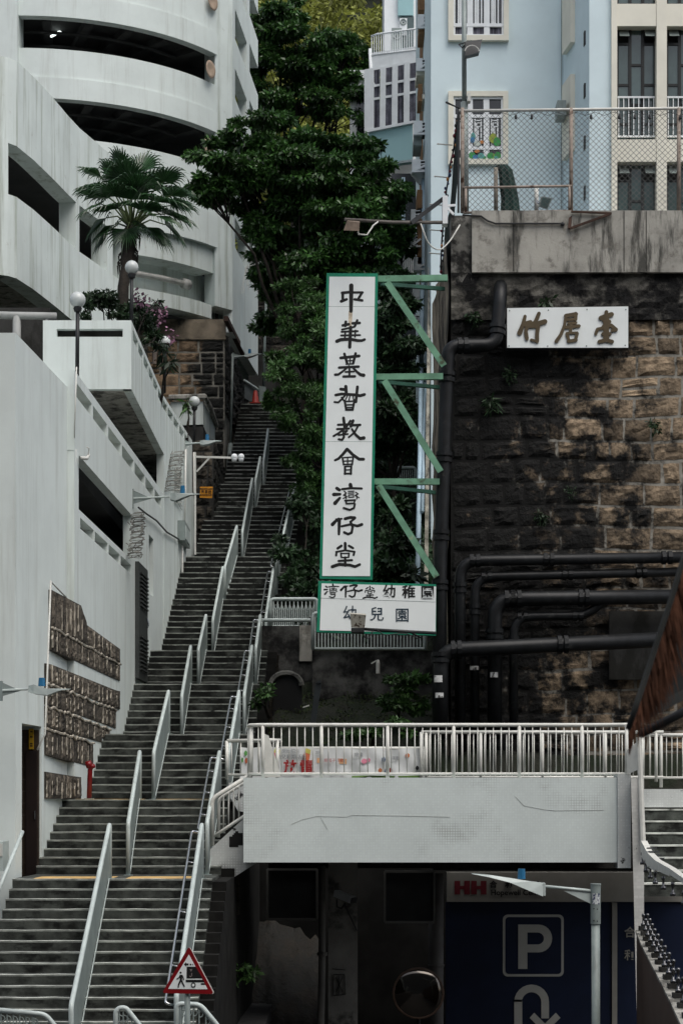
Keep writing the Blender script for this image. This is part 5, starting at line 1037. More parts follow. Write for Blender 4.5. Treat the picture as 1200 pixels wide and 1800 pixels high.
for ch, x, y, sz, mt in (('幼', 684, 1041, 24, BLACK), ('稚', 718, 1042, 24, BLACK), ('園', 751, 1043, 25, BLACK), ('幼', 615, 1079, 26, TXB), ('兒', 662, 1081, 26, TXB), ('園', 706.5, 1083, 26, TXB)):
    text('character', ch, W(x, y, d)+Vector((0, -.017, 0)), sz*d/FPX, mt, ks, .006 if mt is BLACK else .002)
# green steel brackets
gb = thing('green_sign_bracket', W(780, 850, 44.4), 'pale green steel bracket frame holding the tall church sign to the stone wall', 'bracket')
def pb_(a, b, w, h, nm, mt=BRKT, da=44.2, db=44.2):
    m = MB(); m.bar(W(*a, da), W(*b, db), w, h); return m.build(nm, mt, gb)
for (a, b) in (((664, 491), (786, 489)), ((660, 663), (778, 662)), ((656, 847), (772, 847))):
    pb_(a, b, .12, .135, 'arm'); pb_((a[0]+6, a[1]+8), (b[0]-6, b[1]+19), .09, .08, 'rear_arm', mat('dark_green_steel', (.03, .10, .07), .6, .25, 3), 44.5, 45.3)
for (a, b) in (((680, 496), (780, 643)), ((675, 669), (774, 829)), ((665, 853), (767, 1014))): pb_(a, b, .05, .14, 'diagonal_brace', BRKT, 44.1, 44.1)
# floodlights for the sign
t = thing('sign_floodlight', W(765, 1118, 43.6), 'rusty floodlight on an arm in front of the wide kindergarten sign', 'lamp')
m = MB(); m.hexa([W(617, 1103, 43.0), W(640, 1104, 43.0), W(641, 1102, 43.4), W(617, 1101, 43.4), W(615, 1079, 42.9), W(643, 1081, 42.9), W(643, 1079, 43.2), W(615, 1077, 43.2)]); m.build('lamp_body', mat('rusty_cream', (.42, .40, .34), .7, .15, 4, dirt=(.06, .04, .025), dthr=(.52, .6), dscale=12), t)
m = MB(); m.box(X(617, 43), X(640, 43), 42.95, 43.3, Z(1111.5, 43), Z(1104, 43)); m.build('ballast', DARKM, t)
m = MB(); m.tube([W(640, 1106, 43.2), W(766, 1113, 43.6)], .035, 6); m.tube([W(722, 1112, 43.5), W(742, 1122, 43.9)], .02, 5); m.build('arm', DARKM, t, True)
m = MB(); m.tube([W(637, 1110, 43.1), W(641, 1121, 43.1), W(648, 1122, 43.1), W(655, 1110, 43.2)], .012, 5); m.build('cable', DARKM, t, True)
m = MB(); m.tube(rounded([W(662, 1107, 43.2), W(675, 1117, 43.2), W(712, 1112, 43.3), W(733, 1122, 43.5)], .3), .012, 5); m.build('cable', DARKM, t, True)
t = thing('sign_floodlight', W(783, 395, 44.6), 'floodlight on a long thin arm above the top of the tall church sign', 'lamp')
m = MB(); m.tube([W(606, 386, 43.4), W(690, 391, 43.8), W(783, 391, 44.5)], .04, 6); m.build('arm', mat('rust_grey', (.10, .09, .08), .7, .3, 4), t, True)
m = MB(); m.bar(W(722, 392, 44), W(779, 349, 44.5), .06, .09); m.build('brace', DARKM, t)
m = MB(); m.hexa([W(604, 405, 43.2), W(631, 406, 43.2), W(631, 404, 43.5), W(604, 403, 43.5), W(610, 388, 43.2), W(632, 391, 43.2), W(632, 389, 43.5), W(610, 387, 43.5)]); m.build('lamp_body', mat('rust_lamp', (.16, .12, .09), .7, .3, 5), t)
m = MB(); m.tube([W(628, 402, 43.4), W(630, 412, 43.4), W(645, 413, 43.4), W(656, 396, 43.5), W(664, 390, 43.6)], .018, 6); m.build('cable', PALE, t, True)
m = MB(); m.tube(rounded([W(739, 393, 44), W(752, 430, 44.2), W(772, 442, 44.4), W(790, 425, 44.6), W(808, 395, 44.7)], .3), .016, 6); m.build('cable', PALE, t, True)
m = MB(); m.box(X(777, 44.5), X(786, 44.5), 44.4, 44.7, Z(395, 44.5), Z(346, 44.5)); m.bar(W(782, 362, 44.6), W(797, 377, 44.6), .05, .05); m.bar(W(780, 362, 44.6), W(800, 361, 44.6), .05, .05); m.build('wall_bracket', WFR, t)
# bronze-lettered terrace sign
d2 = 44.6
bs_ = thing('bronze_lettered_sign', W(997, 612, d2), 'white board with three bronze brush characters on the stone wall', 'sign')
m = MB(); m.prism([W(889, 541, d2), W(1104, 538, d2), W(1104, 613, d2), W(889, 613, d2)], (0, .16, 0)); m.build('backing', DARKM, bs_)
m = MB(); m.prism([W(890.5, 542, d2)-Vector((0, .02, 0)), W(1103, 539, d2)-Vector((0, .02, 0)), W(1103, 611.5, d2)-Vector((0, .02, 0)), W(890.5, 611.5, d2)-Vector((0, .02, 0))], (0, .019, 0)); m.build('board', SIGNW, bs_)
GC = [[((30, 44), [(218, 140), (200, 215), (168, 292)]), (36, [(205, 210), (268, 192)]), (34, [(240, 215), (225, 280), (235, 345)]), ((34, 44), [(345, 115), (315, 190), (285, 222)]), (44, [(290, 222), (400, 188)]), (36, [(340, 220), (328, 300), (328, 368)]), (22, [(325, 370), (275, 355)]), (50, [(235, 222), (330, 222)])],
      [(36, [(592, 135), (685, 120)]), (32, [(682, 115), (680, 168)]), (24, [(605, 172), (680, 165)]), (24, [(615, 205), (685, 200)]), ((24, 34), [(590, 145), (580, 220), (545, 310), (505, 368)]), (30, [(595, 240), (712, 228)]), (28, [(640, 225), (632, 290)]), (22, [(600, 295), (695, 290)]), (26, [(600, 300), (622, 368)]), (30, [(695, 298), (678, 360)]), (30, [(615, 368), (685, 358)])],
      [(34, [(962, 100), (960, 140)]), (42, [(912, 155), (1010, 122)]), (38, [(940, 175), (988, 190)]), (28, [(866, 300), (880, 258), (925, 248)]), ((30, 36), [(935, 232), (1005, 222), (1050, 262)]), (24, [(1012, 272), (1050, 268)]), (54, [(960, 150), (960, 345)]), (30, [(930, 302), (995, 302)]), ((34, 34), [(898, 372), (960, 358), (1015, 372)])]]
BRS = BROWN
for ink in GC:
    m = MB(); strokes(m, ink, lambda x, y, e: W(880+x/5.217, 530+y/5.217, d2)+Vector((0, -.02-e, 0)), Vector((0, -1, 0)), .03); m.build('character', BRS, bs_)
for (x, y) in ((895, 546), (963, 545), (1031, 544), (1099, 544), (894, 608), (962, 608), (1030, 608), (1098, 607)):
    m = MB(); m.ball(W(x, y, d2-.02), .016, 8, 5); m.build('bolt', GALV, bs_)
# ------------------------------------------------------------------ footbridge
def zb(y): return Z(y, 36)
fb = thing('footbridge', (X(770, 36), 36, zb(1520)), 'tiled concrete footbridge slab with a deep white mosaic parapet', 'bridge')
x0, x1 = X(428, 36), X(1084, 36); zt0, zb0 = zb(1367), zb(1516)
m = MB(); m.box(x0, x1, 36, 36.28, zb0, zt0); m.build('parapet', TILE, fb)
m = MB(); m.box(x1+.002, X(1107, 36), 35.94, 36.5, zb0-.1, zt0+.07); m.build('end_pier', TILED, fb)
m = MB(); m.box(x0+.01, X(1120, 36), 36.29, 40.3, zb0+.05, zb0+.35); m.box(x0+.3, X(1240, 36), 40.31, 40.55, zb0-.25, zb0+.95); m.build('deck', CONCD, fb)
m = MB(); m.box(X(760, 41), X(1240, 40), 40.6, 41.3, zb0-.3, zb0+.6); m.build('cross_beam', CONCD, fb)
BME = MB().tube([(0, 0, 0), (0, 0, 1)], .0105, 6).mesh('baluster', RAIL, smooth=True)
PME = MB().tube([(0, 0, 0), (0, 0, 1)], .034, 8).mesh('post', RAIL, smooth=True)
def railing(label, path, zlo, zhi, posts, nb, group, skirt=.09, rr=.036, mtl=None, cat='railing'):
    """path: plan polyline; rails at zlo/zhi, balusters between posts"""
    P3 = [Vector((p[0], p[1], 0)) for p in path]; seg = [(b-a).length for a, b in zip(P3, P3[1:])]; T = sum(seg)
    def at(s):
        s = max(0, min(T, s))
        for a, b, l in zip(P3, P3[1:], seg):
            if s <= l+1e-6: return a.lerp(b, s/l)
            s -= l
        return P3[-1]
    t = thing('railing', at(T/2)+Vector((0, 0, zlo)), label, cat, group)
    m = MB(); m.tube([p+Vector((0, 0, zhi)) for p in P3], rr, 8); m.build('top_rail', RAIL, t, True)
    m = MB(); m.tube([p+Vector((0, 0, zlo)) for p in P3], rr*.7, 8); m.build('bottom_rail', RAIL, t, True)
    for s in posts: link('post', PME, t, at(s*T)+Vector((0, 0, zlo-skirt)), scale=(1, 1, zhi-zlo+skirt))
    for k in range(nb):
        s = (k+.5)/nb
        if min(abs(s-q) for q in posts)*T < .06: continue
        link('baluster', BME, t, at(s*T)+Vector((0, 0, zlo)), scale=(1, 1, zhi-zlo))
    return t
cl_ = [(x0+.10+.35*(1-math.cos(R(a)))-.02, 36.12+.35*(1-math.sin(R(a)))) for a in range(0, 91, 15)]
path = [(x0+.06, 37.6), (x0+.06, 36.9)]+cl_+[(X(1040, 36), 36.12), (X(1090, 36), 36.05), (X(1106, 36), 35.95)]
T = 1.2+(X(1106, 36)-x0)
px_ = [465, 567, 682, 797, 911, 1020, 1098]
posts = [0, .1]+[(1.15+X(x, 36)-x0)/T for x in px_[1:]]
railing('long front white railing on the footbridge parapet', path, zb(1360), zb(1274), [0, .09]+[min(1, (1.2+X(x, 36.1)-x0)/T) for x in px_], 58, 'white railings of the footbridge')
railing('rear white railing across the footbridge behind the front one, right part', [(X(740, 40), 40), (X(1165, 40), 40)], Z(1366, 40), Z(1287, 40), [0, .02, .245, .50, .76, .97], 44, 'white railings of the footbridge')
railing('lower white railing behind the banner on the footbridge', [(X(492, 40.2), 40.2), (X(745, 40.2), 40.2)], Z(1375, 40), Z(1315, 40), [0, .35, .7, 1], 16, 'white railings of the footbridge')
railing('short white railing at the left end of the footbridge beside the stairs', [(X(399, 38.5), 38.5), (X(494, 38.5), 38.5), (X(468, 38), 38)], Z(1362, 38.5), Z(1302, 38.5), [0, .74, 1], 9, 'white railings of the footbridge')
m = MB(); m.prism([W(465, 1290, 37.3), W(472, 1293, 37.3), W(494, 1366, 37.3), W(465, 1366, 37.3)], (0, .06, 0)); o = m.build('flared_plate', RAIL); tag(o, 'white flared plate behind the rounded left corner of the footbridge railing', 'plate')
# far landing on the right with steps going up
railing('white railing of the landing at the far right behind the straw parasol', [(X(1128, 40.6), 40.6), (X(1260, 40.6), 40.6)], Z(1367, 40.6), Z(1292, 40.6), [0, .25, .75, 1], 14, 'white railings of the footbridge', .2)
m = MB(); m.box(X(1128, 40.5), X(1260, 40.5), 40.5, 40.9, Z(1419, 40.5), Z(1387, 40.5)); o = m.build('landing_edge', TILED); tag(o, 'mosaic edge beam of the landing above the short dark steps at far right', 'beam')
ss_ = thing('short_stair', (X(1190, 39), 39, zb0+.3), 'short flight of dark concrete steps at the far right under the landing', 'stairs')
for k in range(7):
    y = 1526-k*24+6; dd_ = 37.7+k*.42; m = MB(); zt__ = Z(1420+6*17-k*17, dd_)
    zt__ = Z(1422, 40.3)-(6-k)*.235; m.box(X(1130, dd_), X(1260, dd_), dd_, dd_+.45, zt__-.25, zt__-.03); s = m.build('step', STEP, ss_)
    m = MB(); m.box(X(1130, dd_), X(1260, dd_), dd_-.02, dd_+.46, zt__-.03, zt__); m.build('nosing', NOSE, s)
# hairline cracks across the parapet mosaic
for pts in ([(512, 1449), (530, 1441), (556, 1435), (610, 1436), (618, 1433), (700, 1434), (790, 1436)], [(563, 1437), (570, 1448), (575, 1457)], [(905, 1400), (920, 1416), (955, 1423), (975, 1425), (1060, 1424)]):
    m = MB()
    for a, b in zip(pts, pts[1:]): m.bar(W(*a, 35.998), W(*b, 35.998), .004, .007, (0, 1, 0))
    m.build('crack', mat('crack_dark', (.36, .37, .35), .9, .2, 5), fb)
# banner on the rear railing
db = 40.08
bn = thing('banner', W(580, 1368, db), 'crinkled white vinyl banner with red characters on the railing', 'banner')
def bw(x, y, o=0):
    f = .05*math.sin(x*.11)+.04*math.sin(x*.27+y*.08)*(1 if x > 590 else .3)+.03*math.sin((x-y)*.13)*(1 if x > 600 else .3); return W(x, y, db-f*.35-o)
m = MB(); NX, NY = 80, 10; m.add([bw(422+(742-422)*i/NX, 1313+(1369-1313)*j/NY+ (1.5*math.sin(i*.4) if j in (0, NY) else 0)+i*.05) for j in range(NY+1) for i in range(NX+1)], [(j*(NX+1)+i, j*(NX+1)+i+1, (j+1)*(NX+1)+i+1, (j+1)*(NX+1)+i) for j in range(NY) for i in range(NX)])
m.build('vinyl', mat('vinyl', (.66, .68, .67), .45, .04, 2, spec=.5), bn, True)
RDT = mat('red_ink', (.30, .012, .012), .6, .1, 3); GRY = mat('grey_ink', (.12, .13, .14), .6, .1, 3); PEA = mat('peach_ink', (.72, .42, .24), .6, .1, 3)
for ch, x, y, s, mt, b in (('放', 511, 1350, 26, RDT, .007), ('電', 539, 1350, 26, RDT, .007), ('幼兒暑期活動', 512, 1331, 9, GRY, 0), ('開始招生', 511, 1321, 8, GRY, 0), ('暑期親子活動', 612, 1336, 7, RDT, 0), ('活動', 560, 1323, 6, GRY, 0), ('報名及查詢請聯絡', 605, 1360, 6, GRY, 0), ('繪畫', 630, 1327, 8, GRY, 0), ('運動', 695, 1333, 7, GRY, 0)):
    if ch == '暑期親子活動':
        m = MB(); m.add([bw(557, 1332, .01), bw(609, 1334, .01), bw(609, 1343, .01), bw(557, 1341, .01)], [(0, 1, 2, 3)]); m.build('peach_strip', PEA, bn)
        x, y = 583, 1337
    text('lettering', ch, bw(x, y, .05), s*db/FPX, mt, bn, b, ext=.001)
def blob(x, y, rx, ry, mt, nm): 
    m = MB(); m.add([bw(x+.75*rx*math.cos(2*math.pi*k/14), y+.75*ry*math.sin(2*math.pi*k/14)*(1+.15*math.sin(k*2)), .03) for k in range(14)], [tuple(range(14))]); m.build(nm, mt, bn)
for x, mt1, mt2 in ((537, 'orange_ice', 'yellow_ice'), (483, 'pink_ice', 'yellow_ice')):
    C1 = {'orange_ice': (.62, .16, .07), 'pink_ice': (.65, .25, .28), 'yellow_ice': (.55, .50, .12)}
    m = MB(); m.add([bw(x-5, 1334, .03), bw(x+6, 1337, .03), bw(x+8, 1326, .03), bw(x-2, 1322, .03)], [(0, 1, 2, 3)]); m.build('ice_lolly', mat(mt1, C1[mt1], .6, .1, 3), bn)
    m = MB(); m.add([bw(x-2, 1322, .035), bw(x+8, 1326, .035), bw(x+9, 1318, .035), bw(x+1, 1315, .035)], [(0, 1, 2, 3)]); m.build('ice_lolly', mat(mt2, C1[mt2], .6, .1, 3), bn)
blob(640, 1338, 7, 6, mat('pink_ink', (.62, .22, .30), .6, .2, 9), 'pink_flower'); blob(647, 1336, 5, 5, MATS['pink_ink'], 'pink_flower')
blob(716, 1328, 5, 5.5, mat('ball_orange', (.50, .17, .07), .6, .1, 3), 'ball'); blob(674, 1335, 4, 7, mat('navy_ink', (.03, .08, .18), .6, .3, 9), 'blue_shape'); blob(668, 1354, 4.5, 5, MATS['ball_orange'], 'orange_shape'); blob(686, 1354, 4, 5, REDC, 'red_shape'); blob(678, 1356, 3, 6, MATS['navy_ink'], 'blue_shape'); blob(733, 1350, 4, 5, DARKM, 'dark_shape'); blob(433, 1337, 3.5, 7, mat('red_fruit', (.42, .10, .04), .6, .3, 9), 'fruit'); blob(432, 1324, 4, 6, mat('fruit_green', (.08, .25, .06), .6, .2, 9), 'fruit_leaf'); blob(426, 1336, 2.5, 6, MATS['fruit_green'], 'fruit_leaf')
m = MB(); m.add([bw(618, 1364, .02), bw(650, 1363, .02), bw(690, 1364, .02), bw(740, 1363, .02), bw(740, 1369, .02), bw(618, 1369, .02)], [(0, 1, 2, 3, 4, 5)]); m.build('green_strip', mat('grass_print', (.14, .26, .06), .6, .2, 9), bn)
# sloping tiled stair from the bridge down to the landing of the long stairs
sp = thing('sloping_stair_wall', (X(400, 37), 37, 1.9), 'sloping white mosaic stair wall left of the footbridge with a dark bare patch', 'stair wall')
m = MB(); m.prism([W(427, 1440, 36.45), W(376, 1487, 36.45), W(362, 1500, 36.45), W(371, 1568, 36.45), W(452, 1516, 36.45), W(452, 1440, 36.45)], (0, .22, 0)); m.build('wall', TILED, sp)
m = MB(); rg = random.Random(4); P_ = [W(403+24*i/9, 1461+28*j/9, 36.446) for j in range(10) for i in range(10)]
m.add(P_, [(j*10+i, j*10+i+1, (j+1)*10+i+1, (j+1)*10+i) for j in range(9) for i in range(9) if (0 < j < 8 or rg.random() < .6) and 1461+28*j/9 > 1443+(427-(403+24*i/9))*.92+5]); m.build('bare_patch', mat('bare_patch', (.012, .012, .012), .9, .2, 4), sp)
m = MB(); m.prism([W(402, 1376, 38.2), W(440, 1372, 38.2), W(440, 1430, 38.2), W(418, 1425, 38.2), W(404, 1400, 38.2)], (0, .3, 0)); m.build('upper_end_wall', TILED, sp)
t = thing('sloping_railing', W(372, 1490, 37.5), 'sloping white railing down the tiled stair wall left of the footbridge', 'railing', 'white railings of the footbridge')
m = MB(); m.tube(rounded([W(373, 1487, 36.5), W(373, 1404, 36.5), W(440, 1362, 36.5)], .12), .042, 8); m.tube(rounded([W(384, 1472, 36.65), W(385, 1404, 36.65), W(432, 1374, 36.65)], .1), .032, 8); m.build('top_rail', RAIL, t, True)
m = MB(); m.tube([W(373, 1472, 36.5), W(430, 1434, 36.5)], .03, 8); m.build('bottom_rail', RAIL, t, True)
for x in (393, 402, 411, 420): m = MB(); m.tube([W(x, 1460-(x-393)*.68, 36.6), W(x, 1398-(x-393)*.62, 36.6)], .013, 6); m.build('baluster', RAIL, t, True)
# ------------------------------------------------------------------ things under the bridge
m = MB(); m.box(X(577, 40), X(628, 40), 39.6, 40.3, -2.2, zb0+.06); o = m.build('concrete_pillar', mat('pillar_concrete', (.30, .29, .265), .9, .2, 1.5, dirt=(.06, .06, .055), dthr=(.5, .66), dscale=1.4, bump=.2)); tag(o, 'square concrete pillar carrying the footbridge, beside a thin pipe', 'pillar')
m = MB(); m.tube([W(566, 1522, 39.2), W(566, 1690, 39.2), W(562, 1900, 39.2)], .07, 8); m.tube([W(566, 1674, 39.2), W(566, 1680, 39.2)], .10, 8); o = m.build('grey_drain_pipe', mat('grey_pipe2', (.17, .165, .15), .6, .15, 3), None, True); tag(o, 'thin grey drain pipe left of the concrete pillar under the footbridge', 'pipe')
m = MB(); m.tube([W(766, 1535, 41.2), W(766, 1900, 41.2)], .155, 12); m.tube([W(766, 1695, 41.2), W(766, 1699, 41.2)], .175, 12); o = m.build('round_column', mat('column_paint', (.12, .115, .11), .7, .15, 3), None, True); tag(o, 'dim round column behind the convex mirror', 'column')
for (xa, xb, ya, yb, l) in ((470, 557, 1528, 1616, 'dark framed square panel under the left part of the footbridge'), (676, 763, 1532, 1621, 'dark framed square panel between the pillar and the parking board')):
    dd_ = 41; t = thing('framed_panel', W((xa+xb)/2, yb, dd_), l, 'panel', 'dark framed panels under the footbridge'); m = MB(); m.box(X(xa, dd_), X(xb, dd_), dd_, dd_+.06, Z(yb, dd_), Z(ya, dd_)); m.build('board', DARKM, t)
    m = MB()
    for a, b in (((xa, ya), (xb, ya)), ((xb, ya), (xb, yb)), ((xb, yb), (xa, yb)), ((xa, yb), (xa, ya))): m.bar(W(*a, dd_-.03), W(*b, dd_-.03), .045, .05)
    m.build('frame', mat('dim_frame', (.14, .14, .13), .6, .1, 3), t)
t = thing('security_camera', W(606, 1590, 39.3), 'white bullet security camera on the concrete pillar', 'security camera')
m = MB(); m.bar(W(591, 1570, 39.2), W(620, 1582, 38.95), .17, .13); m.build('housing', WFR, t); m = MB(); m.bar(W(618, 1581, 38.98), W(622, 1583, 38.93), .15, .11); m.build('lens', DARKM, t)
m = MB(); m.tube([W(592, 1582, 39.3), W(592, 1594, 39.4), W(600, 1597, 39.45), W(606, 1588, 39.3)], .02, 6); m.tube([W(606, 1592, 39.5), W(627, 1636, 39.58)], .012, 5); m.build('bracket', DARKM, t)
m = MB(); 
for (a, b) in (((586, 1713), (605, 1713)), ((586, 1713), (586, 1750)), ((605, 1713), (607, 1748)), ((586, 1750), (607, 1748)), ((590, 1718), (602, 1744)), ((602, 1718), (590, 1744)), ((595, 1715), (595, 1748)), ((584, 1703), (607, 1705))): m.bar(W(*a, 39.58), W(*b, 39.58), .012, .025, (0, 1, 0))
o = m.build('scrawl', DARKM); tag(o, 'small scrawled square of graffiti low on the concrete pillar', 'graffiti')
t = thing('convex_mirror', W(735, 1800, 38), 'round convex traffic mirror under the footbridge', 'traffic mirror')
c = W(735, 1746, 38); me = MB().lathe((0, 0, 0), [(0, .10), (.15, .093), (.3, .07), (.42, .03), (.47, 0)], 28).mesh('mirror_face', mat('mirror', (.10, .09, .08), .08, 0, 1, metal=1), smooth=True); link('mirror_face', me, t, c, rot=(R(90), 0, 0))
me = MB().lathe((0, 0, 0), [(.46, .012), (.50, .02), (.50, -.05), (.2, -.12), (0, -.12)], 28).mesh('rim', mat('mirror_rim', (.05, .03, .02), .6, .2, 3), smooth=True); link('rim', me, t, c, rot=(R(90), 0, 0))
m = MB(); m.tube([W(735, 1780, 38.15), W(735, 1950, 38.15)], .04, 8); m.build('post', DARKM, t, True)
# rear wall, rock bank
m = MB(); m.box(X(360, 44), X(1260, 41.5), 43.6, 44, -2.2, zb0+.5); o = m.build('under_bridge_wall', mat('near_black_wall', (.009, .009, .0085), .95, .4, 1.2, spec=.05)); o['kind'] = 'structure'  # one even near-black colour
P_ = []; rg = random.Random(8); na, nb_ = 14, 12
for j in range(nb_+1):
    for i in range(na+1):
        x = X(432+(562-432)*i/na, 42); y = 40.2+3.2*j/nb_; z = -.9+2.5*(j/nb_)**.8*(1-.25*abs(i/na-.35))+rg.uniform(-.12, .12); P_.append((x, y, z))
m = MB().add(P_, [(j*(na+1)+i, j*(na+1)+i+1, (j+1)*(na+1)+i+1, (j+1)*(na+1)+i) for j in range(nb_) for i in range(na)]); o = m.build('rock_bank', ROCK, None, True); tag(o, kind='structure')
# parking board
pk = thing('parking_board', W(945, 1800, 41.8), 'dark navy car park board with a white P and U-turn arrow', 'sign'); dp = 41.8
m = MB(); m.box(X(783, dp), X(1074, dp), dp, dp+.2, -2.2, Z(1586, dp)); m.build('board', NAVY, pk)
m = MB(); m.box(X(1084, dp), X(1230, dp), dp, dp+.2, -2.2, Z(1586, dp)); m.build('board', NAVY, pk)
m = MB(); m.box(X(1074.5, dp), X(1083.5, dp), dp-.04, dp+.15, -2.2, Z(1586, dp)); m.build('trim', BEIGE, pk)
m = MB(); m.box(X(785, dp), X(1230, dp), dp-.06, dp+.2, Z(1585, dp), Z(1533, dp)); m.build('fascia', BEIGE, pk)
def face(x, y, e=.0): return W(x, y, dp)+Vector((0, -e, 0))
def rrect(cx, cy, w, h, r, e): 
    return [face(cx+sx*(w-r)+r*math.cos(a), cy+sy*(h-r)+r*math.sin(a), e) for sx, sy, a0 in ((1, 1, 0), (-1, 1, 90), (-1, -1, 180), (1, -1, 270)) for a in [R(a0+q*15) for q in range(7)]]
PW = mat('print_white', (.42, .42, .385), .6, .05, 3)
m = MB(); m.prism(rrect(936.5, 1662, 53.5, 54.5, 9, .012), (0, .01, 0)); m.build('sign_border', PW, pk)
m = MB(); m.prism(rrect(936.5, 1662, 49, 50, 6, .016), (0, .003, 0)); m.build('sign_field', NAVY, pk)
m = MB(); k = strokes(m, [(15, [(918, 1633), (918, 1695)])], lambda x, y, e: face(x, y, .016+e), Vector((0, -1, 0)), .004)
m = MB(); m.prism([face(910, 1625, .024), face(926, 1625, .024), face(926, 1703, .024), face(910, 1703, .024)], (0, .004, 0))
arcp = [(926, 1625)]+[(946+23.5*math.sin(R(a)), 1649.5-24.5*math.cos(R(a))) for a in range(0, 181, 15)]+[(926, 1674)]; arci = [(926, 1639)]+[(944+11*math.sin(R(a)), 1649.5-10.5*math.cos(R(a))) for a in range(0, 181, 15)]+[(926, 1660)]
vs = [face(*p, .024) for p in arcp]+[face(*p, .024) for p in arci]; n = len(arcp); m.add(vs, [(i, i+1, n+i+1, n+i) for i in range(n-1)]); m.build('letter_p', PW, pk)
m = MB(); arcp = [(903, 1830), (903, 1757)]+[(933.5-30.5*math.cos(R(a)), 1761-30.5*math.sin(R(a))) for a in range(0, 181, 15)]+[(964, 1790)]; arci = [(917, 1830), (917, 1757)]+[(933.5-17*math.cos(R(a)), 1761-17*math.sin(R(a))) for a in range(0, 181, 15)]+[(950.5, 1790)]
n = len(arcp); m.add([face(*p, .018) for p in arcp]+[face(*p, .018) for p in arci], [(i, i+1, n+i+1, n+i) for i in range(n-1)])
m.add([face(*p, .019) for p in ((930, 1789), (938, 1780), (957, 1799), (976, 1780), (984, 1789), (957, 1816))], [(0, 1, 2, 3, 4, 5)]); m.build('u_turn_arrow', PW, pk)
for x in (798, 827):
    m = MB(); q = .07
    for a, b, c_, e_ in ((x, 1548, x+10, 1572), (x+17, 1548, x+27, 1572), (x+10, 1557, x+17, 1563)): m.add([face(a, c_ and b, q), face(c_, b, q), face(c_, e_, q), face(a, e_, q)], [(0, 1, 2, 3)])
    m.build('red_logo', REDL, pk)
for s, x, y, sz in (('合', 866, 1555, 13), ('和', 893, 1555, 13), ('中', 920, 1555, 13), ('心', 945, 1555, 13)): text('lettering', s, face(x, y, .075), sz*dp/FPX, BLACK, pk, .006)
text('lettering', 'Hopewell Centre', face(909, 1569, .075), 13.5*dp/FPX, BLACK, pk, .004)
for s, y in (('合', 1640), ('和', 1680)): text('lettering', s, face(1106, y, .02), 20*dp/FPX, BEIGE, pk, .004)
# ------------------------------------------------------------------ street lamp at the right
ld = 33
sl_ = thing('street_lamp', (X(1046, ld), ld, -2.2), 'grey street lamp post with a leaf-shaped head in front of the parking board', 'street lamp')
m = MB(); m.tube([(X(1047, ld), ld, -2.2), W(1046, 1624, ld)], .072, 12); m.build('pole', GALV, sl_, True)
m = MB(); m.tube([W(1046, 1624, ld), W(1046, 1556, ld)], .085, 24); m.tube([W(1046, 1556, ld), W(1046, 1553, ld)], .09, 24); m.build('sleeve', GALV, sl_)
for (x, y) in ((1043, 1597), (1049, 1598), (1043, 1618), (1049, 1619)): m = MB(); m.ball(W(x, y, ld-.082), .012, 6, 4); m.build('bolt', DARKM, sl_)
m = MB(); m.tube([W(1040, 1566, ld), W(956, 1558, ld)], .026, 8); m.build('arm', GALVL, sl_, True)
m = MB(); m.prism([W(1038, 1568, ld), W(990, 1566, ld), W(1038, 1589, ld)], (0, .02, 0)); m.build('gusset', GALVL, sl_)
def lamp_head(root, pts_top, pts_bot, dd_, w, mtl=GALVL):
    m = MB(); n = len(pts_top); P_ = []
    for (a, b, f) in zip(pts_top, pts_bot, [0, .6, .9, 1, .9, .7][:n]):
        for s in (-1, 1): P_.append(W(*a, dd_)+Vector((0, s*w*f*.7, 0)))
        for s in (1, -1): P_.append(W(*b, dd_)+Vector((0, s*w*f, 0)))
    m.add(P_, [(i*4+q, i*4+(q+1) % 4, (i+1)*4+(q+1) % 4, (i+1)*4+q) for i in range(n-1) for q in range(4)]+[(0, 1, 2, 3), tuple((n-1)*4+q for q in range(4))]); return m.build('lamp_head', mtl, root)
lamp_head(sl_, [(828, 1534.5), (860, 1538), (900, 1544), (930, 1549), (954, 1552)], [(828, 1536), (860, 1542), (895, 1551), (930, 1566), (952, 1575)], ld, .16)
m = MB(); m.box(X(953, ld), X(957, ld), ld-.12, ld+.12, Z(1574, ld), Z(1552, ld)); m.build('end_cap', GALVL, sl_)
m = MB(); m.lathe(W(916, 1545, ld), [(0, 0), (.068, 0), (.058, .17), (0, .17)], 12); m.build('photocell', BLUEC, sl_)
m = MB(); P_ = []
for k in range(6):
    a = R(225+90*k/5); P_ += [W(1046, 1589, ld)+Vector((.088*math.cos(a), .088*math.sin(a), 0)), W(1046, 1570, ld)+Vector((.088*math.cos(a), .088*math.sin(a), 0))]
m.add(P_, [(2*k, 2*k+1, 2*k+3, 2*k+2) for k in range(5)]); m.build('sticker', mat('sticker', (.55, .58, .58), .5, .1, 9, dirt=(.05, .06, .12), dthr=(.52, .56), dscale=22), sl_)
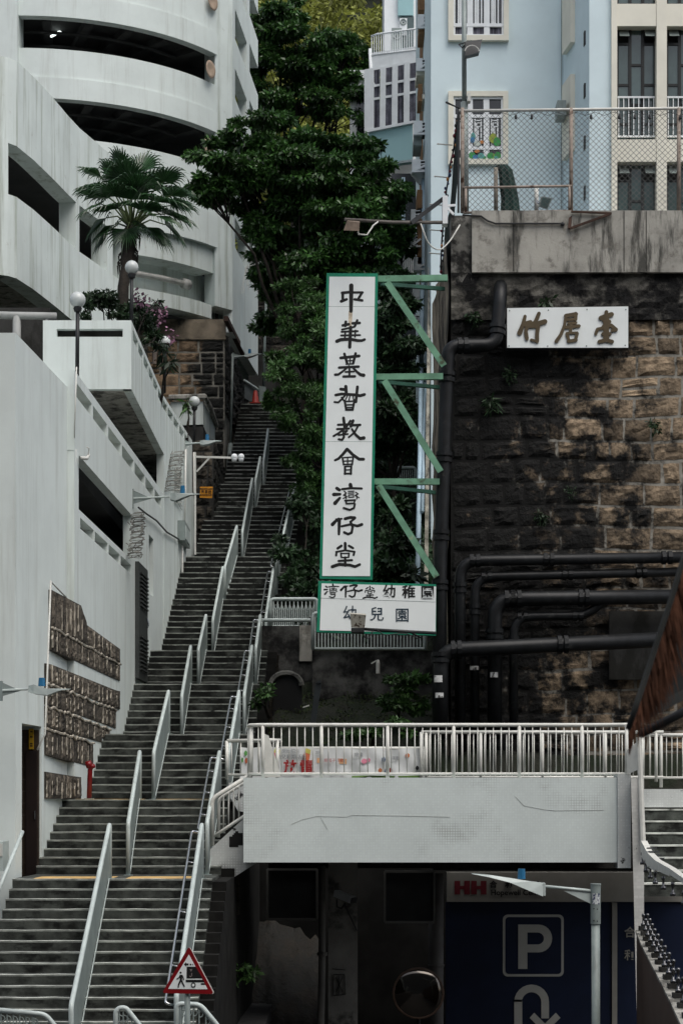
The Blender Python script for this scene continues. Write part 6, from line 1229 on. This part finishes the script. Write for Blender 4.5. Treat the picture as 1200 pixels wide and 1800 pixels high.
# wall lamps on the left block
for (wx_, wy, x1_, x2_, y2, dd_, l) in ((3, 1212, 52, 125, 1211, 33.6, 'leaf-shaped wall lamp at the lower left edge with a blue photocell'), (234, 874, 300, 352, 868, 48, 'leaf-shaped wall lamp pointing at the orange board with a blue photocell'), (322, 779, 352, 390, 775, 59.5, 'leaf-shaped wall lamp near the white balcony with a blue photocell'), (411, 626, 430, 460, 622, 72, 'farthest leaf-shaped lamp on a thin grey pole at the ashlar wall corner')):
    t = thing('wall_lamp', W(wx_, wy, dd_), l, 'street lamp', 'leaf-shaped lamps along the stairs'); k = dd_/34
    sc = (x2_-wx_)/122.
    m = MB(); m.prism([W(wx_, wy-13*sc, dd_), W(wx_+34*sc, wy+2*sc, dd_), W(wx_, wy+12*sc, dd_)], (0, .03, 0)); m.bar(W(wx_-1, wy-15*sc, dd_), W(wx_-1, wy+20*sc, dd_), .06, .06, (0, 1, 0)); m.build('gusset', GALV, t)
    m = MB(); m.tube([W(wx_, wy+2*sc, dd_), W(x1_, wy-1*sc, dd_)], .022, 6); m.build('arm', GALVL, t)
    lamp_head(t, [(x2_, y2-.5), (x2_-18*sc, y2-.5), (x2_-40*sc, y2+0*sc), (x1_+10*sc, wy-8*sc), (x1_, wy-6*sc)], [(x2_, y2+.5), (x2_-18*sc, y2+3*sc), (x2_-40*sc, y2+12*sc), (x1_+10*sc, wy+8*sc), (x1_, wy+5*sc)], dd_, .16, GALV)
    m = MB(); c = W(x1_+22*sc, wy-6*sc, dd_); m.lathe(c, [(0, 0), (.062, 0), (.052, .14 if dd_ < 40 else .2), (0, .14 if dd_ < 40 else .2)], 10); m.build('photocell', BLUEC, t)
m = MB(); m.tube([W(409, 622, 72), W(405, 782, 72)], .045, 8); m.tube([W(405, 782, 72), W(401, 855, 70)], .10, 8); o = m.build('grey_pole', GALV, None, True); tag(o, 'thin grey lamp pole with thicker base at the stair side below the ashlar wall', 'pole')
m = MB(); m.tube([W(468, 521, 77), W(463, 680, 77)], .05, 8); m.tube([W(458, 521, 77), W(468, 522, 77)], .04, 6); o = m.build('grey_lamp_post', GALV, None, True); tag(o, 'thin grey lamp post at the very top of the stairs under the trees', 'lamp post')
# camera arm
t = thing('camera_arm', W(345, 806, 60.2), 'white horizontal arm carrying two small cameras over the stairs', 'security camera')
m = MB(); m.bar(W(344, 803, 60), W(418, 805, 60), .06, .06); m.bar(W(346, 829, 60), W(369, 804, 60), .05, .05); m.bar(W(343.5, 795, 60), W(343.5, 975, 60), .05, .05, (0, 1, 0)); m.build('arm', PALE, t)
for x in (412, 424): m = MB(); m.ball(W(x, 803, 60), .10, 10, 7); m.lathe(W(x, 808, 60), [(0, -.05), (.07, -.05), (.09, .08), (0, .08)], 10); m.build('camera', WFR, t, True)
# orange board
do = 61.6
ob = thing('orange_board', W(362, 875, do), 'small orange notice board with dark lettering beside the upper stairs', 'sign')
m = MB(); m.prism([W(352, 855.5, do), W(374, 855.5, do), W(373, 875.5, do), W(351.5, 874.5, do)], (0, .05, 0)); m.build('board', ORNG, ob)
BRI = mat('brown_ink', (.035, .015, .005), .6, .1, 3)
for s, x, y, z in (('PRIVATE LAND', 363, 859.5, 3.2), ('天', 356.5, 864.7, 5.6), ('恩', 363, 865, 5.6), ('園', 369.3, 865.3, 5.6), ('私家地方入口', 362.5, 870.3, 3.4)): text('lettering', s, W(x, y, do)+Vector((0, -.01, 0)), z*do/FPX, BRI, ob, .003)
m = MB(); m.bar(W(338, 868, do+.1), W(353, 866, do+.06), .04, .04); m.bar(W(346, 862, do+.1), W(352, 857, do+.06), .02, .02); m.build('bracket', DARKM, ob)
# wires, box, coils on the white wall
def xw(x, y, out=.08):      # point on the stair wall seen at pixel (x, y)
    lo, hi = 34., 62.
    for _ in range(40):
        mid = (lo+hi)/2
        if 600+lerp_tab(XW, mid)*FPX/mid < x: lo = mid
        else: hi = mid
    return Vector((lerp_tab(XW, lo)+out, lo, Z(y, lo)))
m = MB(); m.tube([xw(238, 892), xw(252, 903), xw(270, 915), xw(288, 935), xw(310, 948)], .025, 5); o = m.build('slack_cable', DARKM); tag(o, 'slack black cable looping along the white wall from the wall lamp to the meter box', 'cable')
t = thing('meter_box', xw(319, 955), 'grey meter box on the white wall beside the upper stairs', 'meter box'); p = xw(319, 940, .02)
m = MB(); m.box(p.x-.05, p.x+.16, p.y-1.0, p.y+1.0, Z(957, p.y), Z(923, p.y)); m.build('box', GALV, t); m = MB(); m.box(p.x+.161, p.x+.18, p.y-.8, p.y+.8, Z(953, p.y), Z(930, p.y)); m.build('lid', GALVL, t)
for q_ in ([xw(316, 958), xw(316, 1052)], [xw(322, 790), xw(320, 925)], [xw(341, 795, .0), xw(341, 925, .0)]): m = MB(); m.tube(q_, .03, 6); m.build('conduit', PALE, t, True)
def coil(label, pts, r, turns):
    t = thing('razor_wire_coil', xw(*pts[-1], .1), label, 'razor wire', 'razor wire coils on the parapet ends'); P3 = [xw(x, y, .22) for x, y in pts]
    rg = random.Random(turns); m = MB()
    for s in range(3):
        sp_ = []; n = turns*12
        for k in range(n+1):
            f = k/n*(len(P3)-1); i = min(int(f), len(P3)-2); c = P3[i].lerp(P3[i+1], f-i); a = 2*math.pi*k/12+s*2.1; rr = r*rg.uniform(.85, 1.12)
            sp_.append(c+Vector((rr*math.cos(a), rr*.5*math.sin(a), rr*.25*math.sin(a+s))))
        m.tube(sp_, .009, 4)
    m.build('wire', mat('coil_wire', (.22, .22, .20), .5, .3, 6, metal=.4), t)
    m = MB()
    for k in range(60):
        c = P3[0].lerp(P3[-1], rg.random()); a = rg.uniform(0, 6.28); q = c+Vector((r*math.cos(a), r*.5*math.sin(a), 0)); m.bar(q, q+Vector((rg.uniform(-.07, .07), 0, rg.uniform(-.07, .07))), .012, .02)
    b_ = m.build('barbs', MATS['coil_wire'], t); b_['kind'] = 'stuff'
coil('barrel of coiled razor wire at the lower parapet end beside the louvred door', [(226, 902), (228, 925), (223, 955), (221, 980)], .17, 9)
coil('barrel of coiled razor wire at the upper parapet end under the terrace', [(299, 795), (296, 815), (291, 840), (288, 862)], .2, 8)
t = thing('mesh_screen', xw(308, 890), 'small diamond mesh screen beside the upper razor wire coil', 'screen'); m = MB()
for k in range(9):
    f = k/8; m.tube([xw(304, 815+60*f, .06), xw(317, 845+58*f*.9, .06)], .012, 4); m.tube([xw(304, 822+60*f, .07), xw(317, 826+58*f, .07)], .012, 4)
o = m.build('wire_mesh', PALE, t); o['kind'] = 'stuff'
m = MB(); m.tube([xw(135, 805, .1), xw(141, 806, .14), xw(144, 800, .14)], .035, 6); m.tube([xw(142, 806, .15), xw(144, 788, .15), xw(140, 786, .15)], .012, 5); o = m.build('overflow_pipe', PALE, None, True); tag(o, 'short pale overflow pipe at the near end of the upper parapet', 'pipe')
# red standpipe on the stairs, cone at the top
z = stair_z(38.7); xb_ = X(157, 38.8); t = thing('red_standpipe', (xb_, 38.8, z), 'glossy red standpipe on the stairs beside the white wall', 'standpipe')
m = MB(); m.tube(rounded([(xb_, 38.8, z), (xb_+.02, 38.8, z+.62), (xb_+.1, 38.75, z+.66)], .05, 3), .048, 10); m.build('pipe', RED, t, True)
m = MB(); m.tube([(xb_-.06, 38.8, z+.67), (xb_+.05, 38.8, z+.70)], .07, 10); m.build('coupling', RED, t, True); m = MB(); m.box(xb_-.09, xb_+.09, 38.72, 38.88, z, z+.02); m.build('flange', GALV, t)
p = W(449, 710, 75.3); t = thing('traffic_cone', p, 'red traffic cone at the very top of the stairs', 'traffic cone'); m = MB(); m.lathe(p, [(.17, 0), (.14, .04), (.07, .48), (.05, .5), (0, .5)], 12); m.build('cone', REDC, t, True); m = MB(); m.box(p.x-.2, p.x+.2, p.y-.2, p.y+.2, p.z-.01, p.z+.03); m.build('base', REDC, t)
t = thing('top_barrier', W(444, 700, 76.5), 'grey railing and sheet barrier closing the top of the stairs', 'barrier'); m = MB(); m.tube([W(429, 668, 76), W(455, 685, 76.5)], .05, 6); m.build('rail', GALVL, t)
m = MB(); m.prism([W(430, 670, 76.1), W(454, 687, 76.6), W(454, 712, 76.6), W(430, 700, 76.1)], (0, .03, 0)); m.build('sheet', mat('dim_sheet', (.08, .09, .09), .6, .2, 3), t); m = MB(); m.prism([W(455, 678, 76.4), W(467, 680, 76.4), W(469, 704, 76.4), W(456, 708, 76.4)], (0, .05, 0)); m.build('sheet', GALV, t)
# ------------------------------------------------------------------ retaining wall, railings and hollow right of the stairs
rw = thing('stained_retaining_wall', (-.6, 51.9, 3), 'black-stained concrete retaining wall below the pointed-top railing', 'wall')
m = MB(); m.box(X(452, 52), X(552, 52), 51.9, 53, 3, Z(1100, 51.9)); m.build('core', mat('soot_concrete', (.075, .075, .07), .95, .4, 1.6, dirt=(.006, .006, .006), dthr=(.40, .58), dscale=1.0, bump=.7, bscale=9), rw)
m = MB(); m.box(X(526, 51.8), X(548, 51.8), 51.82, 51.899, Z(1162, 51.8), Z(1099, 51.8)); m.build('pilaster', CONC, rw)
m = MB(); m.box(X(549, 50.6), X(760, 50.6), 50.6, 52.6, 3, Z(1143, 50.5)); m.build('lower_wall', MATS['soot_concrete'], rw)
m = MB(); m.box(X(540, 51), X(770, 51), 52.7, 53, 5, Z(1085, 52.7)); m.build('rear_wall', MATS['soot_concrete'], rw)
def gothic(label, xa, xb, yt, ybm, dd_, n, pointed):
    t = thing('pointed_railing', W((xa+xb)/2, ybm, dd_), label, 'railing', 'grey railings behind the church sign'); m = MB()
    m.tube(rounded([W(xa, ybm+2, dd_), W(xa, yt, dd_), W(xb, yt, dd_), W(xb, ybm+2, dd_)], .1), .05, 8); m.build('top_rail', GALVL, t, True); m = MB(); m.tube([W(xa, ybm, dd_), W(xb, ybm, dd_)], .03, 6); m.build('bottom_rail', GALVL, t)
    for k in range(n):
        x = xa+(xb-xa)*(k+.7)/(n+.4); m = MB(); m.bar(W(x, ybm, dd_), W(x, yt+4, dd_), .03, .03, (0, 1, 0))
        if pointed:
            w = (xb-xa)/n*.45
            for s in (-1, 1): m.tube([W(x, yt+9, dd_+.02), W(x+s*w, yt+20, dd_+.02), W(x+s*w, ybm, dd_+.02)], .014, 4)
        m.build('baluster', GALVL, t)
gothic('grey pointed-top railing between the stairs and the tall sign', 476, 557, 1053, 1101, 53.2, 11, True)
m = MB(); m.tube([W(456, 1090, 52.2), W(546, 1090, 52.2)], .05, 8); m.tube([W(458, 1090, 52.2), W(458, 1130, 52.2)], .06, 8); o = m.build('low_rail', GALVL, None, True); tag(o, 'low grey rail crossing in front of the pointed-top railing', 'rail')
gothic('grey railing passing behind the bottom of the wide kindergarten sign', 550, 748, 1078, 1140, 50.5, 34, False)
gothic('tiny distant grey railing in the dark trees right of the tall sign', 697, 730, 822, 846, 66, 9, False)
t = thing('arched_hollow', W(503, 1290, 49), 'black arched culvert mouth below the stained retaining wall', 'culvert')
m = MB(); pts = [W(480, 1200, 49)]+[W(503+27*math.cos(R(a)), 1205-22*math.sin(R(a)), 49) for a in range(165, 10, -15)]+[W(530, 1205, 49)]; m.tube(pts, .07, 6); m.build('rim', mat('culvert_rim', (.11, .11, .10), .9, .4, 5, dirt=(.01, .01, .01), dthr=(.5, .62), dscale=4), t)
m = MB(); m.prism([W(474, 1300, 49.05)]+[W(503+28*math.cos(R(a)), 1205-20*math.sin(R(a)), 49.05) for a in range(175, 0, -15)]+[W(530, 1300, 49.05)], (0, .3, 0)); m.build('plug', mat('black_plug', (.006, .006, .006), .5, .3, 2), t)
m = MB(); m.bar(W(548, 1285, 44.6), W(560, 1200, 44.6), .13, .1); m.bar(W(558, 1199, 44.5), W(564, 1197, 44.5), .05, .05); o = m.build('leaning_post', mat('black_post', (.02, .024, .026), .4, .2, 3)); tag(o, 'leaning dark metal post on the mossy bank behind the banner', 'post')
for (x, y, s, l) in ((664, 1172, .09, 'small pale bottle-like scrap standing on the dark bank'), (538, 1242, .08, 'scrap of white litter on the mossy bank near the leaning post'), (657, 1165, .07, 'thin pale stick lying high on the dark bank')):
    c = W(x, y, 47.4 if y > 1200 else 49.5); m = MB(); (m.lathe(c, [(0, -.18), (.05, -.17), (.05, .1), (.03, .17), (0, .18)], 8) if x == 664 else m.bar(c-Vector((s, 0, .02)), c+Vector((s, 0, .06 if x == 657 else .03)), .05, .03)); o = m.build('litter', PALE); tag(o, l, 'litter')
# ------------------------------------------------------------------ red triangle sign and guard rails at the street
dt = 27
ws_ = thing('warning_sign', (X(329, dt), dt, 0), 'red-bordered triangular warning sign with a walking figure and a lorry', 'road sign')
m = MB(); m.tube([(X(329, dt), dt+.06, 0), W(329, 1690, dt)+Vector((0, .06, 0))], .04, 10); m.build('post', GALV, ws_, True)
def tc(x, y, e=0): return W(280+x/10.91, 1650+y/10.91, dt)+Vector((0, -e, 0))
def rtri(pts, r, e):
    out = []; c = [Vector((a, b, 0)) for a, b in pts]
    for i in range(3):
        p = c[i]; u = (c[i-1]-p).normalized(); w = (c[(i+1) % 3]-p).normalized()
        for q in range(6):
            t = q/5; k = p+u*r*(1-t)**2+w*r*t*t; out.append(tc(k.x, k.y, e))
    return out
m = MB(); m.prism(rtri([(580, 140), (1070, 1065), (60, 1045)], 70, 0), (0, .03, 0)); m.build('rear_plate', PALE, ws_)
m = MB(); m.prism(rtri([(572, 140), (1050, 1060), (55, 1045)], 70, .012), (0, .011, 0)); m.build('red_border', RED, ws_)
m = MB(); m.prism(rtri([(572, 300), (930, 968), (172, 960)], 12, .016), (0, .003, 0)); m.build('white_field', SIGNW, ws_)
def pt_sh(name, polys, mt=BLACK, e0=.018):
    m = MB()
    for i, p in enumerate(polys): m.prism([tc(x, y, e0+i*.0006) for x, y in p], (0, .0015, 0))
    return m.build(name, mt, ws_)
pt_sh('lorry_symbol', [[(530, 535), (700, 535), (835, 762), (525, 762)], [(512, 785), (845, 785), (870, 835), (512, 835)], [(800, 850), (868, 850), (885, 882), (805, 882)]])
m = MB(); c = (655, 888); m.add([tc(c[0]+46*math.cos(2*math.pi*k/18), c[1]+50*math.sin(2*math.pi*k/18), .021) for k in range(18)], [tuple(range(18))]); m.build('wheel_symbol', BLACK, ws_)
m = MB(); m.add([tc(c[0]+25*math.cos(2*math.pi*k/18), c[1]+28*math.sin(2*math.pi*k/18), .0225) for k in range(18)], [tuple(range(18))]); m.build('wheel_symbol', SIGNW, ws_)
m = MB(); strokes(m, [(40, [(413, 650), (413, 652)]), ((52, 44), [(420, 715), (420, 780)]), (22, [(405, 700), (385, 745), (345, 772)]), (22, [(440, 700), (462, 745), (468, 785)]), ((34, 22), [(412, 800), (378, 870), (368, 930)]), ((34, 22), [(428, 800), (455, 860), (485, 912)])], lambda x, y, e: tc(x, y, .016+e), Vector((0, -1, 0)), .003); m.build('walking_figure', BLACK, ws_)
pt_sh('arrow_symbol', [[(475, 490), (520, 448), (520, 535)], [(520, 472), (568, 472), (568, 510), (520, 510)], [(588, 478), (620, 478), (620, 510), (588, 510)], [(642, 480), (656, 480), (656, 510), (642, 510)]])
pt_sh('chalk_mark', [[(585, 582), (640, 582), (612, 635)], [(616, 655), (634, 655), (634, 720), (616, 720)], [(580, 705), (616, 720), (616, 738), (588, 730)]], mat('chalk', (.20, .17, .165), .9, .1, 3), .021)
def guard(label, pts, dd_, bal):
    t = thing('guard_rail', W(*pts[0], dd_)-Vector((0, 0, 1)), label, 'guard rail', 'grey guard rails at the foot of the stairs'); m = MB(); P3 = [W(*p, dd_) for p in pts]
    m.tube(rounded(P3, .08), .036, 8); m.build('top_rail', GALVL, t, True)
    for x, y in bal:
        p = W(x, y, dd_); m = MB(); m.tube([p, Vector((p.x, p.y, .1))], .011, 5)
        m.tube([p+Vector((0, 0, -.05))]+[p+Vector((.06*math.sin(a), 0, -.10+.05*math.cos(a))) for a in (0, .8, 1.6, 2.4, 3.1)], .009, 4); m.build('baluster', GALV, t)
guard('grey guard rail at the bottom left corner', [(-30, 1773), (80, 1783), (97, 1803), (115, 1830)], 28, [(x, 1778+x*.08) for x in range(-20, 60, 11)]+[(60, 1784)])
guard('short grey guard rail end at the bottom between the two stair halves', [(203, 1850), (204, 1777), (212, 1771), (222, 1772), (248, 1805), (262, 1830)], 28, [(210, 1778), (217, 1778), (225, 1784), (232, 1792)])
guard('grey guard rail behind the red triangle sign post', [(310, 1850), (311, 1764), (352, 1766), (382, 1802), (400, 1830)], 28, [(320, 1768), (330, 1768), (340, 1768), (350, 1770), (362, 1784), (372, 1797)])
m = MB(); m.tube([W(40, 1462, 33.6), W(-8, 1580, 32.2)], .034, 8); o = m.build('wall_handrail', GALVL, None, True); tag(o, 'short grey handrail sloping down the white wall at the lower left edge', 'handrail')
t = thing('switch_box', W(0, 1533, 33.5), 'grey electrical box on the white wall at the left edge', 'box'); m = MB(); m.box(X(-25, 33.5), X(7.5, 33.5), 33.4, 34.0, Z(1531, 33.5), Z(1479, 33.5)); m.build('box', GALVL, t); m = MB(); m.box(X(-23, 33.4), X(5, 33.4), 33.38, 33.399, Z(1505, 33.4), Z(1483, 33.4)); m.build('label', PALE, t)
t = thing('doorway_notice', W(57, 1317, 36.4), 'narrow yellow notice above the dark doorway in the white block', 'sign'); dn = 36.5; m = MB(); m.box(X(52, dn), X(60, dn), 36.46, 36.498, Z(1317, dn), Z(1281, dn)); m.build('board', mat('yellow_board', (.36, .22, .01), .5, .1, 4), t)
for yy in (1285, 1294, 1306, 1310): m = MB(); m.box(X(54, dn), X(58.5, dn), 36.455, 36.4595, Z(yy+2.5, dn), Z(yy, dn)); m.build('lettering', BRI, t)
# ------------------------------------------------------------------ tiled ramp parapet with bolts at the right edge
rp_ = thing('spiral_ramp_parapet', (X(1118, 35.5), 35, .2), 'tiled spiral ramp parapet with a row of bolted brackets at the right edge', 'parapet')
m = MB(); m.hexa([(X(1119, 35.6), 35.6, 0), (X(1131, 35.6), 35.6, 0), (X(1131, 35.9), 35.9, 0), (X(1119, 35.9), 35.9, 0), W(1108, 1368, 35.6), W(1131, 1368, 35.6), W(1131, 1368, 35.9), W(1108, 1368, 35.9)]); m.build('tiled_end', mat('white_tile', (.60, .60, .57), .5, .06, 2, brick=(.09, .06, .008, (.14, .13, .12), .85, .5), dirt=(.05, .05, .05), dthr=(.64, .70), dscale=7), rp_)
m = MB(); m.prism([W(1101, 1318, 35.9), W(1122, 1302, 35.7), W(1122, 1352, 35.7), W(1101, 1362, 35.9)], (0, .04, 0)); m.tube([W(1122, 1296, 35.6), W(1125, 1370, 35.6), W(1130, 1500, 35.5)], .05, 8); m.build('rail_plate', RAIL, rp_)
top = [(1118, 1640, 34.8), (1128, 1665, 33.2), (1142, 1692, 31.4), (1160, 1727, 29.4), (1182, 1772, 27.2), (1205, 1822, 25.2), (1225, 1870, 23.8)]
T3 = [W(*p) for p in top]
m = MB()
for a, b in zip(T3, T3[1:]): m.hexa([Vector((a.x, a.y, -2.2)), Vector((a.x+.14, a.y, -2.2)), Vector((b.x+.14, b.y, -2.2)), Vector((b.x, b.y, -2.2)), a, a+Vector((.14, 0, 0)), b+Vector((.14, 0, 0)), b])
m.build('brown_panel', mat('brown_panel', (.085, .058, .045), .6, .15, 1), rp_)
m = MB()
for a, b in zip(T3, T3[1:]): m.hexa([a+Vector((-.02, 0, .004)), a+Vector((.2, 0, .004)), b+Vector((.2, 0, .004)), b+Vector((-.02, 0, .004)), a+Vector((-.02, 0, .05)), a+Vector((.2, 0, .05)), b+Vector((.2, 0, .05)), b+Vector((-.02, 0, .05))])
m.build('coping', CONC, rp_)
BOLT = MB().lathe((0, 0, 0), [(0, 0), (.045, 0), (.045, .05), (.02, .055), (.02, .16), (.032, .17), (.03, .215), (0, .225)], 8).mesh('bolt', mat('dark_steel', (.13, .13, .135), .28, .1, 3, metal=1), smooth=True)
BRKM = MB().box(-.06, .06, -.07, .07, -.03, .06).mesh('bolt_bracket', CONCD)
for k in range(17):
    f = k/16*(len(T3)-1); i = min(int(f), len(T3)-2); p = T3[i].lerp(T3[i+1], f-i)
    o = link('bolt_bracket', BRKM, rp_, p+Vector((.10, 0, .06))); b = link('bolt', BOLT, o, p+Vector((.12, 0, .12))); b = link('bolt', BOLT, o, p+Vector((.20, .05, .12)))
up = [(1126, 1478, 34.9), (1136, 1498, 34.2), (1150, 1512, 33.2), (1175, 1526, 31.8), (1206, 1548, 30), (1225, 1562, 29)]
U3 = [W(*p) for p in up]; m = MB()
for a, b, wv in zip(U3, U3[1:], (.28, .24, .16, .1, .06)): m.hexa([a+Vector((0, 0, -wv)), a+Vector((.12, .1, -wv)), b+Vector((.12, .1, -wv*.8)), b+Vector((0, 0, -wv*.8)), a, a+Vector((.12, .1, 0)), b+Vector((.12, .1, 0)), b])
m.build('upper_curb', RAIL, rp_)
for k in range(9):
    f = k/8*(len(U3)-1); i = min(int(f), len(U3)-2); p = U3[i].lerp(U3[i+1], f-i); link('bolt', BOLT, rp_, p+Vector((.02, -.03, -.42-.0*k)))
for (x, y) in ((1144, 1491), (1147, 1497), (1152, 1503), (1157, 1509)):
    m = MB(); m.bar(W(x-8, y, 34.2), W(x+9, y, 34.2), .1, .025); m.build('steel_shelf', STEEL, rp_)
# straw parasol near the camera
dpz = 9.0
sp_ = thing('straw_parasol', (X(1320, dpz), dpz, 0), 'frayed brown straw parasol reaching in from the right edge', 'parasol')
edge = [(1216, 940), (1198, 990), (1180, 1050), (1160, 1110), (1140, 1172), (1120, 1232), (1103, 1282)]
m = MB(); m.tube([W(x, y, dpz-.12*i/6) for i, (x, y) in enumerate(edge)], .013, 8); m.build('hem', CANOPY, sp_, True)
m = MB(); m.prism([W(x+3, y, dpz) for x, y in edge]+[W(1330, 1160, dpz+.9), W(1330, 900, dpz+.9)], (.0, .02, .01)); m.build('canopy', CANOPY, sp_)
m = MB(); rg = random.Random(5)
for k in range(620):
    f = rg.random()*(len(edge)-1.001); i = int(f); q = f-i; x = edge[i][0]*(1-q)+edge[i+1][0]*q; y = edge[i][1]*(1-q)+edge[i+1][1]*q
    L = rg.uniform(.35, 1)*(25+110*(1-abs(f/6-.45)*1.25)) if f < 5.2 else rg.uniform(.5, 1)*55
    dx = rg.uniform(.05, .30)*L*(1 if f < 5 else .1); o = rg.uniform(-.03, .05)
    a = W(x+rg.uniform(0, 5), y, dpz+o); b = W(x+dx*.5+2, y+L*.55, dpz+o); c = W(x+dx, y+L, dpz+o*.5); w = Vector((.0035, 0, .001))
    m.add([a-w, a+w, b+w, b-w, c], [(0, 1, 2, 3), (3, 2, 4)])
o = m.build('fringe', FRINGE, sp_); o['kind'] = 'stuff'
m = MB(); m.tube([W(1126, 1290, dpz+.3), W(1320, 1190, dpz+.8)], .022, 8); m.tube([W(1320, 900, dpz+.9), (X(1320, dpz+.9), dpz+.9, 0)], .025, 8); m.build('pole', DARKM, sp_, True)
